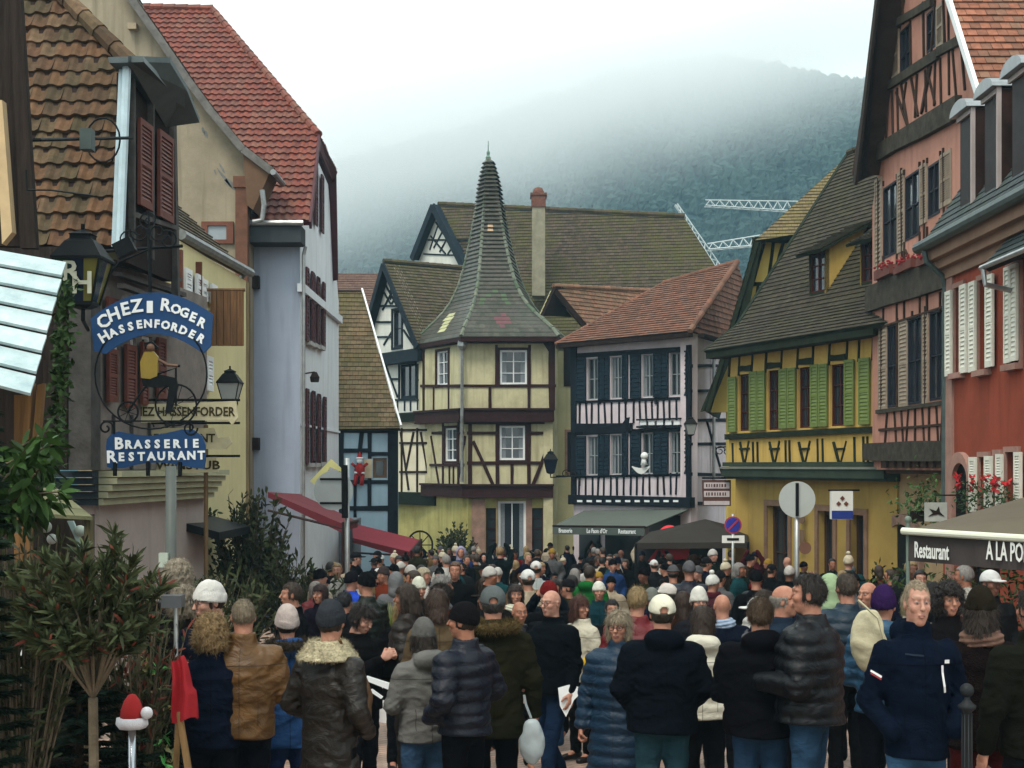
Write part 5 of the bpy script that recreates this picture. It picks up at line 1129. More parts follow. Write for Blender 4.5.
def red_house():
    W = Wall((8.1, 26), (8.1, 10)); t = thing('rendered_house', 'rust red rendered house with white louvred shutters and small zinc capped dormers', 'house', (8.5, 20, gz(20)))
    rd = mat('rust_red_render', (.28, .055, .026), .9, .10, 1.2, .15, 40, dirt=.5); st = mat('pinkish_stone', (.34, .19, .15), .85, .2, 3, .3)
    zt, zg = 6.35, gz(20)-1.2
    ws = [W.rect(*q) for q in ((956, 964, 287, 373), (980, 990, 279, 370), (1009.5, 1021, 268, 364), (981, 989, 457, 512), (996.5, 1001, 455, 510), (1007.5, 1019, 452, 512))]
    ws += [(9.2, 10.1, 3.5, 5.1), (11.5, 12.4, 3.5, 5.1), (9.2, 10.1, 1.2, 2.5)]
    dr = [W.rect(930+30, 967+30, 560, 660)]
    door = (W.rect(966, 990, 563, 700)[0], W.rect(966, 1000, 563, 700)[1], zg+.9, W.rect(966, 1000, 563, 700)[3])
    mb = MB(); W.panel(mb, [(0, zg), (W.L, zg), (W.L, zt), (0, zt)], ws+[door], depth=.2); mb.abox(8.1, 15, 26.0, 26.3, zg, zt); mb.build('wall', rd, t)
    for i, r in enumerate(ws):
        W.window(t, r, mat('dark_red_frame', (.06, .015, .012)), 2, 3, .05, .12, sill=st, surround=st)
    W.window(t, door, mat('dark_brown_door', (.05, .025, .015)), 2, 3, .1, .15, name='door')
    for i, q in enumerate(((949.8, 955.6, 291, 376), (964.3, 971, 284.5, 373), (973.5, 979.8, 281.5, 372), (990.3, 997.6, 274.5, 367), (1009.2, 1015, 267, 363), (1015.4, 1022, 264, 361), (974, 980.3, 457, 512), (989.5, 996.4, 456, 512), (1001, 1007, 454, 511), (1019.4, 1026, 452, 511))):
        shutter_px(W, t, *q, mat('cream_white_shutter', (.70, .68, .58), .5, .08, 5), .06, 18)
    mb = MB(); W.rbox(mb, (-.02, .36, zg, zt-.1), -.05, .05); mb.build('quoin', st, t)
    mb = MB()
    for k, (z0, z1, o) in enumerate(((zt-.55, zt-.36, .08), (zt-.36, zt-.2, .2), (zt-.2, zt+.02, .34))): W.rbox(mb, (-.15, W.L, z0, z1), -.1, o)
    mb.build('cornice', mat('brown_cornice', (.25, .15, .10), .8, .15, 2), t)
    zn = mat('green_zinc', (.06, .085, .08), .5, .25, 4, metal=.3); x = 8.1-.45
    mb = MB(); mb.tube([(x, 26.4, zt+.08), (x, 10, zt+.08)], .11, 10); mb.tube([(x, 26.0, zt), (x+.05, 26.0, zt-.22), (x+.35, 26.0, zt-.5), (x+.4, 26.02, zt-.7), (x+.4, 26.1, zg+3)], .055, 8); mb.build('gutter', zn, t)
    # stone arch by the quoin
    pts_o = [(952.5, 520)]+[(963-10.5*math.cos(math.pi*k/12), 478-26*math.sin(math.pi*k/12)) for k in range(13)]+[(973, 520)]
    pts_i = [(957, 520)]+[(964.5-7.5*math.cos(math.pi*k/12), 480-17*math.sin(math.pi*k/12)) for k in range(13)]+[(971.5, 520)]
    mb = MB()
    for k in range(len(pts_o)-1): mb.prism([W.h3(a, b, .1) for a, b in (pts_o[k], pts_o[k+1], pts_i[k+1], pts_i[k])], -W.N*.12)
    mb.build('stone_arch', st, t); mb = MB(); mb.prism([W.h3(a, b, .02) for a, b in pts_i], -W.N*.015); mb.build('arch_window', mat('dark_opening', (.008, .008, .008)), t)
    # roof and dormers
    sl = tilemat('blue_slates', [(.05, .06, .065), (.07, .08, .085), (.04, .05, .05)], (.05, .07, .05), .4, .8)
    mb = MB(); a, b = Vector((x+.05, 26.4, zt+.1)), Vector((x+.05, 10, zt+.1)); up = Vector((1.3, 0, 1.9)); up2 = Vector((5, 0, 1.2))
    tiles(mb, [a, b, b+up, a+up], .18, .2, .02, mslab=1); tiles(mb, [a+up, b+up, b+up+up2, a+up+up2], .3, .3, .02, mslab=1); mb.build('roof', [sl, DARKW()], t)
    br = mat('dark_brown_boards', (.035, .018, .015), .75, .3, 5); zc = mat('bright_zinc', (.28, .30, .31), .4, .15, 5, metal=.5)
    for k, D in enumerate((24.75, 23.45, 22.15, 20.85, 19.55, 18.2)):
        w2 = .42; x0, x1 = 8.0, 9.15; z0 = zt+.55; z1 = zt+2.2
        d = MB(); d.abox(x0+.06, x1, D-w2, D+w2, z0-.5, z1); o = d.build('dormer', br, t)
        d = MB(); d.abox(x0-.02, x0+.05, D-w2-.01, D-w2+.05, z0, z1+.03); d.abox(x0-.01, x0+.04, D-w2+.05, D+w2, z1-.06, z1+.02); d.build('dormer_frame', mat('pale_pink_paint', (.36, .30, .285), .6, .1), o)
        d = MB(); d.abox(x0+.045, x0+.055, D-w2+.05, D+w2-.07, z0, z1-.06); d.build('pane', mat('dull_pane', (.03, .025, .025), .5, .2, 6), o)
        d = MB(); n = 10; pr = [Vector((x0-.12, D-(w2+.06)*math.cos(math.pi*i/n), z1+.03+.22*math.sin(math.pi*i/n))) for i in range(n+1)]
        d.prism(pr, (x1-x0+.3, 0, .0)); d.build('zinc_cap', zc, o)
    # small slate hood on the right
    mb = MB(); q = [W.h3(996, 246, .0), W.h3(1040, 225, .0)]; u0, u1 = W.hit(1014, 240)[0], W.hit(1014, 240)[0]+2.2; zz = 5.55
    tiles(mb, [W.pt(u0, zz, .5), W.pt(u1, zz, .5), W.pt(u1, zz+.55, 0), W.pt(u0, zz+.55, 0)], .16, .18, .02, mslab=1); mb.build('window_hood', [sl, DARKW()], t)
    mb = MB(); mb.tube([W.pt(u0, zz-.02, .53), W.pt(u1, zz-.02, .53)], .045, 8); mb.tube([W.pt(u0+.1, zz-.05, .53), W.pt(u0+.1, zz-.3, .5), W.pt(u0+.1, zz-.4, .06)], .045, 8); mb.build('hood_gutter', mat('zinc', (.35, .36, .36)), t)
    # garland with red poinsettias in the lower windows
    g = thing('flower_garland', 'green garland with red poinsettias hanging in front of the lower red house windows', 'garland', W.h3(990, 512, .2))
    leaf, red = MB(), MB(); rng = random.Random(2)
    for k in range(420):
        px = rng.uniform(966, 1024); py = rng.uniform(488, 516)-abs(rng.gauss(0, 6)); leaf_at(leaf, W.h3(px, py, rng.uniform(.1, .3)), .09, .035, rng)
    for px, py in ((971, 478), (973, 484), (986, 480), (987, 487), (996, 490), (1000, 478), (1012, 481), (1011, 488), (1022, 484)):
        c = W.h3(px, py, .25)
        for k in range(9): leaf_at(red, c+Vector((rng.uniform(-.04, .04),)*3), .11, .06, rng)
    leaf.build('leaves', mat('garland_green', (.03, .07, .02), .7, .4, 9, attr=True), g); red.build('blossom', mat('poinsettia_red', (.4, .015, .02), .6, .2, 9, attr=True), g)
def leaf_at(mb, c, l, w, rng, d=None, mi=0):
    if d is None: d = Vector((rng.gauss(0, 1), rng.gauss(0, 1), rng.gauss(0, 1)))
    d = d.normalized(); s = d.cross(Vector((rng.gauss(0, 1), rng.gauss(0, 1), rng.gauss(0, 1)))).normalized(); n = d.cross(s)
    r = rng.random()
    mb._a([c, c+d*l*.45+s*w/2+n*l*.05, c+d*l, c+d*l*.45-s*w/2+n*l*.05], [(0, 1, 2), (0, 2, 3)], mi, r)
red_house()

def right_awning():
    t = thing('awning', 'large taupe restaurant awning with white lettering on a dark valance', 'awning', (5.2, 16.5, gz(16)))
    fl, fr = P(907, 531, 17), P(1130, 545, 14.4); bl, br_ = Vector((8.05, 19.6, 2.15)), Vector((8.05, 13.6, 2.15))
    mb = MB(); mb.prism([fl, fr, br_, bl], (0, 0, -.02)); mb.build('canopy', mat('taupe_canvas', (.105, .088, .062), .85, .1, 1.5, .1), t)
    d = (fr-fl).normalized(); n = Vector((d.y, -d.x, 0)).normalized(); dn = Vector((0, 0, -.33))
    mb = MB(); f0, f1 = fl+Vector((0, 0, -.03)), fr+Vector((0, 0, -.03)); N_ = 60
    for k in range(N_):
        a, b = f0+(f1-f0)*k/N_, f0+(f1-f0)*(k+1)/N_; wa, wb = .012*math.sin(k*.9), .012*math.sin((k+1)*.9)
        mb._a([a, b, b+dn+n*wb, a+dn+n*wa, a-n*.01, b-n*.01, b+dn+n*(wb-.01), a+dn+n*(wa-.01)], [(0, 1, 2, 3), (7, 6, 5, 4), (3, 2, 6, 7)], 0, .5)
    mb.build('valance', mat('dark_taupe_canvas', (.055, .045, .042), .85, .1, 2), t)
    mb = MB(); L = (fr-fl).length
    def at(px, py, off=.03): return Wall((f0.x, f0.y), (f1.x, f1.y)).h3(px, py, off)
    put_text(mb, 'Restaurant', at(933, 551.5), d, (0, 0, 1), .27, .004, .003, .45)
    put_text(mb, 'A LA PORTE', at(1015, 553), d, (0, 0, 1), .30, .004, .003, .46)
    mb.build('lettering', mat('sign_white', (.7, .7, .66)), t)
    mb = MB(); mb.tube([fl+Vector((-.05, 0, 0)), fr], .045, 10); mb.build('front_rail', mat('cream_metal', (.62, .62, .5), .4, .05), t)
    mb = MB(); q = P(908, 531, 17); mb.tube([(q.x, q.y, gz(17)), (q.x, q.y, q.z+.12)], .025, 8); mb.ball((q.x, q.y, q.z+.14), .045, 6)
    for f_ in (.1, .6, .95): mb.tube([bl+(br_-bl)*f_+Vector((0, 0, -.2)), fl+(fr-fl)*f_+Vector((0, 0, -.03))], .02, 6)
    mb.build('awning_frame', mat('grey_green_metal', (.14, .18, .15), .5, .1), t)
    # panel of orange board and things below the awning
    mb = MB(); mb.abox(7.2, 7.35, 14.3, 17.6, gz(16), gz(16)+2.1); mb.abox(7.15, 7.4, 14.2, 14.35, gz(16), gz(16)+2.25); single(mb, 'wind_screen', mat('orange_red_panel', (.42, .08, .03), .6, .1), 'orange red wind screen panel standing below the taupe awning', 'screen')
    # hanging sign and plant
    s = thing('small_sign', 'small pale sign with a dark animal outline beside the stone arch', 'sign', P(936, 512, 25)); c = P(936, 512, 25)
    mb = MB(); mb.abox(c.x-.2, c.x+.2, 25, 25.03, c.z-.17, c.z+.17); mb.build('board', mat('pale_grey_board', (.4, .42, .38)), s)
    mb = MB(); pts = [(-.14, -.08), (-.06, -.02), (-.12, .06), (0, .02), (.05, .1), (.07, .0), (.15, -.08), (.03, -.04)]; mb.prism([c+Vector((x, -.012, z)) for x, z in pts], (0, .01, 0)); mb.build('emblem', DARKW(), s)
    mb = MB(); mb.tube([c+Vector((0, .02, .17)), c+Vector((0, .02, .3)), (8.2, 25.1, c.z+.3)], .015, 5); mb.build('bracket', DARKW(), s)
    rng = random.Random(5); g = thing('hanging_plant', 'leafy green plant hanging below the pink house corbels', 'plant', P(928, 500, 27))
    mb = MB(); c = P(928, 498, 27)
    for k in range(500): leaf_at(mb, c+Vector((rng.gauss(0, .28), rng.gauss(0, .25), rng.gauss(0, .25)-abs(rng.gauss(0, .1)))), .12, .05, rng)
    mb.build('leaves', mat('plant_green', (.05, .11, .025), .6, .4, 8, attr=True), g); mb = MB(); mb.abox(c.x-.35, c.x+.35, 26.85, 27.15, c.z-.45, c.z-.25); mb.build('planter', DARKW(), g)
    g = thing('planted_hedge', 'low green hedge with white tipped shrubs at the restaurant terrace', 'hedge', P(925, 600, 19)); mb = MB()
    for k in range(1800): c = Vector((rng.uniform(4.9, 7.8), rng.uniform(18.8, 19.8), gz(19)+rng.uniform(.5, 1.75)+.12*math.sin(k))); leaf_at(mb, c, .11, .04, rng)
    mb.build('leaves', mat('hedge_green', (.035, .065, .02), .7, .4, 8, attr=True), g); mb = MB(); mb.abox(4.9, 7.8, 18.9, 19.7, gz(19)-.1, gz(19)+.55); mb.build('planter', DARKW(), g)
right_awning()
# ================================================================== people: implicit surfaces turned into meshes
f32 = np.float32
def V3(*a): return np.array(a, dtype=f32)
def s_cap(P_, a, b, ra, rb):
    a, b = V3(*a), V3(*b); d = b-a; L2 = float(d@d)+1e-9
    t = np.clip(((P_-a)@d)/L2, 0, 1); q = P_-a-t[:, None]*d
    return np.sqrt((q*q).sum(1))-(ra+(rb-ra)*t)
def s_ell(P_, c, r):
    q = (P_-V3(*c)); r = V3(*r); k0 = np.sqrt(((q/r)**2).sum(1)); k1 = np.sqrt(((q/(r*r))**2).sum(1))+1e-9
    return k0*(k0-1)/k1
def smin(a, b, k):
    h = np.clip(.5+.5*(b-a)/k, 0, 1); return b+(a-b)*h-k*h*(1-h)
def smax(a, b, k): return -smin(-a, -b, k)
def nse(P_, f, seed=0):
    x, y, z = P_[:, 0]*f+seed, P_[:, 1]*f+seed*1.7, P_[:, 2]*f+seed*.6
    return (np.sin(x*1.1+1.7*np.sin(y*.9+z*.5))+np.sin(y*1.3+1.5*np.sin(z*1.1+x*.4)+2)+np.sin(z*1.2+1.6*np.sin(x*.8+y*1.2)+4))/3
def surf(fn, lo, hi, h):
    """surface nets on a regular grid: vertices, quads"""
    lo = np.array(lo, f32); n = np.ceil((np.array(hi)-lo)/h).astype(int)+1
    ax = [lo[i]+h*np.arange(n[i], dtype=f32) for i in range(3)]
    g = np.stack(np.meshgrid(*ax, indexing='ij'), -1).reshape(-1, 3)
    D = fn(g).reshape(n).astype(f32); S = D < 0
    c = np.zeros(n-1, dtype=int); acc = np.zeros(tuple(n-1)+(3,), f32); cnt = np.zeros(n-1, f32)
    for dx in (0, 1):
        for dy in (0, 1):
            for dz in (0, 1): c += S[dx:dx+n[0]-1, dy:dy+n[1]-1, dz:dz+n[2]-1]
    act = (c > 0) & (c < 8); I = np.argwhere(act); 
    if len(I) == 0: return np.zeros((0, 3)), []
    pos = np.zeros((len(I), 3), f32); ct = np.zeros(len(I), f32)
    cor = [(x, y, z) for x in (0, 1) for y in (0, 1) for z in (0, 1)]
    def dv(o): return D[I[:, 0]+o[0], I[:, 1]+o[1], I[:, 2]+o[2]]
    for a in cor:
        for k in range(3):
            if a[k]: continue
            b = list(a); b[k] = 1; da, db = dv(a), dv(b); m = (da < 0) != (db < 0); t = np.where(m, da/np.where(m, da-db, 1), 0)
            p = np.tile(np.array(a, f32), (len(I), 1)); p[:, k] += t; pos += p*m[:, None]; ct += m
    pos = (pos/ct[:, None]+I)*h+lo
    idx = -np.ones(n-1, dtype=int); idx[tuple(I.T)] = np.arange(len(I))
    F_ = []
    for k in range(3):
        u, v = (k+1) % 3, (k+2) % 3
        s0 = [slice(None)]*3; s1 = [slice(None)]*3; s0[k] = slice(0, n[k]-1); s1[k] = slice(1, n[k])
        A, B = S[tuple(s0)], S[tuple(s1)]; E = np.argwhere(A != B)
        ok = (E[:, u] > 0) & (E[:, v] > 0) & (E[:, u] < n[u]-1) & (E[:, v] < n[v]-1); E = E[ok]
        fl = A[tuple(E.T)]
        def at(du, dv_): q = E.copy(); q[:, u] -= du; q[:, v] -= dv_; return idx[tuple(q.T)]
        q = np.stack([at(1, 1), at(0, 1), at(0, 0), at(1, 0)], 1); q[~fl] = q[~fl][:, ::-1]; F_.append(q)
    F_ = np.concatenate(F_); F_ = F_[(F_ >= 0).all(1)]
    return pos, F_
def mk(name, parts, mats, rgba=None, smooth=True):
    """parts: list of (verts, faces, material index)"""
    vs, fs, ms, o = [], [], [], 0
    for v, f, m in parts:
        if len(v) == 0: continue
        vs.append(np.asarray(v)); f = np.asarray(f); fs.append(f+o); ms += [m]*len(f); o += len(v)
    me = bpy.data.meshes.new(name); vs = np.concatenate(vs); fs = np.concatenate(fs)
    me.vertices.add(len(vs)); me.vertices.foreach_set('co', vs.astype(f32).ravel())
    me.loops.add(fs.size); me.loops.foreach_set('vertex_index', fs.astype(np.int32).ravel())
    me.polygons.add(len(fs)); me.polygons.foreach_set('loop_start', np.arange(0, fs.size, 4, dtype=np.int32)); me.polygons.foreach_set('material_index', np.array(ms, dtype=np.int32))
    me.polygons.foreach_set('use_smooth', np.ones(len(fs), dtype=bool))
    for m in mats: me.materials.append(m)
    if rgba is not None: a = me.color_attributes.new('feat', 'FLOAT_COLOR', 'POINT'); a.data.foreach_set('color', rgba.astype(f32).ravel())
    me.update(calc_edges=True); me.validate(); return me

def strands(parts, n, L, out, seed=1, frizz=.3, down=1.0):
    """thin loose hairs standing on a shape, as narrow quads"""
    rng = np.random.RandomState(seed); v, f, m = parts[0]; v = np.asarray(v); f = np.asarray(f)
    k = rng.randint(0, len(f), n); q = v[f[k]]; c = q.mean(1); nr = np.cross(q[:, 2]-q[:, 0], q[:, 3]-q[:, 1]); nr /= np.linalg.norm(nr, axis=1)[:, None]+1e-9
    d = np.tile(np.array([0, .15, -down]), (n, 1)); d -= nr*(d*nr).sum(1)[:, None]; d += rng.normal(0, frizz, (n, 3)); d /= np.linalg.norm(d, axis=1)[:, None]+1e-9
    s = np.cross(d, nr); s /= np.linalg.norm(s, axis=1)[:, None]+1e-9; LL = L*rng.uniform(.5, 1.3, (n, 1)); w = .0016
    a = c+s*w; b = c-s*w; e = c+d*LL+nr*LL*out; g = e+s*.0005
    return (np.stack([a, b, e-s*.0005, g], 1).reshape(-1, 3), np.arange(n*4).reshape(n, 4), m)
def skinmat(tone):
    key = 'skin_%d' % tone
    if key in MATS: return MATS[key]
    c = [(.36, .18, .12), (.28, .13, .08), (.15, .07, .045), (.40, .22, .16)][tone]
    m, t, b = newmat(key); N, L = t.nodes, t.links
    at = N.new('ShaderNodeAttribute'); at.attribute_name = 'feat'
    nz = N.new('ShaderNodeTexNoise'); nz.inputs['Scale'].default_value = 22; nz.inputs['Detail'].default_value = 5
    cr = N.new('ShaderNodeValToRGB'); cr.color_ramp.elements[0].position = .3; cr.color_ramp.elements[0].color = (c[0]*.8, c[1]*.68, c[2]*.66, 1); cr.color_ramp.elements[1].position = .7; cr.color_ramp.elements[1].color = c4(c)
    tcn = N.new('ShaderNodeTexCoord'); L.new(tcn.outputs['Object'], nz.inputs[0]); L.new(nz.outputs[0], cr.inputs[0])
    mm = N.new('ShaderNodeMix'); mm.data_type = 'RGBA'; L.new(at.outputs['Alpha'], mm.inputs[0]); L.new(cr.outputs[0], mm.inputs[6]); L.new(at.outputs['Color'], mm.inputs[7])
    L.new(mm.outputs[2], b.inputs['Base Color']); b.inputs['Roughness'].default_value = .62; b.inputs['Specular IOR Level'].default_value = .22
    n5 = N.new('ShaderNodeTexNoise'); n5.inputs['Scale'].default_value = 55; n5.inputs['Detail'].default_value = 4; L.new(tcn.outputs['Object'], n5.inputs[0]); b5 = N.new('ShaderNodeBump'); b5.inputs['Distance'].default_value = .006; b5.inputs['Strength'].default_value = .5; L.new(n5.outputs[0], b5.inputs['Height']); L.new(b5.outputs[0], b.inputs['Normal'])
    MATS[key] = m; return m

# ---- head (origin at the centre of the head, face towards -y)
def head_fn(P_, fem=False):
    d = s_ell(P_, (0, .012, .025), (.076, .097, .094))
    d = smin(d, s_ell(P_, (0, -.022, -.050), (.054 if fem else .060, .066, .060)), .035)
    d = smin(d, s_ell(P_, (0, -.050, -.098), (.024 if fem else .030, .026, .020)), .025)
    d = smin(d, s_cap(P_, (0, -.082, .028), (0, -.109, -.020), .007, .0125), .012)
    d = smin(d, s_ell(P_, (0, -.108, -.024), (.016, .012, .010)), .006)
    ax = np.abs(P_[:, 0]); Q = np.stack([ax, P_[:, 1], P_[:, 2]], 1)
    d = smin(d, s_cap(Q, (.012, -.084, .034), (.048, -.066, .034), .010, .009), .012)
    d = smin(d, s_ell(Q, (.042, -.062, -.020), (.022, .022, .020)), .02)
    d = smax(d, -s_ell(Q, (.031, -.100, .010), (.017, .018, .013)), .010)
    d = np.minimum(d, s_ell(Q, (.0305, -.0735, .009), (.0145, .0135, .0115)))
    d = smin(d, s_ell(P_, (0, -.086, -.056), (.024, .012, .006)), .006); d = smin(d, s_ell(P_, (0, -.085, -.066), (.020, .012, .006)), .006)
    d = smax(d, -s_ell(P_, (0, -.100, -.061), (.022, .008, .0018)), .003)
    d = smin(d, s_ell(Q, (.079, .012, -.002), (.009, .020, .031)), .006)
    d = smin(d, s_cap(P_, (0, .022, -.05), (0, .035, -.20), .052 if fem else .058, .058 if fem else .066), .03)
    return d
def head_feat(v, glasses=False, age=0):
    rg = np.zeros((len(v), 4)); ax = np.abs(v[:, 0]); y, z = v[:, 1], v[:, 2]
    def put(m, c, a=1.0): rg[m, :3] = c; rg[m, 3] = a
    front = y < -.05
    put(front & (ax > .012) & (ax < .052) & (np.abs(z-.038-.10*(.03-ax)*(-1)) < .0058), (.07, .045, .03) if not age else (.16, .12, .09), .6)
    e = ((ax-.0305)/.0145)**2+((z-.009)/.0058)**2
    put(front & (e < 1) & (y < -.078), (.20, .155, .14)); put(front & (((ax-.0305)**2+(z-.009)**2) < .0055**2) & (y < -.078), (.03, .025, .02))
    put(front & (e >= 1) & (e < 1.9), (.20, .10, .08), .45)
    put(front & ((v[:, 0]/.024)**2+((z+.061)/.011)**2 < 1) & (y < -.07), (.34, .13, .11), .5); put(front & (np.abs(z+.061) < .0018) & (ax < .021), (.10, .03, .03), .9)
    put(front & (ax < .012) & (np.abs(z+.033) < .0035) & (ax > .004), (.08, .03, .02), .8)
    return rg
_HEAD = {}
def head(res, fem, age=0):
    k = (res, fem, age)
    if k not in _HEAD: v, f = surf(lambda p: head_fn(p, fem), (-.10, -.135, -.19), (.10, .125, .135), res); _HEAD[k] = (v, f, head_feat(v, age=age))
    return _HEAD[k]
# ---- hand (wrist at the origin, fingers towards -z, palm towards -y, thumb on +x side)
_HAND = {}
def hand(kind):
    if kind in _HAND: return _HAND[kind]
    curl = {'relaxed': (.25, .35, .3), 'grip': (.9, 1.2, .8)}[kind]
    def fn(P_):
        d = s_ell(P_, (0, 0, -.055), (.041, .016, .055)); d = smin(d, s_cap(P_, (0, 0, .03), (0, 0, -.02), .027, .026), .015)
        for i, (x, L) in enumerate(((.030, .070), (.010, .080), (-.011, .074), (-.031, .058))):
            p = np.array([x, 0, -.095]); a = .08
            for s_, (fr, r0, r1) in enumerate(((.45, .0095, .0088), (.31, .0088, .0080), (.24, .0080, .0068))):
                a += curl[s_]; q = p+np.array([x*.06, -math.sin(a), -math.cos(a)])*L*fr
                c = s_cap(P_, p, q, r0, r1); d = smin(d, c, .006 if s_ == 0 else .002); p = q
        t0 = np.array([.030, -.006, -.035]); t1 = np.array([.060, -.022, -.062]); t2 = np.array([.066, -.034, -.092]) if kind == 'relaxed' else np.array([.040, -.055, -.085])
        d = smin(d, s_cap(P_, t0, t1, .014, .0115), .012); d = smin(d, s_cap(P_, t1, t2, .0115, .0085), .002); return d
    _HAND[kind] = surf(fn, (-.06, -.12, -.19), (.09, .04, .06), .0045); return _HAND[kind]
def frame(d, palm):
    """rotation whose -z goes along d and whose -y leans towards palm"""
    z = -np.array(d, float)/np.linalg.norm(d); y = -np.array(palm, float); y -= z*(y@z); y /= np.linalg.norm(y)+1e-9; return np.stack([np.cross(y, z), y, z], 1)

ARMS = {  # elbow, wrist for the side x>0; hand kind or None when in a pocket
    'down': ((.26, .02, 1.14), (.275, -.05, .90), 'relaxed'), 'bag': ((.27, .02, 1.13), (.29, -.03, .88), 'grip'),
    'pocket': ((.285, .06, 1.15), (.19, -.13, 1.0), None), 'phone': ((.25, -.06, 1.14), (.07, -.30, 1.33), 'grip'),
    'hold': ((.27, .0, 1.13), (.11, -.27, 1.12), 'grip'), 'up': ((.27, -.20, 1.36), (.10, -.30, 1.60), 'grip'),
    'cross': ((.28, -.02, 1.15), (-.02, -.22, 1.14), None), 'high': ((.24, -.16, 1.55), (.10, -.22, 1.80), 'grip')}
LEGS = {'stand': (((.095, .0, .50), (.105, .02, .09)), ((-.095, .0, .50), (-.105, .02, .09))),
        'walk': (((.095, -.10, .50), (.10, -.18, .10)), ((-.095, .02, .49), (-.10, .24, .13)))}
def person_shapes(s):
    """all shapes of one figure 1.75 tall; s is a dict of choices"""
    out = {}; res = s['res']; fem = s.get('fem', False); bulk = s.get('bulk', 1.0); sw = .165 if fem else .19
    aL, aR = ARMS[s.get('armR', s.get('arms', 'down'))], ARMS[s.get('arms', 'down')]
    legs = LEGS[s.get('legs', 'stand')]
    arms = []
    for sg, A in ((1, aR), (-1, aL)):
        e = np.array(A[0])*[sg, 1, 1]; w = np.array(A[1])*[sg, 1, 1]
        if fem: e[0] -= .02*sg; w[0] -= .01*sg
        arms.append((np.array([sg*sw, .01, 1.41]), e, w, A[2]))
    hx, hz = s.get('lean', (0, 0)); hc = np.array([0, -.005+hx*.04, 1.63])
    # body
    def body(P_):
        d = s_ell(P_, (0, .0, 1.27), (.155, .095, .20)); d = smin(d, s_ell(P_, (0, .01, 1.0), (.145, .10, .16)), .08)
        for a, e, w, _ in arms: d = smin(d, s_cap(P_, a*np.array([.93, 1, 1])-np.array([0, 0, .055]), e, .040, .036), .03); d = smin(d, s_cap(P_, e, w, .038, .026), .01)
        for sg, (k, a) in zip((1, -1), legs): d = smin(d, s_cap(P_, (sg*.085, .01, .93), k, .075, .052), .03); d = smin(d, s_cap(P_, k, a, .050, .036), .01); d = smin(d, s_cap(P_, a, (a[0]*1.05, a[1]-.12, .045), .036, .03), .02)
        d = smin(d, s_cap(P_, (0, .02, 1.38), (0, .025, 1.52), .06, .052), .03); return d
    bres = max(.022, res*1.6); v, f = surf(body, (-.42, -.42, 0), (.42, .40, 1.54 if s.get('arms') != 'high' else 1.9), bres)
    rg = [np.zeros((len(v), 4))]; parts = [(v, f, 0)]
    hr = {0: .0052, 1: .008, 2: .014}[s.get('lod', 0)]
    hv, hf, hfeat = head(hr, fem, s.get('age', 0))
    yaw, pitch = s.get('hyaw', 0), s.get('hpitch', 0)
    cyw, syw = math.cos(yaw), math.sin(yaw); cp, sp_ = math.cos(pitch), math.sin(pitch)
    HR = .94*np.array([[cyw, -syw, 0], [syw, cyw, 0], [0, 0, 1]])@np.array([[1, 0, 0], [0, cp, -sp_], [0, sp_, cp]])
    parts.append((hv@HR.T+hc, hf, 0)); rg.append(hfeat)
    if s.get('lod', 0) < 2:
        for (a, e, w, k), sg in zip(arms, (1, -1)):
            if k is None: continue
            v, f = hand(k); d = w-e; palm = (-sg, 0, 0) if k == 'relaxed' or s.get('arms') == 'bag' else (-sg*.4, .5, -.3)
            if sg > 0: v = v*np.array([1, 1, 1])
            M = frame(d, palm); vv = v.copy()
            if sg < 0: vv = vv*np.array([-1, 1, 1]); f = f[:, ::-1]
            parts.append((vv@M.T+w, f, 0)); rg.append(np.zeros((len(v), 4)))
    out['body'] = (parts, np.concatenate(rg))
    # coat
    ck = s.get('coat', 'jacket'); hem = {'jacket': .86, 'parka': .74, 'long': .50, 'puffer': .88, 'longpuffer': .48, 'knit': .84}[ck]
    sd = s.get('seed', 1); puff = ck in ('puffer', 'longpuffer'); thick = (.030 if puff else .018)
    zs = [0.3, hem, .92, 1.08, 1.22, 1.34, 1.42, 1.5]; hip = .205 if fem else .195
    wa = [hip+.03 if ck in ('long', 'parka', 'longpuffer') else hip, hip+.02 if hem < .8 else hip-.005, .193, .178 if fem else .190, .192 if fem else .205, .19 if fem else .205, .15, .08]
    wb = [.17, .155, .15, .142, .15, .145, .11, .07]
    wa = np.array(wa)*bulk; wb = np.array(wb)*bulk*(1.1 if not fem else 1.03)
    def coat(P_):
        z = P_[:, 2]; a = np.interp(z, zs, wa); b = np.interp(z, zs, wb)
        d = (np.sqrt((P_[:, 0]/a)**2+((P_[:, 1]-.01)/b)**2)-1)*np.minimum(a, b)*.95
        d = smax(d, z-1.46, .05)
        for A, e, w, hk in arms:
            r0, r1, r2 = (.076+thick*.5)*bulk**.5, (.054+thick*.5), (.040+thick*.5)
            w2 = e+(w-e)*(.93 if hk else .98)
            d = smin(d, s_cap(P_, A+np.array([0, 0, -.045]), e, r0, r1), .05); d = smin(d, s_cap(P_, e, w2, r1, r2), .025)
        # folds
        if puff: d = d-.013*np.abs(np.sin(z*math.pi/.085))+.002
        n1 = nse(P_*np.array([1, 1, 1.9], f32), 17, sd); n2 = nse(P_*np.array([1, 1, .8], f32), 34, sd+3)
        rd = 1-np.abs(n1)*2.2; rd2 = 1-np.abs(n2)*2.2; d = d+.006*n1-(.009*np.maximum(rd, 0)**2+.005*np.maximum(rd2, 0)**2)*(.5 if puff else 1)+.004
        for A, e, w, hk in arms:   # creases at the elbow
            q = np.exp(-(((P_-e.astype(f32))**2).sum(1))/.012); d = d+.006*q*np.sin((z*1.3+P_[:, 0])*110)
        d = smax(d, hem+.01*np.sin(P_[:, 0]*9+sd)-z, .012)
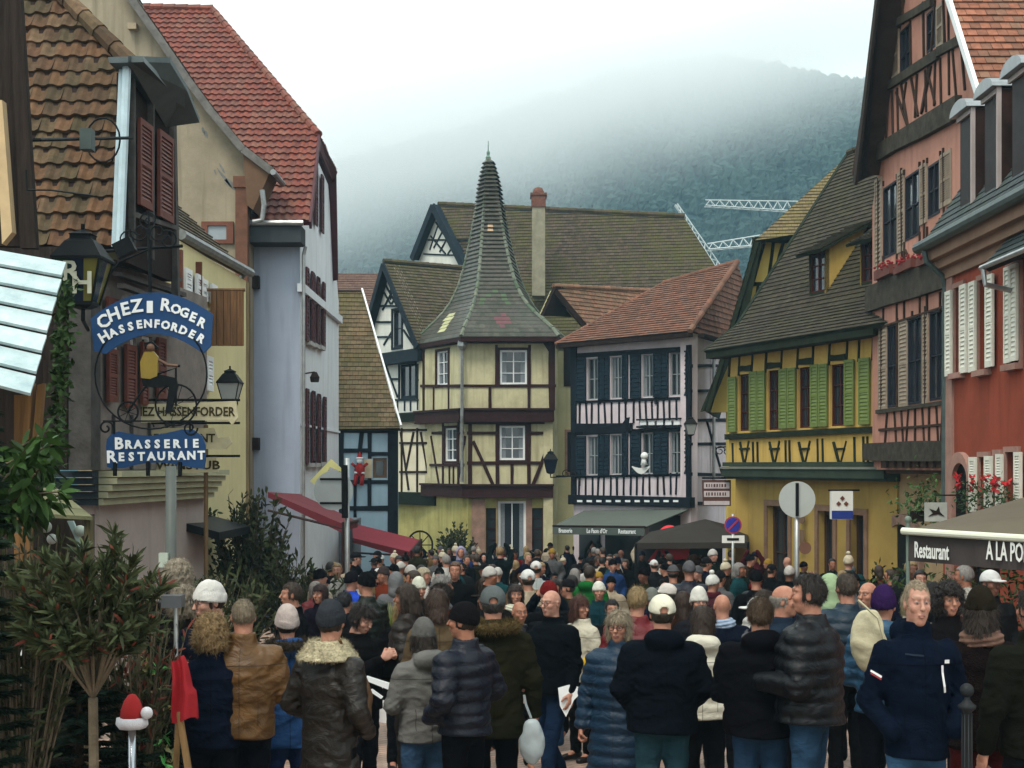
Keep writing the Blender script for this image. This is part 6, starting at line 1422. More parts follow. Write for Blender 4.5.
        if s.get('vent', True): d = smax(d, -(np.maximum(np.abs(P_[:, 0]+.0)-.004, np.abs(P_[:, 1]+.2)-.25)+0*z), .01) if False else d
        # collar
        cz = s.get('collar', .045); rr = np.sqrt(P_[:, 0]**2+(P_[:, 1]-.022)**2)
        ring = np.maximum(np.abs(rr-.078+(z-1.47)*.12)-.014, np.abs(z-1.475)-cz); d = smin(d, ring+.004*n2, .03)
        if s.get('hood'):
            h1 = s_ell(P_, (0, .115, 1.475), (.135, .085, .085)); h1 = smax(h1, -s_ell(P_, (0, .045, 1.56), (.10, .085, .10)), .02); d = smin(d, h1+.006*n1, .03)
        return d
    ztop = 1.60 if s.get('arms') not in ('up', 'high') and s.get('armR') not in ('up', 'high') else 1.95
    v, f = surf(coat, (-.46, -.44, hem-.06), (.46, .36, ztop), res); parts = [(v, f, 0)]
    out['coat'] = parts
    # trousers and shoes
    def trous(P_):
        d = s_ell(P_, (0, .01, .93), (.165*bulk**.5, .125, .13))
        for sg, (k, a) in zip((1, -1), legs):
            d = smin(d, s_cap(P_, (sg*.088, .01, .88), k, .098, .070), .03); d = smin(d, s_cap(P_, k, (a[0], a[1], a[2]+.02), .068, .058 if not s.get('slim') else .046), .02)
        n1 = nse(P_*np.array([1, 1, 1.8], f32), 20, sd+5); return d+.006*n1+.004*nse(P_, 45, sd)
    if s.get('lod', 0) < 2 or True:
        lo = .06
        v, f = surf(trous, (-.27, -.32, lo), (.27, .34, 1.06), max(res, .016) if s.get('lod', 0) < 2 else .034); out['trousers'] = [(v, f, 0)]
    if s.get('lod', 0) < 1:
        def shoe(P_):
            d = None
            for sg, (k, a) in zip((1, -1), legs):
                q = smin(s_cap(P_, (a[0], a[1]+.03, .05), (a[0]*1.12, a[1]-.15, .038), .045, .036), s_cap(P_, (a[0], a[1], .05), (a[0], a[1], .13), .045, .045), .03); d = q if d is None else np.minimum(d, q)
            return smax(d, .004-P_[:, 2], .008)
        v, f = surf(shoe, (-.2, -.4, -.01), (.2, .34, .2), .014); out['shoes'] = [(v, f, 0)]
    # hair
    hk = s.get('hair', 'short'); hres = {0: .0075, 1: .011, 2: .018}[s.get('lod', 0)]
    def base_hair(P_, t): return s_ell(P_, (0, .014, .026), (.077+t, .098+t, .095+t))
    def hair(P_):
        x, y, z = P_[:, 0], P_[:, 1], P_[:, 2]; nn = nse(P_, 75, sd)*.004+nse(P_*np.array([1, 1, .3], f32), 150, sd)*.004
        t = {'buzz': .004, 'short': .013, 'crop': .010, 'quiff': .018, 'long': .017, 'bob': .020, 'curly': .035, 'bun': .012, 'fringe': .010}[hk]
        d = base_hair(P_, t)
        if hk == 'quiff': d = smin(d, s_ell(P_, (.01, -.05, .095), (.065, .06, .038)), .02)
        cutz = .072 if hk in ('short', 'crop', 'buzz', 'balding', 'quiff') else .05     # hairline
        face = np.maximum(np.maximum(-(-.035-y), z-cutz), -1) if False else None
        d = smax(d, -np.maximum(np.maximum(y+.030, z-cutz), -z-.4), .012) if hk != 'curly' else smax(d, -np.maximum(y+.045, z-.05), .015)
        lowz = {'buzz': -.055, 'short': -.060, 'crop': -.05, 'quiff': -.06, 'long': -.26, 'bob': -.125, 'curly': -.14, 'bun': -.06, 'fringe': -.055}[hk]
        if hk in ('long', 'bob', 'curly'):
            dr = s_cap(P_, (0, .035, .02), (0, .075, lowz+.03), .088, .080 if hk != 'long' else .06)
            if hk == 'curly': dr = s_ell(P_, (0, .045, -.035), (.125, .105, .115))
            ax = np.abs(x); Q = np.stack([ax, y, z], 1)
            dr = smin(dr, s_cap(Q, (.075, .0, .03), (.080, -.01, lowz*.8+.02), .028, .022), .02)
            d = smin(d, smax(dr, -np.maximum(y+.028, z-.04) if hk != 'long' else -(np.maximum(y+.05, z-.04)), .01), .02)
        else: d = smax(d, lowz-z-.5*np.maximum(0, .0-y), .012)
        if hk == 'bun': d = smin(d, s_ell(P_, (0, .12, .05), (.045, .04, .045)), .01)
        if hk == 'curly': nn = nn+.012*nse(P_, 75, sd)+.007*nse(P_, 170, sd)
        if hk != 'long' and hk != 'bob' and hk != 'curly':   # leave the ears free
            ax = np.abs(x); d = smax(d, -s_ell(np.stack([ax, y, z], 1), (.088, .006, -.012), (.022, .022, .036)), .006)
        if s.get('hat') and s['hat'] != 'hoodup': d = smax(d, z-.02, .01)
        return d+nn
    if hk != 'bald' and not s.get('hatonly'):
        if hk == 'balding':
            hk = 'crop'; h0 = hair
            fn = lambda P_: smax(h0(P_), P_[:, 2]-.035, .01)
        else: fn = hair
        zl = -.30 if hk in ('long',) else -.19
        v, f = surf(fn, (-.15, -.13, zl), (.15, .19, .16), hres); out['hair'] = [(v@HR.T+hc, f, 0)]
    # hats
    hat = s.get('hat')
    def put(fn, lo=(-.16, -.25, -.12), hi=(.16, .16, .26), r=None): v, f = surf(fn, lo, hi, r or hres); return (v@HR.T+hc, f, 0)
    if hat in ('beanie', 'pom', 'bigbeanie', 'slouch'):
        up = {'beanie': .03, 'pom': .03, 'bigbeanie': .055, 'slouch': .05}[hat]
        def fn(P_):
            x, y, z = P_[:, 0], P_[:, 1], P_[:, 2]; ang = np.arctan2(y-.01, x)
            d = s_ell(P_, (0, .016, .035), (.090, .110, .085+up)); d = smax(d, (.012 if y is None else 0)+(.015-.35*y*.6)-z-.01, .01)
            br = s_ell(P_, (0, .014, .02), (.096, .115, .12)); br = smax(br, np.abs(z-.035+.25*y)-.030, .008); d = smin(d, br, .01)
            d = d-.0022*np.sin(ang*34)+.003*nse(P_, 40, sd)
            return smax(d, -(s_ell(P_, (0, .012, .0), (.074, .094, .07))), .006)
        pr = [put(fn)]
        if hat == 'pom': pr.append(put(lambda P_: s_ell(P_, (0, .03, .175), (.042, .042, .04))+.006*nse(P_, 120, sd)))
        out['hat'] = pr
    elif hat in ('cap',):
        def fn(P_):
            x, y, z = P_[:, 0], P_[:, 1], P_[:, 2]
            d = s_ell(P_, (0, .014, .035), (.097, .118, .112)); d = smax(d, .026-.12*y-z, .006)
            vz = s_ell(P_, (0, -.125, .040), (.078, .078, .012)); d = smin(d, vz, .008)
            hole = s_ell(P_, (0, .125, .035), (.032, .04, .030)); return smax(d, -hole, .004)+.001*nse(P_, 60, sd)
        out['hat'] = [put(fn)]
    elif hat == 'fur':
        def fn(P_): d = s_ell(P_, (0, .012, .06), (.105, .125, .085)); return smax(d+.010*nse(P_, 70, sd)+.005*nse(P_, 150, sd), .005-P_[:, 2], .01)
        out['hat'] = [put(fn)]
    elif hat == 'brim':
        def fn(P_):
            z = P_[:, 2]; d = s_ell(P_, (0, .012, .05), (.088, .106, .10)); b = s_ell(P_, (0, .01, .045), (.14, .16, .012)); return smax(smin(d, b, .01), .033-z, .004)+.001*nse(P_, 60, sd)
        out['hat'] = [put(fn, (-.18, -.25, -.02), (.18, .22, .2))]
    elif hat == 'hoodup':
        def fn(P_):
            x, y, z = P_[:, 0], P_[:, 1], P_[:, 2]; d = s_ell(P_, (0, .03, .01), (.120, .135, .150)); d = smin(d, s_cap(P_, (0, .05, -.06), (0, .06, -.16), .11, .12), .04)
            d = smax(d, -s_ell(P_, (0, -.10, -.01), (.082, .11, .115)), .02); d = smax(d, -s_ell(P_, (0, .01, -.02), (.088, .105, .12)), .01); return d+.004*nse(P_, 30, sd)
        out['hat'] = [put(fn, (-.2, -.2, -.26), (.2, .25, .22))]
    if s.get('furhood'):
        def fn(P_):
            x, y, z = P_[:, 0], P_[:, 1]-.10, P_[:, 2]-1.50
            ring = np.sqrt((np.sqrt((x/1.25)**2+(y/.85)**2)-.105)**2+(z+.05*y)**2)-.032; return ring+.010*nse(P_, 60, sd)+.006*nse(P_, 130, sd)
        v, f = surf(fn, (-.24, -.08, 1.40), (.24, .28, 1.60), .010 if s['lod'] == 0 else .016); out['fur_trim'] = [(v, f, 0)]
    if s.get('shearling'):
        def fn(P_):
            x, y, z = P_[:, 0], P_[:, 1]-.03, P_[:, 2]
            r = np.sqrt(x**2+y**2); d = np.maximum(np.abs(r-.120+(z-1.49)*.75)-.016, np.abs(z-1.478)-.046)-.008; return d+.003*nse(P_, 120, sd)
        v, f = surf(fn, (-.24, -.22, 1.38), (.24, .26, 1.58), .010); out['fur_trim'] = [(v, f, 0)]
    if s.get('scarf'):
        def fn(P_):
            x, y, z = P_[:, 0], P_[:, 1]-.012, P_[:, 2]; r = np.sqrt((x/1.05)**2+(y/1.1)**2)
            d = np.sqrt((r-.082)**2+((z-1.475)/1.35)**2)-.036; d = smin(d, s_cap(P_, (.03, -.13, 1.44), (.05, -.175, 1.22), .034, .030), .02)
            return d+.006*np.sin(z*190+x*30)+.004*nse(P_, 50, sd)
        v, f = surf(fn, (-.18, -.24, 1.16), (.18, .17, 1.58), .011 if s['lod'] < 2 else .02); out['scarf'] = [(v, f, 0)]
    if s.get('lod', 0) < 2:
        if 'hair' in out and (not s.get('hat') or hk in ('bob', 'long', 'curly')):
            fz = {'curly': 1.2, 'buzz': .4, 'crop': .3, 'short': .35}.get(hk, .22); Ln = {'curly': .030, 'buzz': .008, 'crop': .010, 'short': .020}.get(hk, .04)
            out['hair'].append(strands(out['hair'], 5000 if s['lod'] == 0 else 2500, Ln, .25, sd, fz))
        if 'fur_trim' in out: out['fur_trim'].append(strands(out['fur_trim'], 5000, .009 if s.get('shearling') else .020, .9, sd, .6, .3))
        if s.get('hat') == 'fur': out['hat'].append(strands(out['hat'], 4000, .018, .9, sd, .6, .2))
    return out
_PROTO = {}
KEYS = ('res', 'lod', 'fem', 'bulk', 'arms', 'armR', 'legs', 'lean', 'age', 'hyaw', 'hpitch', 'coat', 'seed', 'collar', 'hood', 'slim', 'hair', 'hat', 'furhood', 'shearling', 'scarf', 'hatonly')
GREY = None
def person(x, D, label, group=None, H=1.75, yaw=0, **s):
    """yaw 0 faces the camera; colours: skin, coatc, legc, hairc, hatc, scarfc, furc (colour, kind)"""
    s.setdefault('lod', 0 if D < 9.7 else (1 if D < 16 else 2)); s.setdefault('res', {0: .0125, 1: .018, 2: .034}[s['lod']])
    if s.get('hat') in ('beanie', 'pom', 'bigbeanie', 'slouch', 'fur', 'hoodup') and s.get('hair', 'short') in ('short', 'crop', 'quiff', 'buzz') and s['lod'] > 0: s['hatonly'] = True
    key = tuple(str(s.get(k)) for k in KEYS)
    if key not in _PROTO:
        sh = person_shapes(s); pr = {}
        blank = MATS['cloth_blank'] if 'cloth_blank' in MATS else mat('cloth_blank', (.1, .1, .1))
        for nm, parts in sh.items():
            if nm == 'body': pr[nm] = mk('person', parts[0], [blank], parts[1])
            else: pr[nm] = mk(nm, parts, [blank])
        _PROTO[key] = pr
    pr = _PROTO[key]; sc = H/1.755
    o = bpy.data.objects.new('person', pr['body']); COL.objects.link(o)
    o.location = (x, D, gz(D)+.008); o.rotation_euler = (0, 0, yaw); o.scale = (sc*s.get('wide', 1), sc*s.get('wide', 1), sc)
    o['label'] = label; o['category'] = 'person'; o['group'] = group or 'people in the street'
    ROOTLOC[o.name] = Vector((0, 0, 0))
    def setm(ob, m): ob.material_slots[0].link = 'OBJECT'; ob.material_slots[0].material = m
    setm(o, skinmat(s.get('skin', 0)))
    nm_coat = {'jacket': 'jacket', 'parka': 'parka', 'long': 'coat', 'puffer': 'puffer_jacket', 'longpuffer': 'puffer_coat', 'knit': 'knitted_jacket'}[s.get('coat', 'jacket')]
    colr = {'coat': cloth(s.get('coatc', (.02, .02, .03)), 'p' if 'puffer' in s.get('coat', '') else s.get('coatk', 'w')), 'trousers': cloth(s.get('legc', (.015, .017, .025)), s.get('legk', 'd')),
            'shoes': cloth(s.get('shoec', (.02, .015, .012)), 'l'), 'hair': cloth(s.get('hairc', (.03, .018, .010)), 'h'), 'hat': cloth(s.get('hatc', (.05, .05, .06)), 'f' if s.get('hat') == 'fur' else 'w'),
            'fur_trim': cloth(s.get('furc', (.25, .17, .08)), 'f'), 'scarf': cloth(s.get('scarfc', (.2, .2, .2)), 'w')}
    for nm in pr:
        if nm == 'body': continue
        c = bpy.data.objects.new(nm_coat if nm == 'coat' else nm, pr[nm]); COL.objects.link(c); c.parent = o; setm(c, colr[nm])
    if s.get('glasses'):
        mb = MB(); hc = Vector((0, -.005, 1.63)); a = s.get('hyaw', 0)
        def rt(p): return hc+Vector((p[0]*math.cos(a)-p[1]*math.sin(a), p[0]*math.sin(a)+p[1]*math.cos(a), p[2]))
        for sg in (-1, 1):
            mb.tube([rt((sg*.033+.023*math.cos(t), -.101+.004*abs(math.cos(t)), .006+.018*math.sin(t))) for t in [k*math.pi/6 for k in range(13)]], .0022, 4, cap=False)
            mb.tube([rt((sg*.056, -.098, .012)), rt((sg*.083, -.02, .014)), rt((sg*.084, .02, .008))], .002, 4)
        mb.tube([rt((-.01, -.103, .008)), rt((.01, -.103, .008))], .002, 4)
        g = mb.build('glasses', mat('glasses_frame', (.01, .01, .012), .3)); g.parent = o
    return o
# ================================================================== signs, lamps, plants, stalls
SIGNBLUE = mat('enamel_blue', (.010, .045, .13), .45, .1, 5)
IRON = mat('wrought_iron', (.008, .009, .010), .5, .2, 9, .2)
def plane_px(D): return Wall((-20, D), (20, D))
def prism_px(mb, pts, D, t=.02, mi=0, dy=0): mb.prism([P(x, y, D)+Vector((0, dy, 0)) for x, y in pts], (0, t, 0), mi)
def scroll(mb, c, r, turns=1.3, a0=0, sgn=1, rad=.012, D=None):
    n = 22; mb.tube([Vector((c.x+r*(1-.75*k/n)*math.cos(a0+sgn*2*math.pi*turns*k/n), c.y, c.z+r*(1-.75*k/n)*math.sin(a0+sgn*2*math.pi*turns*k/n))) for k in range(n+1)], rad, 5)
def restaurant_sign():
    D = 16.5
    t = thing('hanging_sign', 'blue arched enamel sign with white lettering over an iron hoop holding a cyclist', 'sign', P(150, 470, D))
    N = 20
    up = [(90.5+122.5*k/N, 318.5-26*math.sin(math.pi*k/N)**.9-(4 if k > 10 else 0)*(k-10)/10) for k in range(N+1)]
    lo = [(203-97*k/N, 354-20*math.sin(math.pi*k/N)**.9) for k in range(N+1)]
    mb = MB(); 
    for k in range(N): prism_px(mb, [up[k], up[k+1], lo[N-k-1], lo[N-k]], D, .03)
    prism_px(mb, [up[0], lo[N], (94, 351)], D, .03); prism_px(mb, [up[N], (211, 346), lo[0]], D, .03)
    mb.build('blue_plate', SIGNBLUE, t)
    wt = mat('enamel_white', (.74, .76, .76), .4, .05); mb = MB()
    def let(ch, px, py, ang, size, sq=1.0):
        v, f = text_geo(ch, size, .006, .004, sq); ca, sa = math.cos(ang), math.sin(ang); c = P(px, py, D)+Vector((0, -.008, 0))
        mb._a([c+Vector((x*ca-y*sa, -z, x*sa+y*ca)) for x, y, z in v], f, 0, .5)
    def tan_at(px): return -(px-151)/62*.62
    for ch, px, py, s_ in (('C', 103.5, 322, .21), ('H', 114, 315, .21), ('E', 125.5, 309.5, .21), ('Z', 137, 306.5, .21), ('R', 165.5, 305.5, .2), ('O', 176, 309.5, .15), ('G', 184.5, 313, .15), ('E', 193, 317.5, .15), ('R', 201.5, 323, .15)): let(ch, px, py, tan_at(px)*(.9), s_)
    for i, ch in enumerate('HASSENFORDER'):
        px = 104.5+i*8.75; py = 340.5-16.5*math.sin(math.pi*(px-98)/106)**.95; let(ch, px, py, -(px-151)/52*.62, .17 if i == 0 else .13)
    mb.build('lettering', wt, t)
    mb = MB(); prism_px(mb, [(147, 301), (153, 301), (153, 313), (147, 313)], D, .01, 0, -.012); mb.build('white_plaque', wt, t)
    mb = MB(); n = 36
    mb.tube([P(151+56*math.cos(2*math.pi*k/n), 374+55*math.sin(2*math.pi*k/n), D) for k in range(-4, 23)], .011, 6, cap=False)
    mb.tube([P(103, 421, D), P(205, 421, D)], .010, 5); mb.tube([P(150, 292, D), P(150, 240, D)], .02, 6)
    for x in (106, 190): scroll(mb, P(x, 428, D), .09, 1.2, 0, 1 if x < 150 else -1)
    for x in (115, 148, 180): mb.tube([P(x, 462, D), P(x, 476, D)], .025, 6)
    mb.tube([P(114, 421, D), P(114, 434, D)], .012, 5); mb.tube([P(190, 421, D), P(190, 432, D)], .012, 5); mb.build('hoop', IRON, t)
    # cyclist on a penny farthing, cut from sheet metal
    mb = MB()
    for cx, cy_, r in ((176, 405, 20.5), (128, 412, 10)):
        mb.tube([P(cx+r*math.cos(2*math.pi*k/24), cy_+r*math.sin(2*math.pi*k/24), D) for k in range(25)], .012, 5, cap=False)
        for k in range(4): a = math.pi*k/4+.3; mb.tube([P(cx-r*math.cos(a), cy_-r*math.sin(a), D), P(cx+r*math.cos(a), cy_+r*math.sin(a), D)], .004, 4)
    mb.tube([P(128, 412, D), P(141, 392, D), P(158, 374, D), P(176, 368, D), P(176, 405, D)], .014, 5); mb.tube([P(163, 364, D), P(180, 366, D)], .016, 5); mb.build('bicycle', IRON, t)
    mb = MB(); prism_px(mb, [(141, 378), (140, 362), (144, 352), (153, 351), (158, 357), (157, 376), (150, 379)], D-.03, .06); mb.build('yellow_shirt', mat('ochre_yellow_paint', (.24, .165, .025), .5, .15), t)
    mb = MB(); prism_px(mb, [(141, 377), (158, 374), (176, 378), (178, 386), (172, 408), (173, 412), (165, 413), (169, 386), (155, 388), (143, 386)], D-.02, .04); prism_px(mb, [(145, 349), (144, 343), (152, 341), (158, 347), (158, 349)], D-.02, .04); mb.build('dark_trousers', IRON, t)
    mb = MB(); mb.ball(P(151, 348, D), .055, 8); mb.tube([P(155, 358, D), P(168, 365, D), P(178, 366, D)], .022, 6); mb.build('face', mat('painted_skin', (.12, .06, .035), .5), t)
    # lower plate
    l = thing('hanging_sign', 'blue wavy enamel sign reading brasserie restaurant, hanging below the hoop', 'sign', P(155, 470, D))
    mb = MB(); top = [(106, 446), (107, 439), (112, 433.5), (119, 431.5), (135, 434.5), (150, 436), (166, 433), (182, 429.5), (194, 430), (202, 436), (205.5, 445)]; bot = [(107, 467), (113, 468.5), (124, 468), (135, 465), (148, 463), (156, 462.5), (170, 463.5), (182, 465.5), (194, 468), (204, 469), (205.5, 460)]
    for k in range(10): prism_px(mb, [top[k], top[k+1], bot[k+1], bot[k]], D, .03)
    mb.build('blue_plate', SIGNBLUE, l); mb = MB()
    for i, ch in enumerate('BRASSERIE'): let(ch, 119+i*9.6, 445-1.0*i*.15-(1 if i == 0 else 0), .02, .19 if i == 0 else .135)
    for i, ch in enumerate('RESTAURANT'): let(ch, 111.5+i*10.0, 457.5-i*.22, .02, .20 if i == 0 else .135)
    mb.build('lettering', wt, l)
    # bracket arm
    b = thing('iron_bracket', 'long wrought iron bracket with scrolls carrying the blue signs', 'bracket', P(100, 250, 17))
    mb = MB(); mb.tube([P(92, 252, 17.1), P(182, 246, D)], .022, 6); mb.tube([P(100, 285, 17.1), P(120, 262, 17), P(150, 249, D)], .014, 6)
    for c in ((140, 232), (158, 232), (149, 220), (128, 240), (168, 240)): scroll(mb, P(*c, D), .12, 1.4, c[0]*.2, 1 if c[0] < 149 else -1, .010)
    mb.tube([P(149, 248, D), P(149, 212, D)], .012, 5); mb.build('bracket_arm', IRON, b)
    mb = MB(); mb.box(P(127, 249, D)+Vector((0, -.1, 0)), (.10, 0, .05), (0, .06, 0), (-.04, 0, .08)); mb.tube([P(127, 252, D), P(120, 256, D+.3)], .015, 5); tagl = single(mb, 'floodlight', IRON, 'small black floodlight fixed on the iron bracket', 'lamp')
restaurant_sign()

def lantern(px, py0, py1, D, label, glass, letters=None, hang=True, arm=None):
    """four sided street lantern; py0 top of the finial, py1 bottom"""
    t = thing('wall_lantern', label, 'lantern', P(px, py1, D)); c = P(px, 0, D); z0, z1 = P(0, py1, D).z, P(0, py0, D).z; h = z1-z0; w = h*.27
    mb = MB(); q = Vector((c.x, D, z0)); r2 = 1.414
    mb.lathe(q, [(w*.35, 0), (w*.55*r2, h*.04), (w*.55*r2, h*.08)], 4, rot=math.pi/4)
    mb.lathe(q, [(w*1.08*r2, h*.56), (w*1.08*r2, h*.59), (w*.9*r2, h*.66), (w*.62*r2, h*.78), (w*.45*r2, h*.82), (w*.45*r2, h*.86), (w*.5*r2, h*.87), (w*.1, h*.93), (w*.1, h)], 4, rot=math.pi/4)
    for sx in (-1, 1):
        for sy in (-1, 1): mb.tube([q+Vector((sx*w*.55, sy*w*.55, h*.06)), q+Vector((sx*w, sy*w, h*.57))], w*.06, 4)
    if arm is not None: mb.tube([q+Vector((0, 0, .0)), q+Vector((0, .0, -.12)), arm], .022, 6)
    mb.build('lantern_frame', IRON, t)
    mb = MB()
    for i, (sx, sy, ex, ey) in enumerate(((-1, -1, 1, -1), (1, -1, 1, 1), (1, 1, -1, 1), (-1, 1, -1, -1))):
        lo = [q+Vector((sx*w*.54, sy*w*.54, h*.08)), q+Vector((ex*w*.54, ey*w*.54, h*.08))]; hi = [q+Vector((ex*w*.98, ey*w*.98, h*.57)), q+Vector((sx*w*.98, sy*w*.98, h*.57))]
        n = len(glass)
        for k in range(n): f0, f1 = k/n, (k+1)/n; mb.poly([lo[0].lerp(lo[1], f0), lo[0].lerp(lo[1], f1), hi[1].lerp(hi[0], f1), hi[1].lerp(hi[0], f0)], k)
    mb.build('glass', glass, t)
    if letters:
        mb = MB(); put_text(mb, letters[0], q+Vector((-w*.25, -w*.93, h*.40)), (1, 0, 0), (0, 0, 1), h*.36, .006, .004); put_text(mb, letters[1], q+Vector((w*.22, -w*.86, h*.27)), (1, 0, 0), (0, 0, 1), h*.36, .006, .004); mb.build('lettering', mat('cream_letters', (.5, .5, .38), .5), t)
lantern(83, 224, 309, 15.2, 'large black lantern with coloured glass and pale initials on the grey timber post', [mat('green_glass', (.012, .035, .02), .15), mat('dark_glass', (.01, .015, .03), .15), mat('yellow_glass', (.12, .11, .02), .15)], ('R', 'H'), arm=P(88, 330, 17.0))
wg = mat('milky_glass', (.32, .34, .33), .25, .1)
lantern(230, 366, 406, 20, 'black lantern with milky glass above the wooden winstub sign', [wg], arm=P(205, 412, 22.0))
lantern(690.5, 415, 436, 45, 'lantern with pale glass on the dark corner post of the pink timbered house', [wg], arm=P(688, 440, 46.2))
lantern(550.5, 449, 474, 49, 'lantern on a scrolled arm between turret house and pink timbered house', [mat('dark_glass', (.01, .015, .03))], arm=P(578, 476, 49.6))
def scroll_brackets():
    for label, pts, D in (('scrolled iron bracket on the cream wall right of the turret', ((556, 476), (580, 476), (566, 474), (573, 474)), 49.5), ('scrolled iron bracket on the side wall of the pink timbered house', ((716, 448), (733, 446), (720, 451), (727, 451)), 45)):
        t = MB(); t.tube([P(*pts[0], D), P(*pts[1], D)], .022, 5); scroll(t, P(*pts[2], D), .17, 1.3, 0, 1, .016); scroll(t, P(*pts[3], D), .15, 1.3, 1, -1, .016); t.tube([P(pts[1][0], pts[1][1]-6, D), P(pts[1][0], pts[1][1]+10, D)], .02, 5); t.tube([P(pts[1][0], pts[1][1], D), P(pts[1][0]+8, pts[1][1], D+3)], .02, 5)
        single(t, 'iron_bracket', IRON, label, 'bracket')
scroll_brackets()

def wooden_signs():
    cr = mat('cream_board_sign', (.58, .52, .33), .7, .15, 4); dk = mat('sign_letter_brown', (.06, .045, .02), .7)
    def board(label, poly, D, txt, tc, size, sq=1.0, extra=None):
        t = thing('wooden_sign', label, 'sign', P(poly[0][0], poly[0][1], D)); mb = MB(); prism_px(mb, poly, D, .04); mb.build('board', cr, t)
        mb = MB(); put_text(mb, txt, P(*tc, D)+Vector((0, -.008, 0)), (1, 0, 0), (0, 0, 1), size, .004, .003, sq); mb.build('lettering', dk, t)
        mb = MB(); mb.tube([P(poly[0][0]+14, poly[0][1]-1, D+.02), P(poly[0][0]+12, poly[0][1]-6, D+.02)], .01, 5); mb.tube([P(poly[0][0], poly[0][1]-5, D+.02), P(240, poly[0][1]-5, D+.02)], .018, 5); mb.build('hanger', IRON, t)
    board('cream wooden sign reading Hassenforder, the topmost behind the hoop', [(126, 405), (236, 401), (238, 418), (232, 425), (228, 420), (126, 423)], 19, 'CHEZ HASSENFORDER', (181, 412), .17, .84)
    board('cream arrow shaped wooden sign reading restaurant below the topmost', [(140, 428), (214, 428), (218, 438), (229, 437), (232, 443), (226, 449), (140, 449)], 19.3, 'RESTAURANT', (181, 438.5), .16, .95)
    board('cream wooden sign reading winstub, the lowest behind the wavy blue sign', [(136, 461), (216, 457), (218, 472), (160, 474), (136, 472)], 19.6, 'WINSTUB', (188, 465.5), .17, 1.2)
    b = MB(); b.tube([P(206, 425, 19.7), P(206, 520, 19.7), Vector((P(206, 0, 19.7).x, 19.7, gz(19.7)))], .032, 8); single(b, 'sign_post', wood('sign_post_wood', (.16, .10, .05)), 'brown wooden post carrying the cream wooden signs', 'post')
    D = 15.8; t = thing('sign_post', 'grey steel post with small white box below the wavy blue sign', 'post', (P(171, 0, D).x, D, gz(D)))
    mb = MB(); mb.tube([P(171, 466, D), (P(171, 0, D).x, D, gz(D))], .062, 12); mb.build('pole', mat('grey_green_steel', (.10, .11, .10), .45, .1), t, True)
    mb = MB(); c = P(164, 560, D-.08); mb.abox(c.x-.05, c.x+.05, c.y-.04, c.y+.04, c.z-.08, c.z+.08); mb.build('junction_box', mat('pale_green_plastic', (.45, .5, .42), .5), t)
wooden_signs()

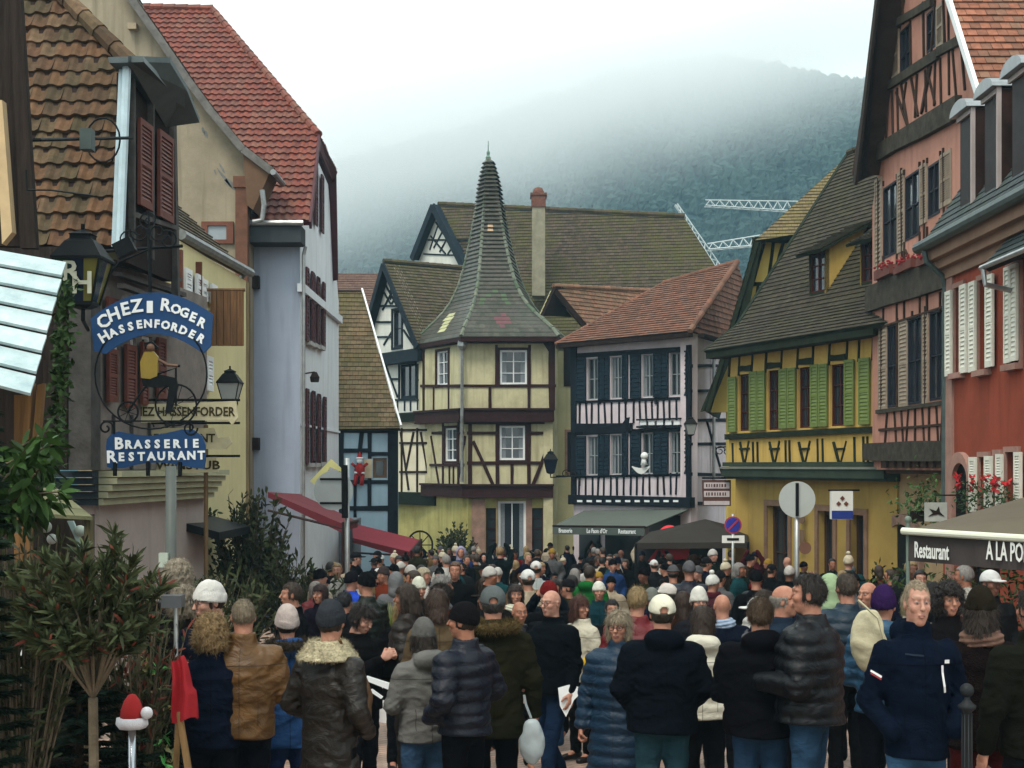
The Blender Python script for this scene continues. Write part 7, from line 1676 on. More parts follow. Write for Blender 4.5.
def round_signs():
    gb = mat('grey_sign_back', (.34, .37, .37), .35, .08, 3, metal=.4); st = mat('galvanised', (.38, .40, .40), .4, .15, 8, metal=.6)
    D = 22; t = thing('road_sign', 'round road sign seen from its grey back with two brackets left of the blue house', 'sign', (P(343, 0, D).x, D, gz(D)))
    mb = MB(); mb.disc(P(333.5, 490.5, D), (0, -1, 0), .31, .012, 36); mb.build('disc', gb, t)
    mb = MB(); mb.tube([P(347, 458, D+.05), (P(347, 0, D).x, D+.05, gz(D))], .04, 10); mb.build('pole', st, t, True)
    mb = MB()
    for y in (479, 503): mb.tube([P(320, y, D-.03), P(347, y, D-.03)], .018, 5)
    mb.tube([P(344.5, 465, D-.04), P(345, 518, D-.04)], .05, 6); mb.build('bracket', IRON, t)
    D = 22.3; mb = MB(); prism_px(mb, [(310, 481), (331, 459), (341, 468), (341, 472), (330, 467), (319, 488)], D, .03); single(mb, 'folded_board', mat('pale_yellow_board', (.55, .52, .22), .6, .08), 'pale yellow bent board behind the round grey sign', 'board')
    D = 23; t = thing('road_sign', 'large round road sign seen from behind with black strap on a tall steel pole', 'sign', (P(797, 0, D).x, D, gz(D)))
    mb = MB(); mb.disc(P(797, 499.5, D), (0, -1, 0), .30, .012, 36); mb.build('disc', mat('pale_sign_back', (.42, .45, .42), .35, .06, 3, metal=.2), t)
    mb = MB(); mb.abox(P(795.3, 0, D).x, P(798.3, 0, D).x, D-.05, D-.02, P(0, 516, D).z, P(0, 483, D).z); mb.build('strap', IRON, t)
    mb = MB(); mb.tube([P(797, 483, D+.04), (P(797, 0, D).x, D+.04, gz(D))], .04, 10); mb.build('pole', st, t, True)
    mb = MB(); mb.disc(P(805, 548, D-.0), (0, -1, 0), .1, .02, 20); mb.build('small_disc', mat('brown_sign', (.16, .08, .05)), t)
    D = 33; t = thing('road_sign', 'blue and red no stopping sign with white plate beside the yellow house', 'sign', (P(733, 0, D).x, D, gz(D)))
    mb = MB(); c = P(733, 525, D); mb.disc(c, (0, -1, 0), .205, .012, 32); mb.build('red_ring', mat('sign_red', (.38, .04, .06), .4), t)
    mb = MB(); mb.disc(c+Vector((0, -.013, 0)), (0, -1, 0), .172, .006, 32); mb.build('blue_disc', mat('sign_deep_blue', (.03, .035, .30), .4), t)
    mb = MB(); mb.box(c+Vector((0, -.024, 0)), (.115, 0, .115), (0, .003, 0), (-.014, 0, .014)); mb.build('red_bar', mat('sign_red', (.38, .04, .06)), t)
    mb = MB(); prism_px(mb, [(722, 535.5), (744.5, 535.5), (744.5, 543), (722, 543)], D, .015); mb.build('plate', mat('sign_white', (.7, .7, .66)), t)
    mb = MB(); prism_px(mb, [(727, 538), (739, 538), (739, 540.5), (727, 540.5)], D-.01, .006); mb.build('plate_text', IRON, t)
    mb = MB(); mb.tube([P(733, 514, D+.03), (P(733, 0, D).x, D+.03, gz(D))], .035, 8); mb.build('pole', st, t, True)
    D = 40; t = thing('hotel_sign', 'dark framed panel with three rows of lettering on the side of the pink timbered house', 'sign', P(716, 506, D))
    mb = MB(); prism_px(mb, [(702, 480), (731, 480), (731, 506), (703, 506)], D, .05); mb.build('board', mat('red_brown_board', (.10, .045, .035), .6), t)
    mb = MB()
    for k, (y0, y1) in enumerate(((482.5, 488.5), (491, 497), (501, 505))): prism_px(mb, [(704, y0), (729.5, y0), (729.5, y1), (704, y1)], D-.012, .01)
    mb.build('name_strip', mat('pinkish_white', (.55, .48, .48), .5), t)
    mb = MB(); rng = random.Random(9)
    for y in (485.5, 494):
        x = 706.
        while x < 727: w = rng.uniform(1.0, 2.0); prism_px(mb, [(x, y-1.6), (x+w, y-1.6), (x+w, y+1.6), (x, y+1.6)], D-.018, .005); x += w+rng.uniform(.9, 1.6)
    mb.build('lettering', mat('red_brown_board', (.1, .05, .04)), t); mb = MB(); mb.tube([P(702, 478, D), P(733, 478, D)], .03, 5); mb.tube([P(716, 478, D), P(722, 478, 46.5)], .03, 5); mb.build('bracket', IRON, t)
round_signs()

def moon_decoration():
    D = 46; t = thing('hanging_decoration', 'white crescent boat with small round headed figure hanging before the pink facade', 'decoration', P(641, 475, D))
    wm = mat('white_plastic', (.68, .70, .68), .35, .05); mb = MB(); n = 12
    o = [(632+18*k/n, 467+7*math.sin(math.pi*k/n)) for k in range(n+1)]; i = [(650-18*k/n, 466+2*math.sin(math.pi*k/n)) for k in range(n+1)]
    for k in range(n): prism_px(mb, [o[k], o[k+1], i[n-k-1], i[n-k]], D, .12)
    mb.build('crescent', wm, t); mb = MB(); mb.ball(P(644.5, 456, D), .13, 8); mb.lathe(P(644, 465, D), [(.12, 0), (.08, .15), (.05, .26)], 8); mb.build('figure', wm, t, True); mb = MB(); mb.tube([P(644, 452, D), P(644, 428, D+.8)], .01, 4); mb.build('cord', IRON, t)
    t = thing('silhouette_board', 'black cut out animal figures on the ledge between the pink facade windows', 'decoration', P(610, 430, 47)); mb = MB(); prism_px(mb, [(583, 431), (590, 428), (604, 427), (613, 424), (622, 424), (626, 418), (630, 417), (629, 424), (632, 429), (628, 433), (583, 434)], 47.0, .06); mb.build('cut_out', BLKW(), t)
moon_decoration()

def stall():
    D = 38; t = thing('market_stall', 'market stall under a wide dark brown canopy before the pink timbered house', 'stall', (P(700, 0, D).x, D, gz(D)))
    mb = MB(); cv = mat('brown_canvas', (.035, .030, .026), .85, .12, 2); a = P(705, 519, 39.5)
    c = [P(636, 543, 37), P(748, 542, 36.5), P(748, 530, 42), P(650, 532, 42)]
    for k in range(4): mb.poly([c[k], c[(k+1) % 4], a]); mb.poly([c[k]-Vector((0, 0, .05)), a-Vector((0, 0, .05)), c[(k+1) % 4]-Vector((0, 0, .05))])
    for k in range(4): mb.prism([c[k], c[(k+1) % 4], c[(k+1) % 4]-Vector((0, 0, .16)), c[k]-Vector((0, 0, .16))], (0, -.01, 0))
    mb.build('canopy', cv, t); mb = MB()
    for q in c: mb.tube([q, (q.x, q.y, gz(q.y))], .035, 6)
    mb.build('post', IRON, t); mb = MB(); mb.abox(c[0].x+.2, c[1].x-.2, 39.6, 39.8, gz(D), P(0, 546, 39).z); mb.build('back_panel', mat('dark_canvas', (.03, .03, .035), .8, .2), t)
    s = thing('inflatable_decoration', 'bright red round balloon decoration rising behind the dark brown canopy', 'decoration', P(669, 545, 41)); mb = MB(); c = P(669.5, 537, 42.3); mb.ball(c, .36, 12, 0, (1, .8, 1)); mb.build('balloon', mat('balloon_red', (.62, .02, .03), .35, .04), s, True)
    s = thing('red_cloth', 'bright red cloth draped under the front of the dark brown canopy', 'cloth', P(670, 552, 37.2)); mb = MB(); prism_px(mb, [(648, 561), (657, 549), (668, 547), (690, 548), (688, 558), (676, 560), (668, 557), (658, 562)], 37.3, .05); mb.build('fabric', mat('banner_red', (.30, .012, .018), .7, .08, 4, .3), s)
stall()

# ------------------------------------------------------------------ plants
def lance(mb, c, d, l, w, rng, mi=0):
    d = d.normalized(); s = d.cross(Vector((rng.gauss(0, 1), rng.gauss(0, 1), rng.gauss(0, 1)))).normalized(); n = d.cross(s); g = Vector((0, 0, -l*.12))
    r = rng.random(); mb._a([c, c+d*l*.3+s*w/2, c+d*l*.3-s*w/2, c+d*l*.7+s*w*.4+n*l*.03+g*.4, c+d*l*.7-s*w*.4+n*l*.03+g*.4, c+d*l+g], [(0, 1, 2), (1, 3, 4, 2), (3, 5, 4)], mi, r)
OLE = mat('oleander_leaf', (.05, .06, .026), .5, .45, 10, c2=(.012, .018, .009), attr=True); BARK = mat('pale_bark', (.11, .085, .055), .85, .3, 12, .4)
def oleander(name, x, y, h0, rad, hgt, n, label, seed, trunk=True, leaf=(.095, .015), red=0, per=22):
    rng = random.Random(seed); g = gz(y); t = thing(name, label, 'tree' if trunk else 'shrub', (x, y, g)); mb = MB(); lv = MB()
    base = Vector((x, y, g+h0*.9)) if trunk else Vector((x, y, g+.3))
    if trunk: mb.tube([(x, y, g), (x+.01, y, g+h0*.3), base], [.028, .024, .022], 8)
    tips = []
    for k in range(int(n/per)):
        a = rng.uniform(0, 2*math.pi); r = rad*math.sqrt(rng.random()); e = Vector((x+r*math.cos(a), y+r*math.sin(a), g+h0+hgt*(.15+.85*rng.random()*(1-.35*(r/rad)**2))))
        m = base.lerp(e, .5)+Vector((0, 0, .05)); mb.tube([base, m, e], [.009, .006, .003], 4); tips.append((m, e))
    for m, e in tips:
        for k in range(per):
            f = rng.random()**.8; c = (m if trunk or rng.random() < .4 else base).lerp(e, f); d = (e-m).normalized()*rng.uniform(.6, 1.6)+Vector((rng.gauss(0, .7), rng.gauss(0, .7), rng.gauss(.15, .5))); lance(lv, c, d, leaf[0]*rng.uniform(.6, 1.2), leaf[1], rng, 1 if rng.random() < red else 0)
    mb.build('trunk', BARK, t); lv.build('crown', [OLE, mat('dry_red_leaf', (.16, .04, .025), .6, .3, 9, attr=True)], t)
oleander('olive_tree', (93-512)/F*6.3, 6.3, 1.42, .33, .62, 4200, 'small topiary tree with slim pale trunk and lance shaped leaves', 31, red=.05, per=75)
oleander('oleander_shrub', (20-512)/F*6.9, 6.9, 1.45, .34, .62, 2600, 'dense leafy shrub filling the left edge beside the topiary tree', 32, False)
oleander('oleander_shrub', (138-512)/F*8.2, 8.2, 1.0, .30, .85, 2000, 'shrub with narrow and reddish leaves to the right of the topiary tree', 33, False, red=.22)
oleander('oleander_shrub', (205-512)/F*15.5, 15.5, 1.1, .8, .85, 2600, 'yellow green leafy shrub behind the white beanie', 34, False, (.15, .03))
oleander('oleander_shrub', (245-512)/F*23, 23.5, 1.5, .75, 1.6, 3400, 'tall dark leafy shrub standing before the lavender wall', 35, False, (.16, .05))
oleander('oleander_shrub', (288-512)/F*22, 22.4, .8, .9, 1.25, 2600, 'broad shrub with drooping leaves at the foot of the narrow red awning', 36, False, (.18, .035))
oleander('oleander_shrub', (326-512)/F*25, 25.5, .5, .7, 1.2, 1800, 'low dark shrub beside the grey shop wall', 37, False, (.16, .035))
def fir(x, y, h, rad, label, seed, n=9000):
    rng = random.Random(seed); g = gz(y); t = thing('fir_tree', label, 'tree', (x, y, g)); mb = MB(); lv = MB(); mb.tube([(x, y, g), (x, y, g+h)], [.04, .006], 7)
    nb = 130
    for k in range(nb):
        f = (k+.5)/nb; z = g+.1+(h-.15)*f; L = rad*(1-f)**.8*rng.uniform(.75, 1.1)+.04; a = k*2.4+rng.uniform(-.3, .3); d = Vector((math.cos(a), math.sin(a), -.12+.35*f+rng.uniform(-.22, .22))); s = Vector((x, y, z)); e = s+d*L
        mb.tube([s, e], [.008, .002], 4)
        for j in range(int(n/nb)):
            q = s.lerp(e, rng.uniform(.12, 1)); sd = rng.choice((-1, 1)); w = Vector((-math.sin(a)*sd, math.cos(a)*sd, rng.uniform(-.3, .25)))+d*rng.uniform(.4, 1.2); lance(lv, q, w, rng.uniform(.05, .085), .011, rng)
            
    mb.build('trunk', mat('dark_bark', (.04, .03, .02), .9, .3, 8), t); lv.build('crown', mat('fir_needles', (.007, .016, .009), .6, .4, 8, attr=True), t)
fir((62-512)/F*7.6, 7.9, 1.45, .62, 'dark fir tree low behind the slim trunk of the topiary tree', 41, 30000)
fir((-8-512)/F*6.6, 6.4, 2.75, .26, 'tall narrow fir tree cut by the left edge below the white roof', 42, 22000)
fir((150-512)/F*9.4, 9.6, 1.15, .5, 'dark fir tree behind the red cap post', 43, 18000)
oleander('bush', (457-512)/F*49, 48.6, .3, .75, 2.6, 5200, 'dark green bush in front of the turret house ground floor', 44, False, (.16, .06))
def grass_pot():
    rng = random.Random(3); D = 17; x = (392-512)/F*D; g = gz(D); t = thing('potted_grass', 'white pot of spiky yellow green grass among the crowd', 'plant', (x, D, g)); mb = MB()
    for k in range(500):
        a = rng.uniform(0, 6.28); d = Vector((math.cos(a)*rng.uniform(.1, .8), math.sin(a)*rng.uniform(.1, .8), 1)); lance(mb, Vector((x, D, g+.85)), d, rng.uniform(.35, .75), .018, rng)
    mb.build('leaves', mat('yellow_green_grass', (.22, .26, .06), .6, .3, 8, attr=True), t); mb = MB(); mb.lathe((x, D, g), [(.16, 0), (.22, .85), (.24, .9)], 14); mb.build('pot', WHITEP(), t)
grass_pot()
def wagon_wheel():
    D = 50.5; t = thing('wagon_wheel', 'old dark wagon wheel leaning on the ochre wall left of the bush', 'wheel', P(421, 560, D)); c = P(420, 545, D); mb = MB()
    mb.tube([c+Vector((.45*math.cos(k*math.pi/12), 0, .5*math.sin(k*math.pi/12))) for k in range(25)], .035, 6, cap=False)
    for k in range(8): a = k*math.pi/4; mb.tube([c, c+Vector((.45*math.cos(a), 0, .5*math.sin(a)))], .02, 5)
    mb.build('wheel', DARKW(), t)
wagon_wheel()

# ------------------------------------------------------------------ left foreground stall
def chalet():
    D = 9.0; t = thing('market_chalet', 'market chalet with frosty white boarded roof and orange brown wooden post', 'chalet', (P(10, 0, D).x, D+.4, gz(D)))
    fr = mat('frosted_white_boards', (.42, .50, .50), .6, .12, 5, .5, 30, c2=(.24, .32, .34)); mb = MB(); n = 7
    L0, L1 = P(-70, 238, 9.4), P(66, 262, 9.4); B0, B1 = P(-70, 372, 8.2), P(30, 398, 8.2)
    for k in range(n):
        f0, f1 = k/n, (k+.94)/n; a, b, c, d = L0.lerp(B0, f0), L1.lerp(B1, f0), L1.lerp(B1, f1), L0.lerp(B0, f1); nn = (b-a).cross(d-a).normalized(); nn = -nn if nn.y < 0 else nn
        sh = -nn*.012*0; mb.prism([a-nn*.0, b-nn*.0, c-nn*.025, d-nn*.025], nn*.02)
    mb.build('roof', fr, t)
    ow = wood('orange_wood', (.15, .075, .025)); mb = MB()
    for x0, x1 in ((27, 33), (37, 43)): mb.prism([P(x0, 385, 8.6), P(x1, 383, 8.6), P(x1-5, 445, 8.6), P(x0-5, 445, 8.6)], (0, .06, 0))
    mb.abox(P(14, 0, 8.7).x, P(30, 0, 8.7).x, 8.7, 8.76, gz(9), P(0, 395, 8.7).z); mb.build('post', ow, t)
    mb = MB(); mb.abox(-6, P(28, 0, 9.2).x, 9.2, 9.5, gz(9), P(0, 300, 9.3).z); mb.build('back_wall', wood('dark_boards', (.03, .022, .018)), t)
    D = 11.5; t = thing('market_chalet', 'small stall with greenish plank roof and dim interior behind the oleander', 'chalet', (P(50, 0, D).x, D, gz(D))); mb = MB()
    A, B, C, E = P(-30, 470, 12.4), P(42, 476, 12.4), P(93, 517, 11.2), P(5, 512, 11.2); n = 6
    for k in range(n):
        f0, f1 = k/n, (k+.93)/n; mb.prism([A.lerp(E, f0), B.lerp(C, f0), B.lerp(C, f1), A.lerp(E, f1)], (0, 0, -.03))
    mb.build('roof', mat('mossy_planks', (.13, .13, .07), .9, .25, 5, .4), t)
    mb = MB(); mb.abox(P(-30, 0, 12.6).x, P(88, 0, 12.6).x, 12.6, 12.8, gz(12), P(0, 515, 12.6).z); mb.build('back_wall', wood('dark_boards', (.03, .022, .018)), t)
    mb = MB()
    for x in (8, 89): mb.tube([P(x, 516, 11.3), (P(x, 0, 11.3).x, 11.3, gz(11.3))], .04, 6)
    mb.build('post', wood('mossy_wood', (.12, .10, .05)), t)
    for i, (x, y, r, c, l) in enumerate(((46, 527, .05, (.4, .42, .35), 'pale green glass ornament, the left one inside the small stall'), (52, 539, .045, (.45, .46, .42), 'white ornament, the lower one inside the small stall'), (80, 531, .05, (.3, .35, .3), 'grey green ornament at the right end of the small stall'))):
        mb = MB(); mb.ball(P(x, y, 12), r, 10); single(mb, 'ornament', mat('ornament_%d' % i, c, .3), l, 'ornament', 'ornaments in the small stall', True)
    mb = MB(); mb.prism([P(67, 521, 12), P(73, 521, 12), P(84, 548, 12), P(80, 550, 12)], (0, .03, 0)); single(mb, 'ribbon', mat('pale_cyan_ribbon', (.4, .52, .5), .4), 'pale cyan ribbon hanging inside the small stall', 'ribbon')
    # white draped table
    D = 8.6; mb = MB(); x0, x1 = P(-30, 0, D).x, P(50, 0, D).x; N_ = 40
    for k in range(N_):
        a, b = x0+(x1-x0)*k/N_, x0+(x1-x0)*(k+1)/N_; ya, yb = D+.03*math.sin(k*1.1), D+.03*math.sin((k+1)*1.1)
        mb.poly([(a, ya, P(0, 690, D).z), (b, yb, P(0, 690, D).z), (b, D+.02, P(0, 612, D).z), (a, D+.02, P(0, 612, D).z)])
    mb.abox(x0, x1, D+.03, D+.8, P(0, 614, D).z-.02, P(0, 612, D).z); single(mb, 'tablecloth', mat('white_cloth', (.55, .58, .56), .8, .1, 4, .3), 'white cloth draped over a table behind the left shrubs', 'tablecloth')
    mb = MB(); mb.abox(x0, x1-.05, D+.1, D+.75, gz(D), P(0, 616, D).z); single(mb, 'stall_table', wood('dark_boards', (.03, .022, .018)), 'dark boarded table under the white cloth', 'table')
    # ivy and branches on the left
    rng = random.Random(8); t = thing('climbing_plant', 'bright leafy creeper hanging from the frosty roof edge', 'plant', P(60, 440, 10)); mb = MB()
    for k in range(520):
        f = rng.random(); c = P(66-12*f+rng.gauss(0, 5), 280+190*f+rng.gauss(0, 8), 10.5+rng.gauss(0, .15)); leaf_at(mb, c, .07, .04, rng)
    mb.build('leaves', mat('ivy_green', (.025, .05, .014), .6, .4, 8, attr=True), t)
    t = thing('rhododendron', 'shiny long leaved branches reaching in at the left edge under the fir', 'shrub', P(20, 520, 7)); mb, st = MB(), MB()
    for b in range(16):
        s = P(-30, rng.uniform(450, 560), 7+rng.uniform(-.3, .4)); e = P(rng.uniform(10, 68), rng.uniform(425, 520), 7+rng.uniform(-.3, .4)); st.tube([s, e], [.012, .004], 5)
        for k in range(34): q = s.lerp(e, rng.uniform(.3, 1.02)); lance(mb, q, Vector((rng.gauss(.4, .7), rng.gauss(0, .7), rng.gauss(-.35, .7))), rng.uniform(.09, .15), .035, rng)
    mb.build('leaves', mat('glossy_leaf', (.03, .065, .015), .4, .4, 8, attr=True), t); st.build('stem', BARK, t)
chalet()

def small_things():
    D = 7.6; x = P(132, 0, D).x; t = thing('festive_post', 'short glass topped post wearing a red santa cap with white rim', 'post', (x, D, gz(D)))
    mb = MB(); mb.tube([(x, D, gz(D)), (x, D, P(0, 728, D).z)], .022, 10); mb.build('tube', mat('chrome_grey', (.4, .42, .45), .2, .1, metal=.8), t, True)
    z = P(0, 728, D).z; mb = MB(); mb.lathe((x, D, z), [(.075, 0), (.09, .02), (.085, .055), (.06, .06)], 8); mb.ball((x+.085, D-.02, z+.085), .034, 8); mb.build('cap_rim', mat('plush_white', (.62, .60, .62), .9, .12, 30, .5), t, True)
    mb = MB(); mb.lathe((x, D, z+.045), [(.066, 0), (.062, .05), (.045, .10), (.02, .135), (.004, .14)], 12); mb.build('cap', mat('santa_red', (.28, .012, .012)), t, True)
    D = 8.0; t = thing('wooden_easel', 'light wooden easel leg under the hanging red cloth', 'easel', P(184, 760, D)); mb = MB(); mb.prism([P(176, 712, D), P(181, 712, D), P(196, 800, D), P(189, 800, D)], (0, .03, 0)); mb.prism([P(176, 712, D), P(181, 712, D), P(170, 900, D+.3), P(165, 900, D+.3)], (0, .03, 0)); mb.build('leg', wood('pine', (.32, .19, .08)), t)
    mb = MB(); rng = random.Random(6); rows = 14; cols = 8; pts = []
    for r in range(rows+1):
        for c in range(cols+1):
            f = r/rows; xa = 171+4*f+2*math.sin(f*5); xb = 184+11*f**.6+(3 if f > .5 else 0); u = c/cols; q = P(xa+(xb-xa)*u, 658+62*f+3*math.sin(u*5+f), D); pts.append(q+Vector((0, -.03*math.sin(u*9+f*3)-.02, 0)))
    mb._a(pts, [(r*(cols+1)+c, r*(cols+1)+c+1, (r+1)*(cols+1)+c+1, (r+1)*(cols+1)+c) for r in range(rows) for c in range(cols)]); mb._a([p+Vector((0, .03, 0)) for p in pts], [(r*(cols+1)+c, (r+1)*(cols+1)+c, (r+1)*(cols+1)+c+1, r*(cols+1)+c+1) for r in range(rows) for c in range(cols)])
    single(mb, 'red_cloth', mat('banner_red', (.30, .012, .018)), 'bright red cloth hanging beside the navy coats at the left', 'cloth', smooth=True)
    D = 8.3; t = thing('terrace_lamp', 'thin pole with small grey lamp box beside the curly blond hair', 'lamp', (P(176, 0, D).x, D, gz(D))); mb = MB(); mb.tube([(P(176, 0, D).x, D, gz(D)), P(176, 605, D)], .013, 8); mb.build('pole', mat('galvanised', (.38, .4, .4)), t)
    mb = MB(); c = P(173, 601, D); mb.abox(c.x-.06, c.x+.06, D-.05, D+.05, c.z-.035, c.z+.035); mb.tube([c, c+Vector((-.14, 0, -.01))], .008, 5); mb.build('lamp_head', mat('grey_plastic', (.07, .075, .08), .4), t)
    # garland with ribbon bows
    rng = random.Random(12); t = thing('garland', 'hanging fir garland with pale bows and lime ribbons beside the red cap post', 'garland', P(163, 768, 8.3)); a, b, c_ = MB(), MB(), MB()
    for k in range(900): f = rng.random(); lance(a, P(150+26*f*.9+rng.gauss(0, 4), 640+140*f, 8.3+rng.gauss(0, .03)), Vector((rng.gauss(0, 1), rng.gauss(0, 1), rng.gauss(0, 1))), .06, .012, rng)
    for x, y in ((150, 662), (158, 690), (161, 706), (164, 742), (168, 760), (147, 672)):
        for k in range(10): leaf_at(b, P(x, y, 8.25)+Vector((rng.gauss(0, .015), -.03, rng.gauss(0, .02))), .07, .035, rng)
    for x, y in ((160, 668), (165, 735), (167, 764)):
        for k in range(5): leaf_at(c_, P(x, y, 8.2)+Vector((0, -.05, rng.gauss(0, .01))), .08, .03, rng)
    a.build('needles', mat('fir_needles', (.007, .016, .009)), t); b.build('bow', mat('olive_gold', (.26, .24, .10), .5, .2, attr=True), t); c_.build('ribbon', mat('lime_ribbon', (.12, .45, .12), .4, .2), t)
    # bollard
    D = 6.9; x = P(967, 0, D).x; t = thing('bollard', 'dark iron bollard with round knob in front of the brown knit coat', 'bollard', (x, D, gz(D)+.01)); H = P(0, 683, D).z-gz(D)
    mb = MB(); mb.lathe((x, D, gz(D)), [(.085, 0), (.075, .06), (.045, .10), (.030, .2), (.024, H-.14), (.042, H-.125), (.044, H-.11), (.030, H-.10), (.014, H-.08), (.014, H-.06)], 16); mb.ball((x, D, gz(D)+H-.035), .034, 12)
    for k in range(8): a_ = k*math.pi/4; mb.tube([(x+.027*math.cos(a_), D+.027*math.sin(a_), gz(D)+.2), (x+.022*math.cos(a_), D+.022*math.sin(a_), gz(D)+H-.15)], .005, 4)
    mb.build('post', mat('dark_iron_paint', (.02, .022, .024), .35, .2, 6), t, True)
    # wire with a box across the pantiled roof
    t = thing('cable', 'black cable with small junction box stretched before the pantiled house', 'cable', P(100, 141, 15)); mb = MB(); mb.tube([P(-40, 141, 14), P(40, 140, 14.6), P(132, 138, 17.1)], .02, 5); n = 18; mb.tube([P(103+17*math.cos(6.28*k/n), 140+22*math.sin(6.28*k/n), 16.9) for k in range(n+1)], .012, 5, cap=False); mb.build('wire', IRON, t)
    mb = MB(); c = P(88, 141, 15.6); mb.abox(c.x-.065, c.x+.065, 15.5, 15.65, c.z-.11, c.z+.12); mb.build('junction_box', mat('grey_green_box', (.06, .08, .075), .5), t)
    mb = MB(); mb.tube([P(26, 170, 13.4), P(27, 190, 13.4), P(50, 190, 13.8), P(95, 196, 15)], .01, 5); single(mb, 'cable', IRON, 'thin sagging cable at the cut off timber gable', 'cable')
small_things()

def carried():
    def bag(name, label, cx, cy, D, w, h, d, m, seed=1, strap=None):
        s = thing(name, label, 'bag', P(cx, cy, D))
        c = P(cx, cy, D)
        def fn(P_): q = P_.copy(); return smax(s_ell(q, (0, 0, -h*.08), (w*.5, d*.5, h*.55)), q[:, 2]-h*.42, .02)+.012*nse(P_, 22, seed)+.006*nse(P_, 48, seed)
        v, f = surf(fn, (-w*.7, -d*.8-.03, -h*.75), (w*.7, d*.8+.03, h*.6), .012); me = mk('bag_body', [(v+np.array(c), f, 0)], [m]); o = bpy.data.objects.new('bag_body', me); COL.objects.link(o); o.parent = s; o.location = -Vector(s.location)
        if strap: mb = MB(); mb.tube([P(*q) for q in strap], .009, 5); mb.build('handle', m, s)
    bag('plastic_bag', 'white plastic carrier bag held low beside the olive parka', 532, 738, 9.4, .17, .30, .10, mat('white_bag', (.30, .34, .35), .35, .12, 6), 3, [(524, 695, 9.5), (526, 705, 9.5), (531, 718, 9.5)])
    bag('handbag', 'yellow handbag held against the cream white jacket', 590, 665, 13.6, .17, .2, .09, mat('yellow_leather', (.55, .32, .02), .45, .1), 2)
    bag('backpack', 'beige backpack with dark strap on the blue padded jacket', 868, 634, 9.5, .24, .40, .15, mat('beige_canvas', (.40, .36, .24), .8, .15, 6, .3), 5, [(858, 600, 9.4), (878, 618, 9.35), (884, 640, 9.35)])
    bag('shoulder_bag', 'brown leather shoulder bag hanging at the shearling coat', 357, 700, 7.75, .18, .34, .10, mat('brown_leather', (.09, .045, .018), .5, .25, 6, .3), 6, [(340, 640, 7.6), (350, 665, 7.7), (356, 685, 7.75)])
    mb = MB(); prism_px(mb, [(558, 688), (572, 684), (584, 690), (574, 700), (566, 717), (560, 706)], 11.75, .01); single(mb, 'paper_sheet', WHITEP(), 'crumpled white paper held by the bald walker', 'paper')
    mb = MB(); prism_px(mb, [(364, 680), (367, 676), (392, 684), (389, 690)], 10.55, .02); prism_px(mb, [(369, 691), (372, 689), (383, 697), (381, 699)], 10.55, .02); single(mb, 'leaflet', WHITEP(), 'white folded leaflets held out by the young person with the quiff', 'paper')
    mb = MB(); mb.lathe(P(1011, 688, 7.3), [(.025, 0), (.036, .10), (.038, .105)], 12); single(mb, 'paper_cup', WHITEP(), 'white paper cup at the right edge before the olive jacket', 'cup', smooth=True)
    mb = MB(); prism_px(mb, [(399, 617), (405, 617), (405, 629), (399, 629)], 12.85, .012); single(mb, 'phone', IRON, 'black phone held up by the blond person in the black coat', 'phone')
carried()
NAVY, BLACK, DKBR = (.010, .016, .035), (.008, .009, .013), (.02, .012, .007)
JEANB, JEAND, JEANL = (.035, .095, .20), (.015, .03, .07), (.06, .13, .24)
def X_(px, D): return (px-512)/F*D
def near(px, py, D, label, hh=None, **k):
    """head top seen at pixel (px, py) at distance D -> standing height"""
    H = ZE-(py-HY)/F*D-gz(D)
    if k.get('hat') in ('beanie', 'pom', 'fur', 'bigbeanie', 'hoodup'): H -= .035
    return person(X_(px, D), D, label, 'people in the street', H=H, **k)
PI = math.pi
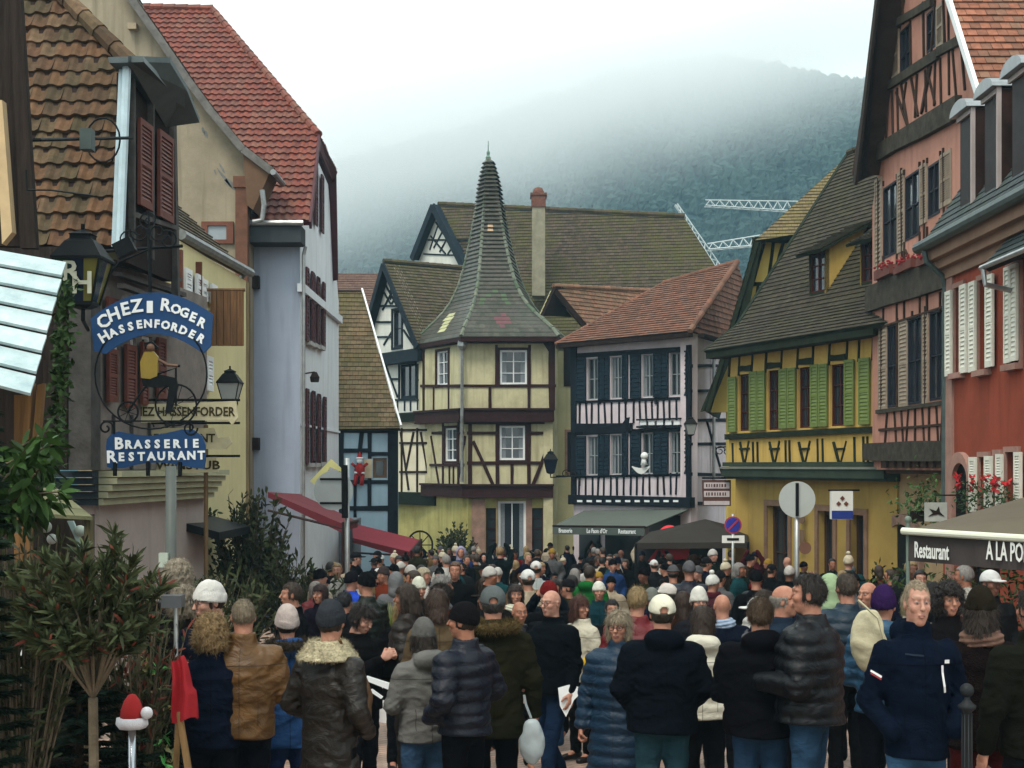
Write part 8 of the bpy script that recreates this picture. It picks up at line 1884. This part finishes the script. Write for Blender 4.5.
def crowd_near():
    near(209, 578, 9.0, 'tall person in navy coat with white beanie and dark glasses looking left', yaw=-.5, hyaw=-.4, hat='beanie', hatc=(.62, .60, .56), coatc=NAVY, coat='parka', glasses=True, arms='pocket', age=1, skin=3, hpitch=.15)
    near(211, 617, 8.6, 'person with long curly blond hair and navy jacket seen from behind', yaw=PI+.2, fem=True, hair='curly', hairc=(.30, .19, .08), coatc=(.012, .02, .05), coat='jacket', arms='phone', legc=(.01, .012, .02))
    near(243, 599, 8.7, 'person with buzzed fair hair in tan brown jacket seen from behind', yaw=PI+.05, hair='buzz', hairc=(.22, .17, .11), coatc=(.20, .095, .025), coat='jacket', coatk='l', arms='hold', collar=.06, scarf=False, legc=(.010, .012, .022), bulk=1.06, hyaw=.25)
    near(287, 609, 9.5, 'person in bright blue coat with beige striped beanie seen from behind', yaw=PI+.3, fem=True, hat='slouch', hatc=(.42, .35, .32), hair='short', coatc=(.03, .09, .24), coat='parka', arms='hold', hood=True, furhood=True, furc=(.10, .08, .06), legc=(.02, .04, .12))
    near(331, 596, 7.7, 'person in dark brown shearling coat with charcoal beanie', yaw=PI-.65, hyaw=.4, hat='beanie', hatc=(.045, .05, .06), coatc=(.035, .022, .012), coat='parka', coatk='l', arms='pocket', shearling=True, furc=(.60, .52, .34), legc=(.012, .012, .014), bulk=.95, wide=.94, seed=3)
    near(291, 583, 14, 'person with short brown hair turned left between the white beanie and the plants', yaw=-1.3, hair='short', hairc=(.05, .03, .018), coatc=BLACK, scarfc=(.03, .025, .06), arms='pocket')
    near(362, 606, 11, 'young person with dark quiff hair looking down to the right at a leaflet', yaw=.9, hair='quiff', hairc=(.018, .010, .007), coatc=(.012, .012, .014), coat='jacket', arms='phone', hood=True, hpitch=.35, lod=0, skin=3)
    near(403, 600, 13.3, 'blond person in black coat holding a phone in front of the chest', yaw=.25, fem=True, hair='long', hairc=(.42, .29, .12), coatc=(.010, .010, .012), arms='phone', coat='parka', glasses=True, lod=0, hpitch=.3)
    near(441, 583, 13, 'person with black hat and wide grey fur rim facing the camera', yaw=.0, hat='fur', hatc=(.07, .06, .055), coatc=(.02, .015, .014), skin=1, scarf=True, scarfc=(.20, .045, .02), arms='hold', lod=0)
    near(423, 622, 9.3, 'person in light grey hooded jacket and grey beanie with blue jeans', yaw=PI+.5, fem=True, hat='slouch', hatc=(.17, .165, .155), coatc=(.22, .215, .20), coat='jacket', hood=True, arms='hold', legc=JEANL, slim=True, seed=4, hair='bob', hairc=(.03, .018, .01))
    near(463, 599, 8.9, 'person in dark navy padded jacket and black banded beanie turned left', yaw=-2.2, hat='beanie', hatc=(.018, .016, .018), coatc=(.014, .020, .045), coat='puffer', arms='pocket', bulk=1.0, legc=(.008, .009, .014), seed=6, hyaw=.3, skin=1)
    near(493, 588, 9.6, 'person in olive green parka with tan fur hood and grey cap', yaw=PI+.05, hat='cap', hatc=(.15, .17, .17), coatc=(.045, .043, .018), coat='parka', hood=True, furhood=True, furc=(.26, .18, .075), arms='bag', legc=(.012, .012, .018), bulk=1.06, hairc=(.05, .045, .04), seed=8)
    near(551, 590, 12, 'bald person with glasses in black jacket and dark jeans walking left', yaw=-.75, hair='bald', coatc=(.006, .010, .016), coat='jacket', glasses=True, arms='down', legs='walk', legc=(.012, .03, .075), bulk=1.22, skin=3, age=1, lod=0, shoec=(.07, .035, .015))
    near(581, 597, 14, 'person with auburn hair in cream white jacket holding a yellow bag', yaw=-.9, hyaw=1.6, fem=True, hair='bob', hairc=(.09, .028, .015), coatc=(.50, .46, .36), coat='jacket', arms='bag', legc=(.012, .012, .014), lod=0, seed=2)
    near(619, 612, 9.6, 'person with grey blond hair and glasses in long quilted blue coat facing the camera', yaw=-.35, fem=True, hair='bob', hairc=(.33, .26, .17), coatc=(.010, .040, .085), coat='longpuffer', glasses=True, arms='bag', bulk=1.12, age=1, legc=(.01, .02, .04), seed=5, collar=.06)
    near(662, 597, 9.0, 'broad person in black navy jacket with cream white cap and teal jeans', yaw=PI+.03, hat='cap', hatc=(.66, .63, .50), coatc=(.006, .011, .021), coat='jacket', hood=True, arms='pocket', legc=(.030, .085, .11), bulk=1.22, hairc=(.04, .03, .02), seed=7)
    near(703, 607, 10.2, 'person in white puffer jacket with long brown hair seen from behind', yaw=PI-.15, fem=True, hair='bob', hairc=(.045, .026, .015), coatc=(.56, .53, .43), coat='puffer', hood=True, arms='hold', legc=(.010, .011, .015), bulk=1.08, slim=True, seed=9)
    near(760, 598, 8.9, 'broad person in black jacket with brown hair and grey inner collar', yaw=PI-.05, hair='short', hairc=(.075, .042, .018), coatc=(.009, .009, .014), coat='jacket', hood=True, arms='hold', legc=(.035, .085, .17), bulk=1.26, scarf=True, scarfc=(.16, .16, .17), seed=11)
    near(722, 594, 12.6, 'bald person with pale blue striped scarf seen from behind', yaw=PI+.1, hair='bald', coatc=(.012, .02, .05), scarf=True, scarfc=(.30, .38, .50), skin=0, arms='hold', bulk=1.1, lod=0)
    near(699, 587, 13.4, 'person with thick white knitted beanie facing the camera', yaw=.1, fem=True, hat='bigbeanie', hatc=(.60, .58, .52), coatc=(.03, .03, .04), arms='pocket', hair='short', lod=0)
    near(808, 575, 8.7, 'tall person with dark brown hair in black puffer jacket bending left towards another', yaw=-2.0, hair='short', hairc=(.022, .014, .010), coatc=(.007, .009, .015), coat='puffer', arms='hold', legc=(.04, .10, .19), bulk=1.2, seed=12, lean=(0, 0), hyaw=.2)
    near(785, 585, 10.4, 'grey haired person leaning in to speak at the left of the tall one', yaw=1.2, hair='balding', hairc=(.30, .27, .23), coatc=(.02, .035, .06), arms='hold', age=1, lod=0)
    near(829, 573, 13.6, 'person with pale green hood up seen from behind', yaw=PI, hat='hoodup', hatc=(.28, .38, .22), coatc=(.20, .28, .16), arms='pocket')
    near(846, 574, 12.2, 'person with brown hair and wide petrol blue coat', yaw=PI+.3, hair='short', hairc=(.06, .04, .025), coatc=(.012, .035, .06), coat='puffer', bulk=1.2, arms='hold', legc=(.012, .012, .015))
    near(868, 582, 12.9, 'balding person with short beard looking left behind the purple beanie', yaw=-.9, hair='balding', hairc=(.04, .025, .018), coatc=(.012, .014, .02), arms='pocket', lod=0)
    near(884, 585, 9.9, 'person in blue padded jacket with purple beanie seen from behind', yaw=PI-.5, hat='bigbeanie', hatc=(.040, .015, .085), coatc=(.028, .10, .19), coat='puffer', hood=True, arms='hold', legc=(.012, .014, .024), seed=14, fem=True)
    m = near(917, 580, 7.1, 'grey haired person in navy jacket with white zip facing the camera', yaw=.06, hair='buzz', hairc=(.34, .26, .17), coatc=(.007, .017, .046), coat='jacket', arms='pocket', legc=(.055, .14, .26), bulk=1.0, wide=.82, age=1, seed=15, skin=3, hood=True, collar=.065, lod=0)
    # details of the navy jacket
    wt = mat('reflective_white', (.62, .62, .62), .4, .03); rdm = mat('trim_red', (.35, .03, .04), .5, .05)
    cm = [c for c in m.children if c.name.startswith('jacket')][0].data; vv = np.array([v.co[:] for v in cm.vertices])
    def front(x, z): q = vv[(vv[:, 1] < 0)]; d = (q[:, 0]-x)**2+(q[:, 2]-z)**2; return float(q[d < .0006][:, 1].min()) if (d < .0006).any() else -.2
    def strip(name, pts, w, mt):
        mb = MB(); q = [Vector((x, front(x, z)-.004, z)) for x, z in pts]
        for a, b in zip(q, q[1:]): mb.beam(a, b, (0, -1, 0), w, 0, .004)
        g = mb.build(name, mt); g.parent = m
    strip('zip', [(.105, 1.335), (.108, 1.30), (.112, 1.265), (.118, 1.23), (.124, 1.20)], .012, wt); strip('chest_logo', [(.125, 1.352), (.16, 1.35)], .020, wt)
    strip('sleeve_stripe', [(-.30, 1.30), (-.27, 1.285), (-.24, 1.27)], .012, wt); strip('sleeve_stripe', [(-.30, 1.287), (-.27, 1.272), (-.24, 1.257)], .006, rdm); strip('chest_flap', [(-.11, 1.39), (-.06, 1.385), (-.01, 1.384)], .008, mat('dark_tape', (.02, .03, .05)))
    near(949, 585, 10.7, 'smiling person with dark curly hair between the navy jacket and the brown knit', yaw=.1, fem=True, hair='curly', hairc=(.016, .010, .008), coatc=(.015, .012, .014), arms='hold', skin=0, lod=0)
    near(968, 588, 11.6, 'person with short silver hair half hidden behind the brown knit coat', yaw=PI-.4, hair='crop', hairc=(.42, .38, .33), coatc=(.06, .03, .025), arms='hold')
    near(981, 592, 8.1, 'person in dark brown speckled knit coat with dark olive hat and red trousers', yaw=PI-.1, fem=True, hat='slouch', hatc=(.045, .035, .02), hair='bob', hairc=(.035, .02, .012), coatc=(.032, .018, .018), coat='knit', coatk='f', arms='hold', scarf=True, scarfc=(.28, .16, .12), legc=(.075, .010, .010), seed=16, hyaw=-.3)
    near(1034, 588, 7.4, 'person in dark olive jacket cut off by the right edge', yaw=PI+.3, hair='short', hairc=(.03, .02, .014), coatc=(.022, .024, .014), arms='bag', legc=(.02, .02, .025), seed=17)
    near(178, 562, 12.2, 'person with curly ash blond hair beside the oleander, the further of two', yaw=PI, hair='curly', fem=True, hairc=(.34, .28, .20), coatc=(.02, .015, .015), arms='hold')
    near(184, 588, 11.0, 'shorter person with curly ash blond hair beside the oleander, the nearer of two', yaw=PI-.3, hair='curly', fem=True, hairc=(.30, .24, .17), coatc=(.03, .02, .02), arms='hold')
    # middle distance, placed by what the photograph shows
    near(590, 566, 20.5, 'person in bright green hooded jacket', yaw=PI-.5, hair='short', coatc=(.015, .17, .035), hood=True, arms='hold')
    near(599, 580, 17.5, 'person with white beanie and teal jacket facing the camera', yaw=0, fem=True, hat='beanie', hatc=(.62, .60, .52), coatc=(.01, .05, .065), arms='pocket', lod=1)
    near(612, 600, 15, 'dark haired person with sunglasses just behind the long blue coat', yaw=.1, hair='short', hairc=(.015, .012, .01), coatc=(.01, .012, .015), glasses=True, lod=1)
    near(652, 588, 14.6, 'person with grey green knitted beanie beside the cream cap', yaw=.3, fem=True, hat='bigbeanie', hatc=(.24, .25, .22), hair='long', coatc=(.03, .022, .02), lod=1)
    near(667, 585, 15.4, 'person with small white cap and brown face in the crowd', yaw=PI+1.4, hat='cap', hatc=(.6, .55, .5), coatc=(.06, .035, .03), lod=1)
    near(683, 592, 14.5, 'person with brown hair in rust brown coat in the crowd', yaw=PI, fem=True, hair='long', hairc=(.05, .025, .014), coatc=(.055, .022, .012), lod=1)
    near(673, 566, 21, 'person with wide grey felt hat seen from behind', yaw=PI, hat='brim', hatc=(.13, .13, .14), coatc=(.08, .08, .09), coat='parka', bulk=1.1)
    near(713, 573, 19, 'person with white bobble hat and plum scarf', yaw=PI-1, hat='pom', hatc=(.58, .58, .54), coatc=(.08, .025, .035), scarf=True, scarfc=(.10, .02, .03))
    near(487, 597-9, 14.5, 'person with brown cap facing left before the white scarf', yaw=-1, hat='cap', hatc=(.05, .035, .03), coatc=(.02, .02, .025), lod=1)
    near(516, 585, 16, 'person with dark hair and thick white scarf facing the camera', yaw=.1, fem=True, hair='long', hairc=(.03, .015, .01), coatc=(.02, .015, .014), scarf=True, scarfc=(.62, .62, .48), lod=1)
    near(554, 580, 15.5, 'dark haired person behind the bald walker holding a camera up', yaw=-.3, hair='short', hairc=(.012, .01, .008), coatc=(.01, .02, .035), arms='up', lod=1, scarf=True, scarfc=(.25, .14, .2))
    near(536, 562, 22.5, 'person with white cap and silver grey jacket', yaw=PI, hat='cap', hatc=(.62, .60, .58), coatc=(.30, .33, .32), coat='puffer')
    near(524, 565, 23, 'person with balding head in dark green jacket facing the camera', yaw=0, hair='bald', coatc=(.01, .03, .03))
    near(500, 547, 33, 'person with fair hair in dark teal coat taking a picture down the street', yaw=PI, hair='short', hairc=(.3, .18, .08), coatc=(.008, .02, .025), arms='high')
    near(455, 562, 20, 'person with reddish face and dark jacket facing the camera in the crowd', yaw=0, hair='short', hairc=(.12, .06, .03), coatc=(.01, .012, .014), bulk=1.1)
    near(419, 577, 16.5, 'person with white and black striped hat near the yellow grass planter', yaw=.4, hat='bigbeanie', hatc=(.55, .55, .45), coatc=(.02, .02, .02), lod=1)
    near(424, 568, 20, 'person with cream hair and white jacket turned right', yaw=1.2, fem=True, hair='bob', hairc=(.45, .38, .26), coatc=(.55, .50, .45))
    near(383, 565, 21, 'person in rust orange jacket under the crimson awning', yaw=-.6, hat='beanie', hatc=(.08, .06, .06), coatc=(.24, .045, .02), arms='hold')
    near(352, 570, 18.5, 'person in vivid royal blue jacket left of the crimson awning', yaw=PI-.8, hat='beanie', hatc=(.02, .02, .03), coatc=(.02, .06, .42), arms='hold', bulk=1.1)
    near(396, 571, 20, 'person with pale grey hood up beside the planter', yaw=PI, hat='hoodup', hatc=(.26, .27, .28), coatc=(.2, .2, .22))
    near(461, 546, 34, 'person wearing a lilac headscarf in front of the dark bush', yaw=0, hat='hoodup', hatc=(.28, .26, .36), coatc=(.02, .04, .14))
    near(320, 585, 16.5, 'person with dark hair in dark purple coat beside the plant pots', yaw=-.5, hair='bob', hairc=(.03, .01, .008), fem=True, coatc=(.02, .015, .035), lod=1)
    near(345, 592, 14.8, 'person with black hair half hidden behind the charcoal beanie', yaw=PI-.4, hair='short', hairc=(.01, .01, .012), coatc=(.012, .012, .016), lod=1)
    near(758, 572, 22, 'person with black beanie in black coat before the yellow wall', yaw=PI, hat='beanie', hatc=(.01, .01, .012), coatc=(.01, .012, .02), coat='puffer', bulk=1.2)
    near(912, 590, 12.5, 'person with blond hair partly hidden behind the navy jacket', yaw=PI, hair='bob', hairc=(.5, .4, .22), fem=True, coatc=(.4, .36, .3), lod=1)
    near(437, 590, 11.5, 'person with brown hair in beige jacket behind the grey beanie', yaw=PI+.2, fem=True, hair='bob', hairc=(.06, .03, .018), coatc=(.16, .11, .06), lod=1)
crowd_near()
_PH = [  # (colour word, rgb)
    ('black', (.008, .009, .012)), ('navy', (.012, .018, .05)), ('dark brown', (.035, .02, .012)), ('charcoal', (.03, .032, .036)), ('dark green', (.015, .03, .018)), ('grey', (.13, .13, .135)),
    ('beige', (.34, .28, .2)), ('white', (.42, .41, .38)), ('red', (.20, .015, .02)), ('teal', (.012, .07, .08)), ('olive', (.05, .05, .02)), ('wine red', (.09, .012, .02)), ('blue', (.025, .07, .22)), ('camel', (.24, .14, .06)), ('pink', (.42, .2, .22))]
_PW = [22, 16, 9, 10, 5, 7, 4, 4, 2.5, 3, 4, 3, 4, 3, 1.2]
_HT = [('hair', 'brown hair', (.045, .026, .015), None), ('hair', 'black hair', (.012, .009, .008), None), ('hair', 'blond hair', (.32, .22, .10), None), ('hair', 'grey hair', (.28, .26, .24), None), ('bald', 'bald head', None, 'bald'),
       ('beanie', 'white beanie', (.45, .43, .4), 'beanie'), ('beanie', 'grey beanie', (.16, .16, .17), 'beanie'), ('beanie', 'black beanie', (.012, .012, .015), 'beanie'), ('beanie', 'red beanie', (.2, .015, .015), 'beanie'), ('pom', 'cream bobble hat', (.52, .46, .34), 'pom'),
       ('cap', 'dark cap', (.03, .03, .035), 'cap'), ('cap', 'white cap', (.6, .6, .58), 'cap'), ('pom', 'black bobble hat', (.02, .02, .02), 'pom'), ('hoodup', 'hood up', None, 'hoodup'), ('beanie', 'mustard beanie', (.3, .18, .03), 'beanie'), ('slouch', 'navy beanie', (.015, .02, .05), 'beanie')]
_HW = [20, 12, 9, 8, 3.5, 6, 7, 10, 1.2, 4, 6, 3, 3, 5, 1.5, 5]
def crowd_far():
    rng = random.Random(21)
    placed = [(o.location.x, o.location.y) for o in bpy.data.objects if o.name.startswith('person')]
    def edge(D):   # walkable strip left / right at distance D
        l = np.interp(D, [11, 14, 18, 24, 30, 40, 50], [-1.0, -2.0, -2.9, -3.6, -3.9, -3.4, -3.6]); r = np.interp(D, [11, 14, 18, 24, 30, 33, 40, 46, 50], [4.8, 5.2, 5.9, 7.2, 7.2, 7.0, 5.3, 4.6, 2.2]); return l, r
    cand = []; tries = 0
    while len(cand) < 238 and tries < 30000:
        tries += 1; D = 11.5+39*rng.random()**.95; l, r = edge(D); x = rng.uniform(l, r)
        sp = .62 if D < 20 else .72
        if D > 44 and x > 1.6 and rng.random() < .5: continue
        if any((x-a)**2+(D-b)**2 < sp*sp for a, b in placed): continue
        # keep the named people in front readable and leave the two open gaps in the paving
        px = 512+F*x/D
        if D < 14.5 and (372 < px < 400 or 520 < px < 560 or 850 < px < 880 or 690 < px < 740): continue
        if D < 17.5 and 556 < px < 606: continue
        placed.append((x, D)); cand.append((x, D))
    cand.sort(key=lambda q: q[1]); used = {}
    for x, D in cand:
        cw, cc = rng.choices(_PH, _PW)[0]; kind, hl, hcx, hat = rng.choices(_HT, _HW)[0]
        if kind == 'hoodup': hcx = cc
        fem = rng.random() < .5; v = rng.randrange(3)
        face = rng.random() < .46; yaw = (rng.gauss(0, .8) if face else PI+rng.gauss(0, .9))
        spec = dict(fem=fem, lod=1 if D < 16 else 2, coatc=cc, yaw=yaw, skin=rng.choice((0, 0, 3, 3, 1, 2)))
        spec['coat'] = rng.choice(('jacket', 'puffer', 'parka') if not fem else ('parka', 'puffer', 'jacket')) if D < 22 else ('jacket' if not fem else 'parka')
        spec['arms'] = rng.choice(('pocket', 'hold')) if D < 30 else 'pocket'; spec['seed'] = 1
        if hat == 'bald': spec['hair'] = 'bald'
        elif hat: spec['hat'] = hat; spec['hatc'] = hcx; spec['hair'] = 'short'
        else: spec['hair'] = ('bob' if fem else 'short'); spec['hairc'] = hcx
        if rng.random() < .06 and D > 28: spec['arms'] = 'high'
        spec['legc'] = rng.choice((JEAND, JEANB, (.01, .01, .013), (.012, .014, .025), (.05, .04, .03)))
        zone = 'near the front' if D < 18 else ('in the middle of the crowd' if D < 30 else ('well down the street' if D < 40 else 'far down the street'))
        side = 'by the yellow house' if (x > 4 and D > 24) else ('by the red house' if x > 3.6 else ('by the awnings' if x < -1.2 else 'mid street'))
        lab = 'person in %s %s with %s, %s, %s' % (cw, 'coat' if spec['coat'] == 'parka' else ('puffer jacket' if spec['coat'] == 'puffer' else 'jacket'), hl, 'facing here' if face else 'facing away', side)
        o = person(x, D, lab, 'people in the street', H=(rng.uniform(1.2, 1.45) if rng.random() < .05 else min(1.95, rng.gauss(1.65 if fem else 1.78, .08))), **spec)
        used.setdefault(lab, []).append(o)
    word = ['nearest', 'second nearest', 'third nearest', 'fourth nearest', 'fifth nearest', 'sixth nearest', 'seventh nearest', 'eighth nearest']
    for lab, os_ in used.items():
        if len(os_) > 1:
            for i, o in enumerate(sorted(os_, key=lambda q: q.location.y)): o['label'] = lab.replace('person in', 'person in', 1)+', '+word[min(i, 7)].replace(' nearest', ' nearest')
crowd_far()
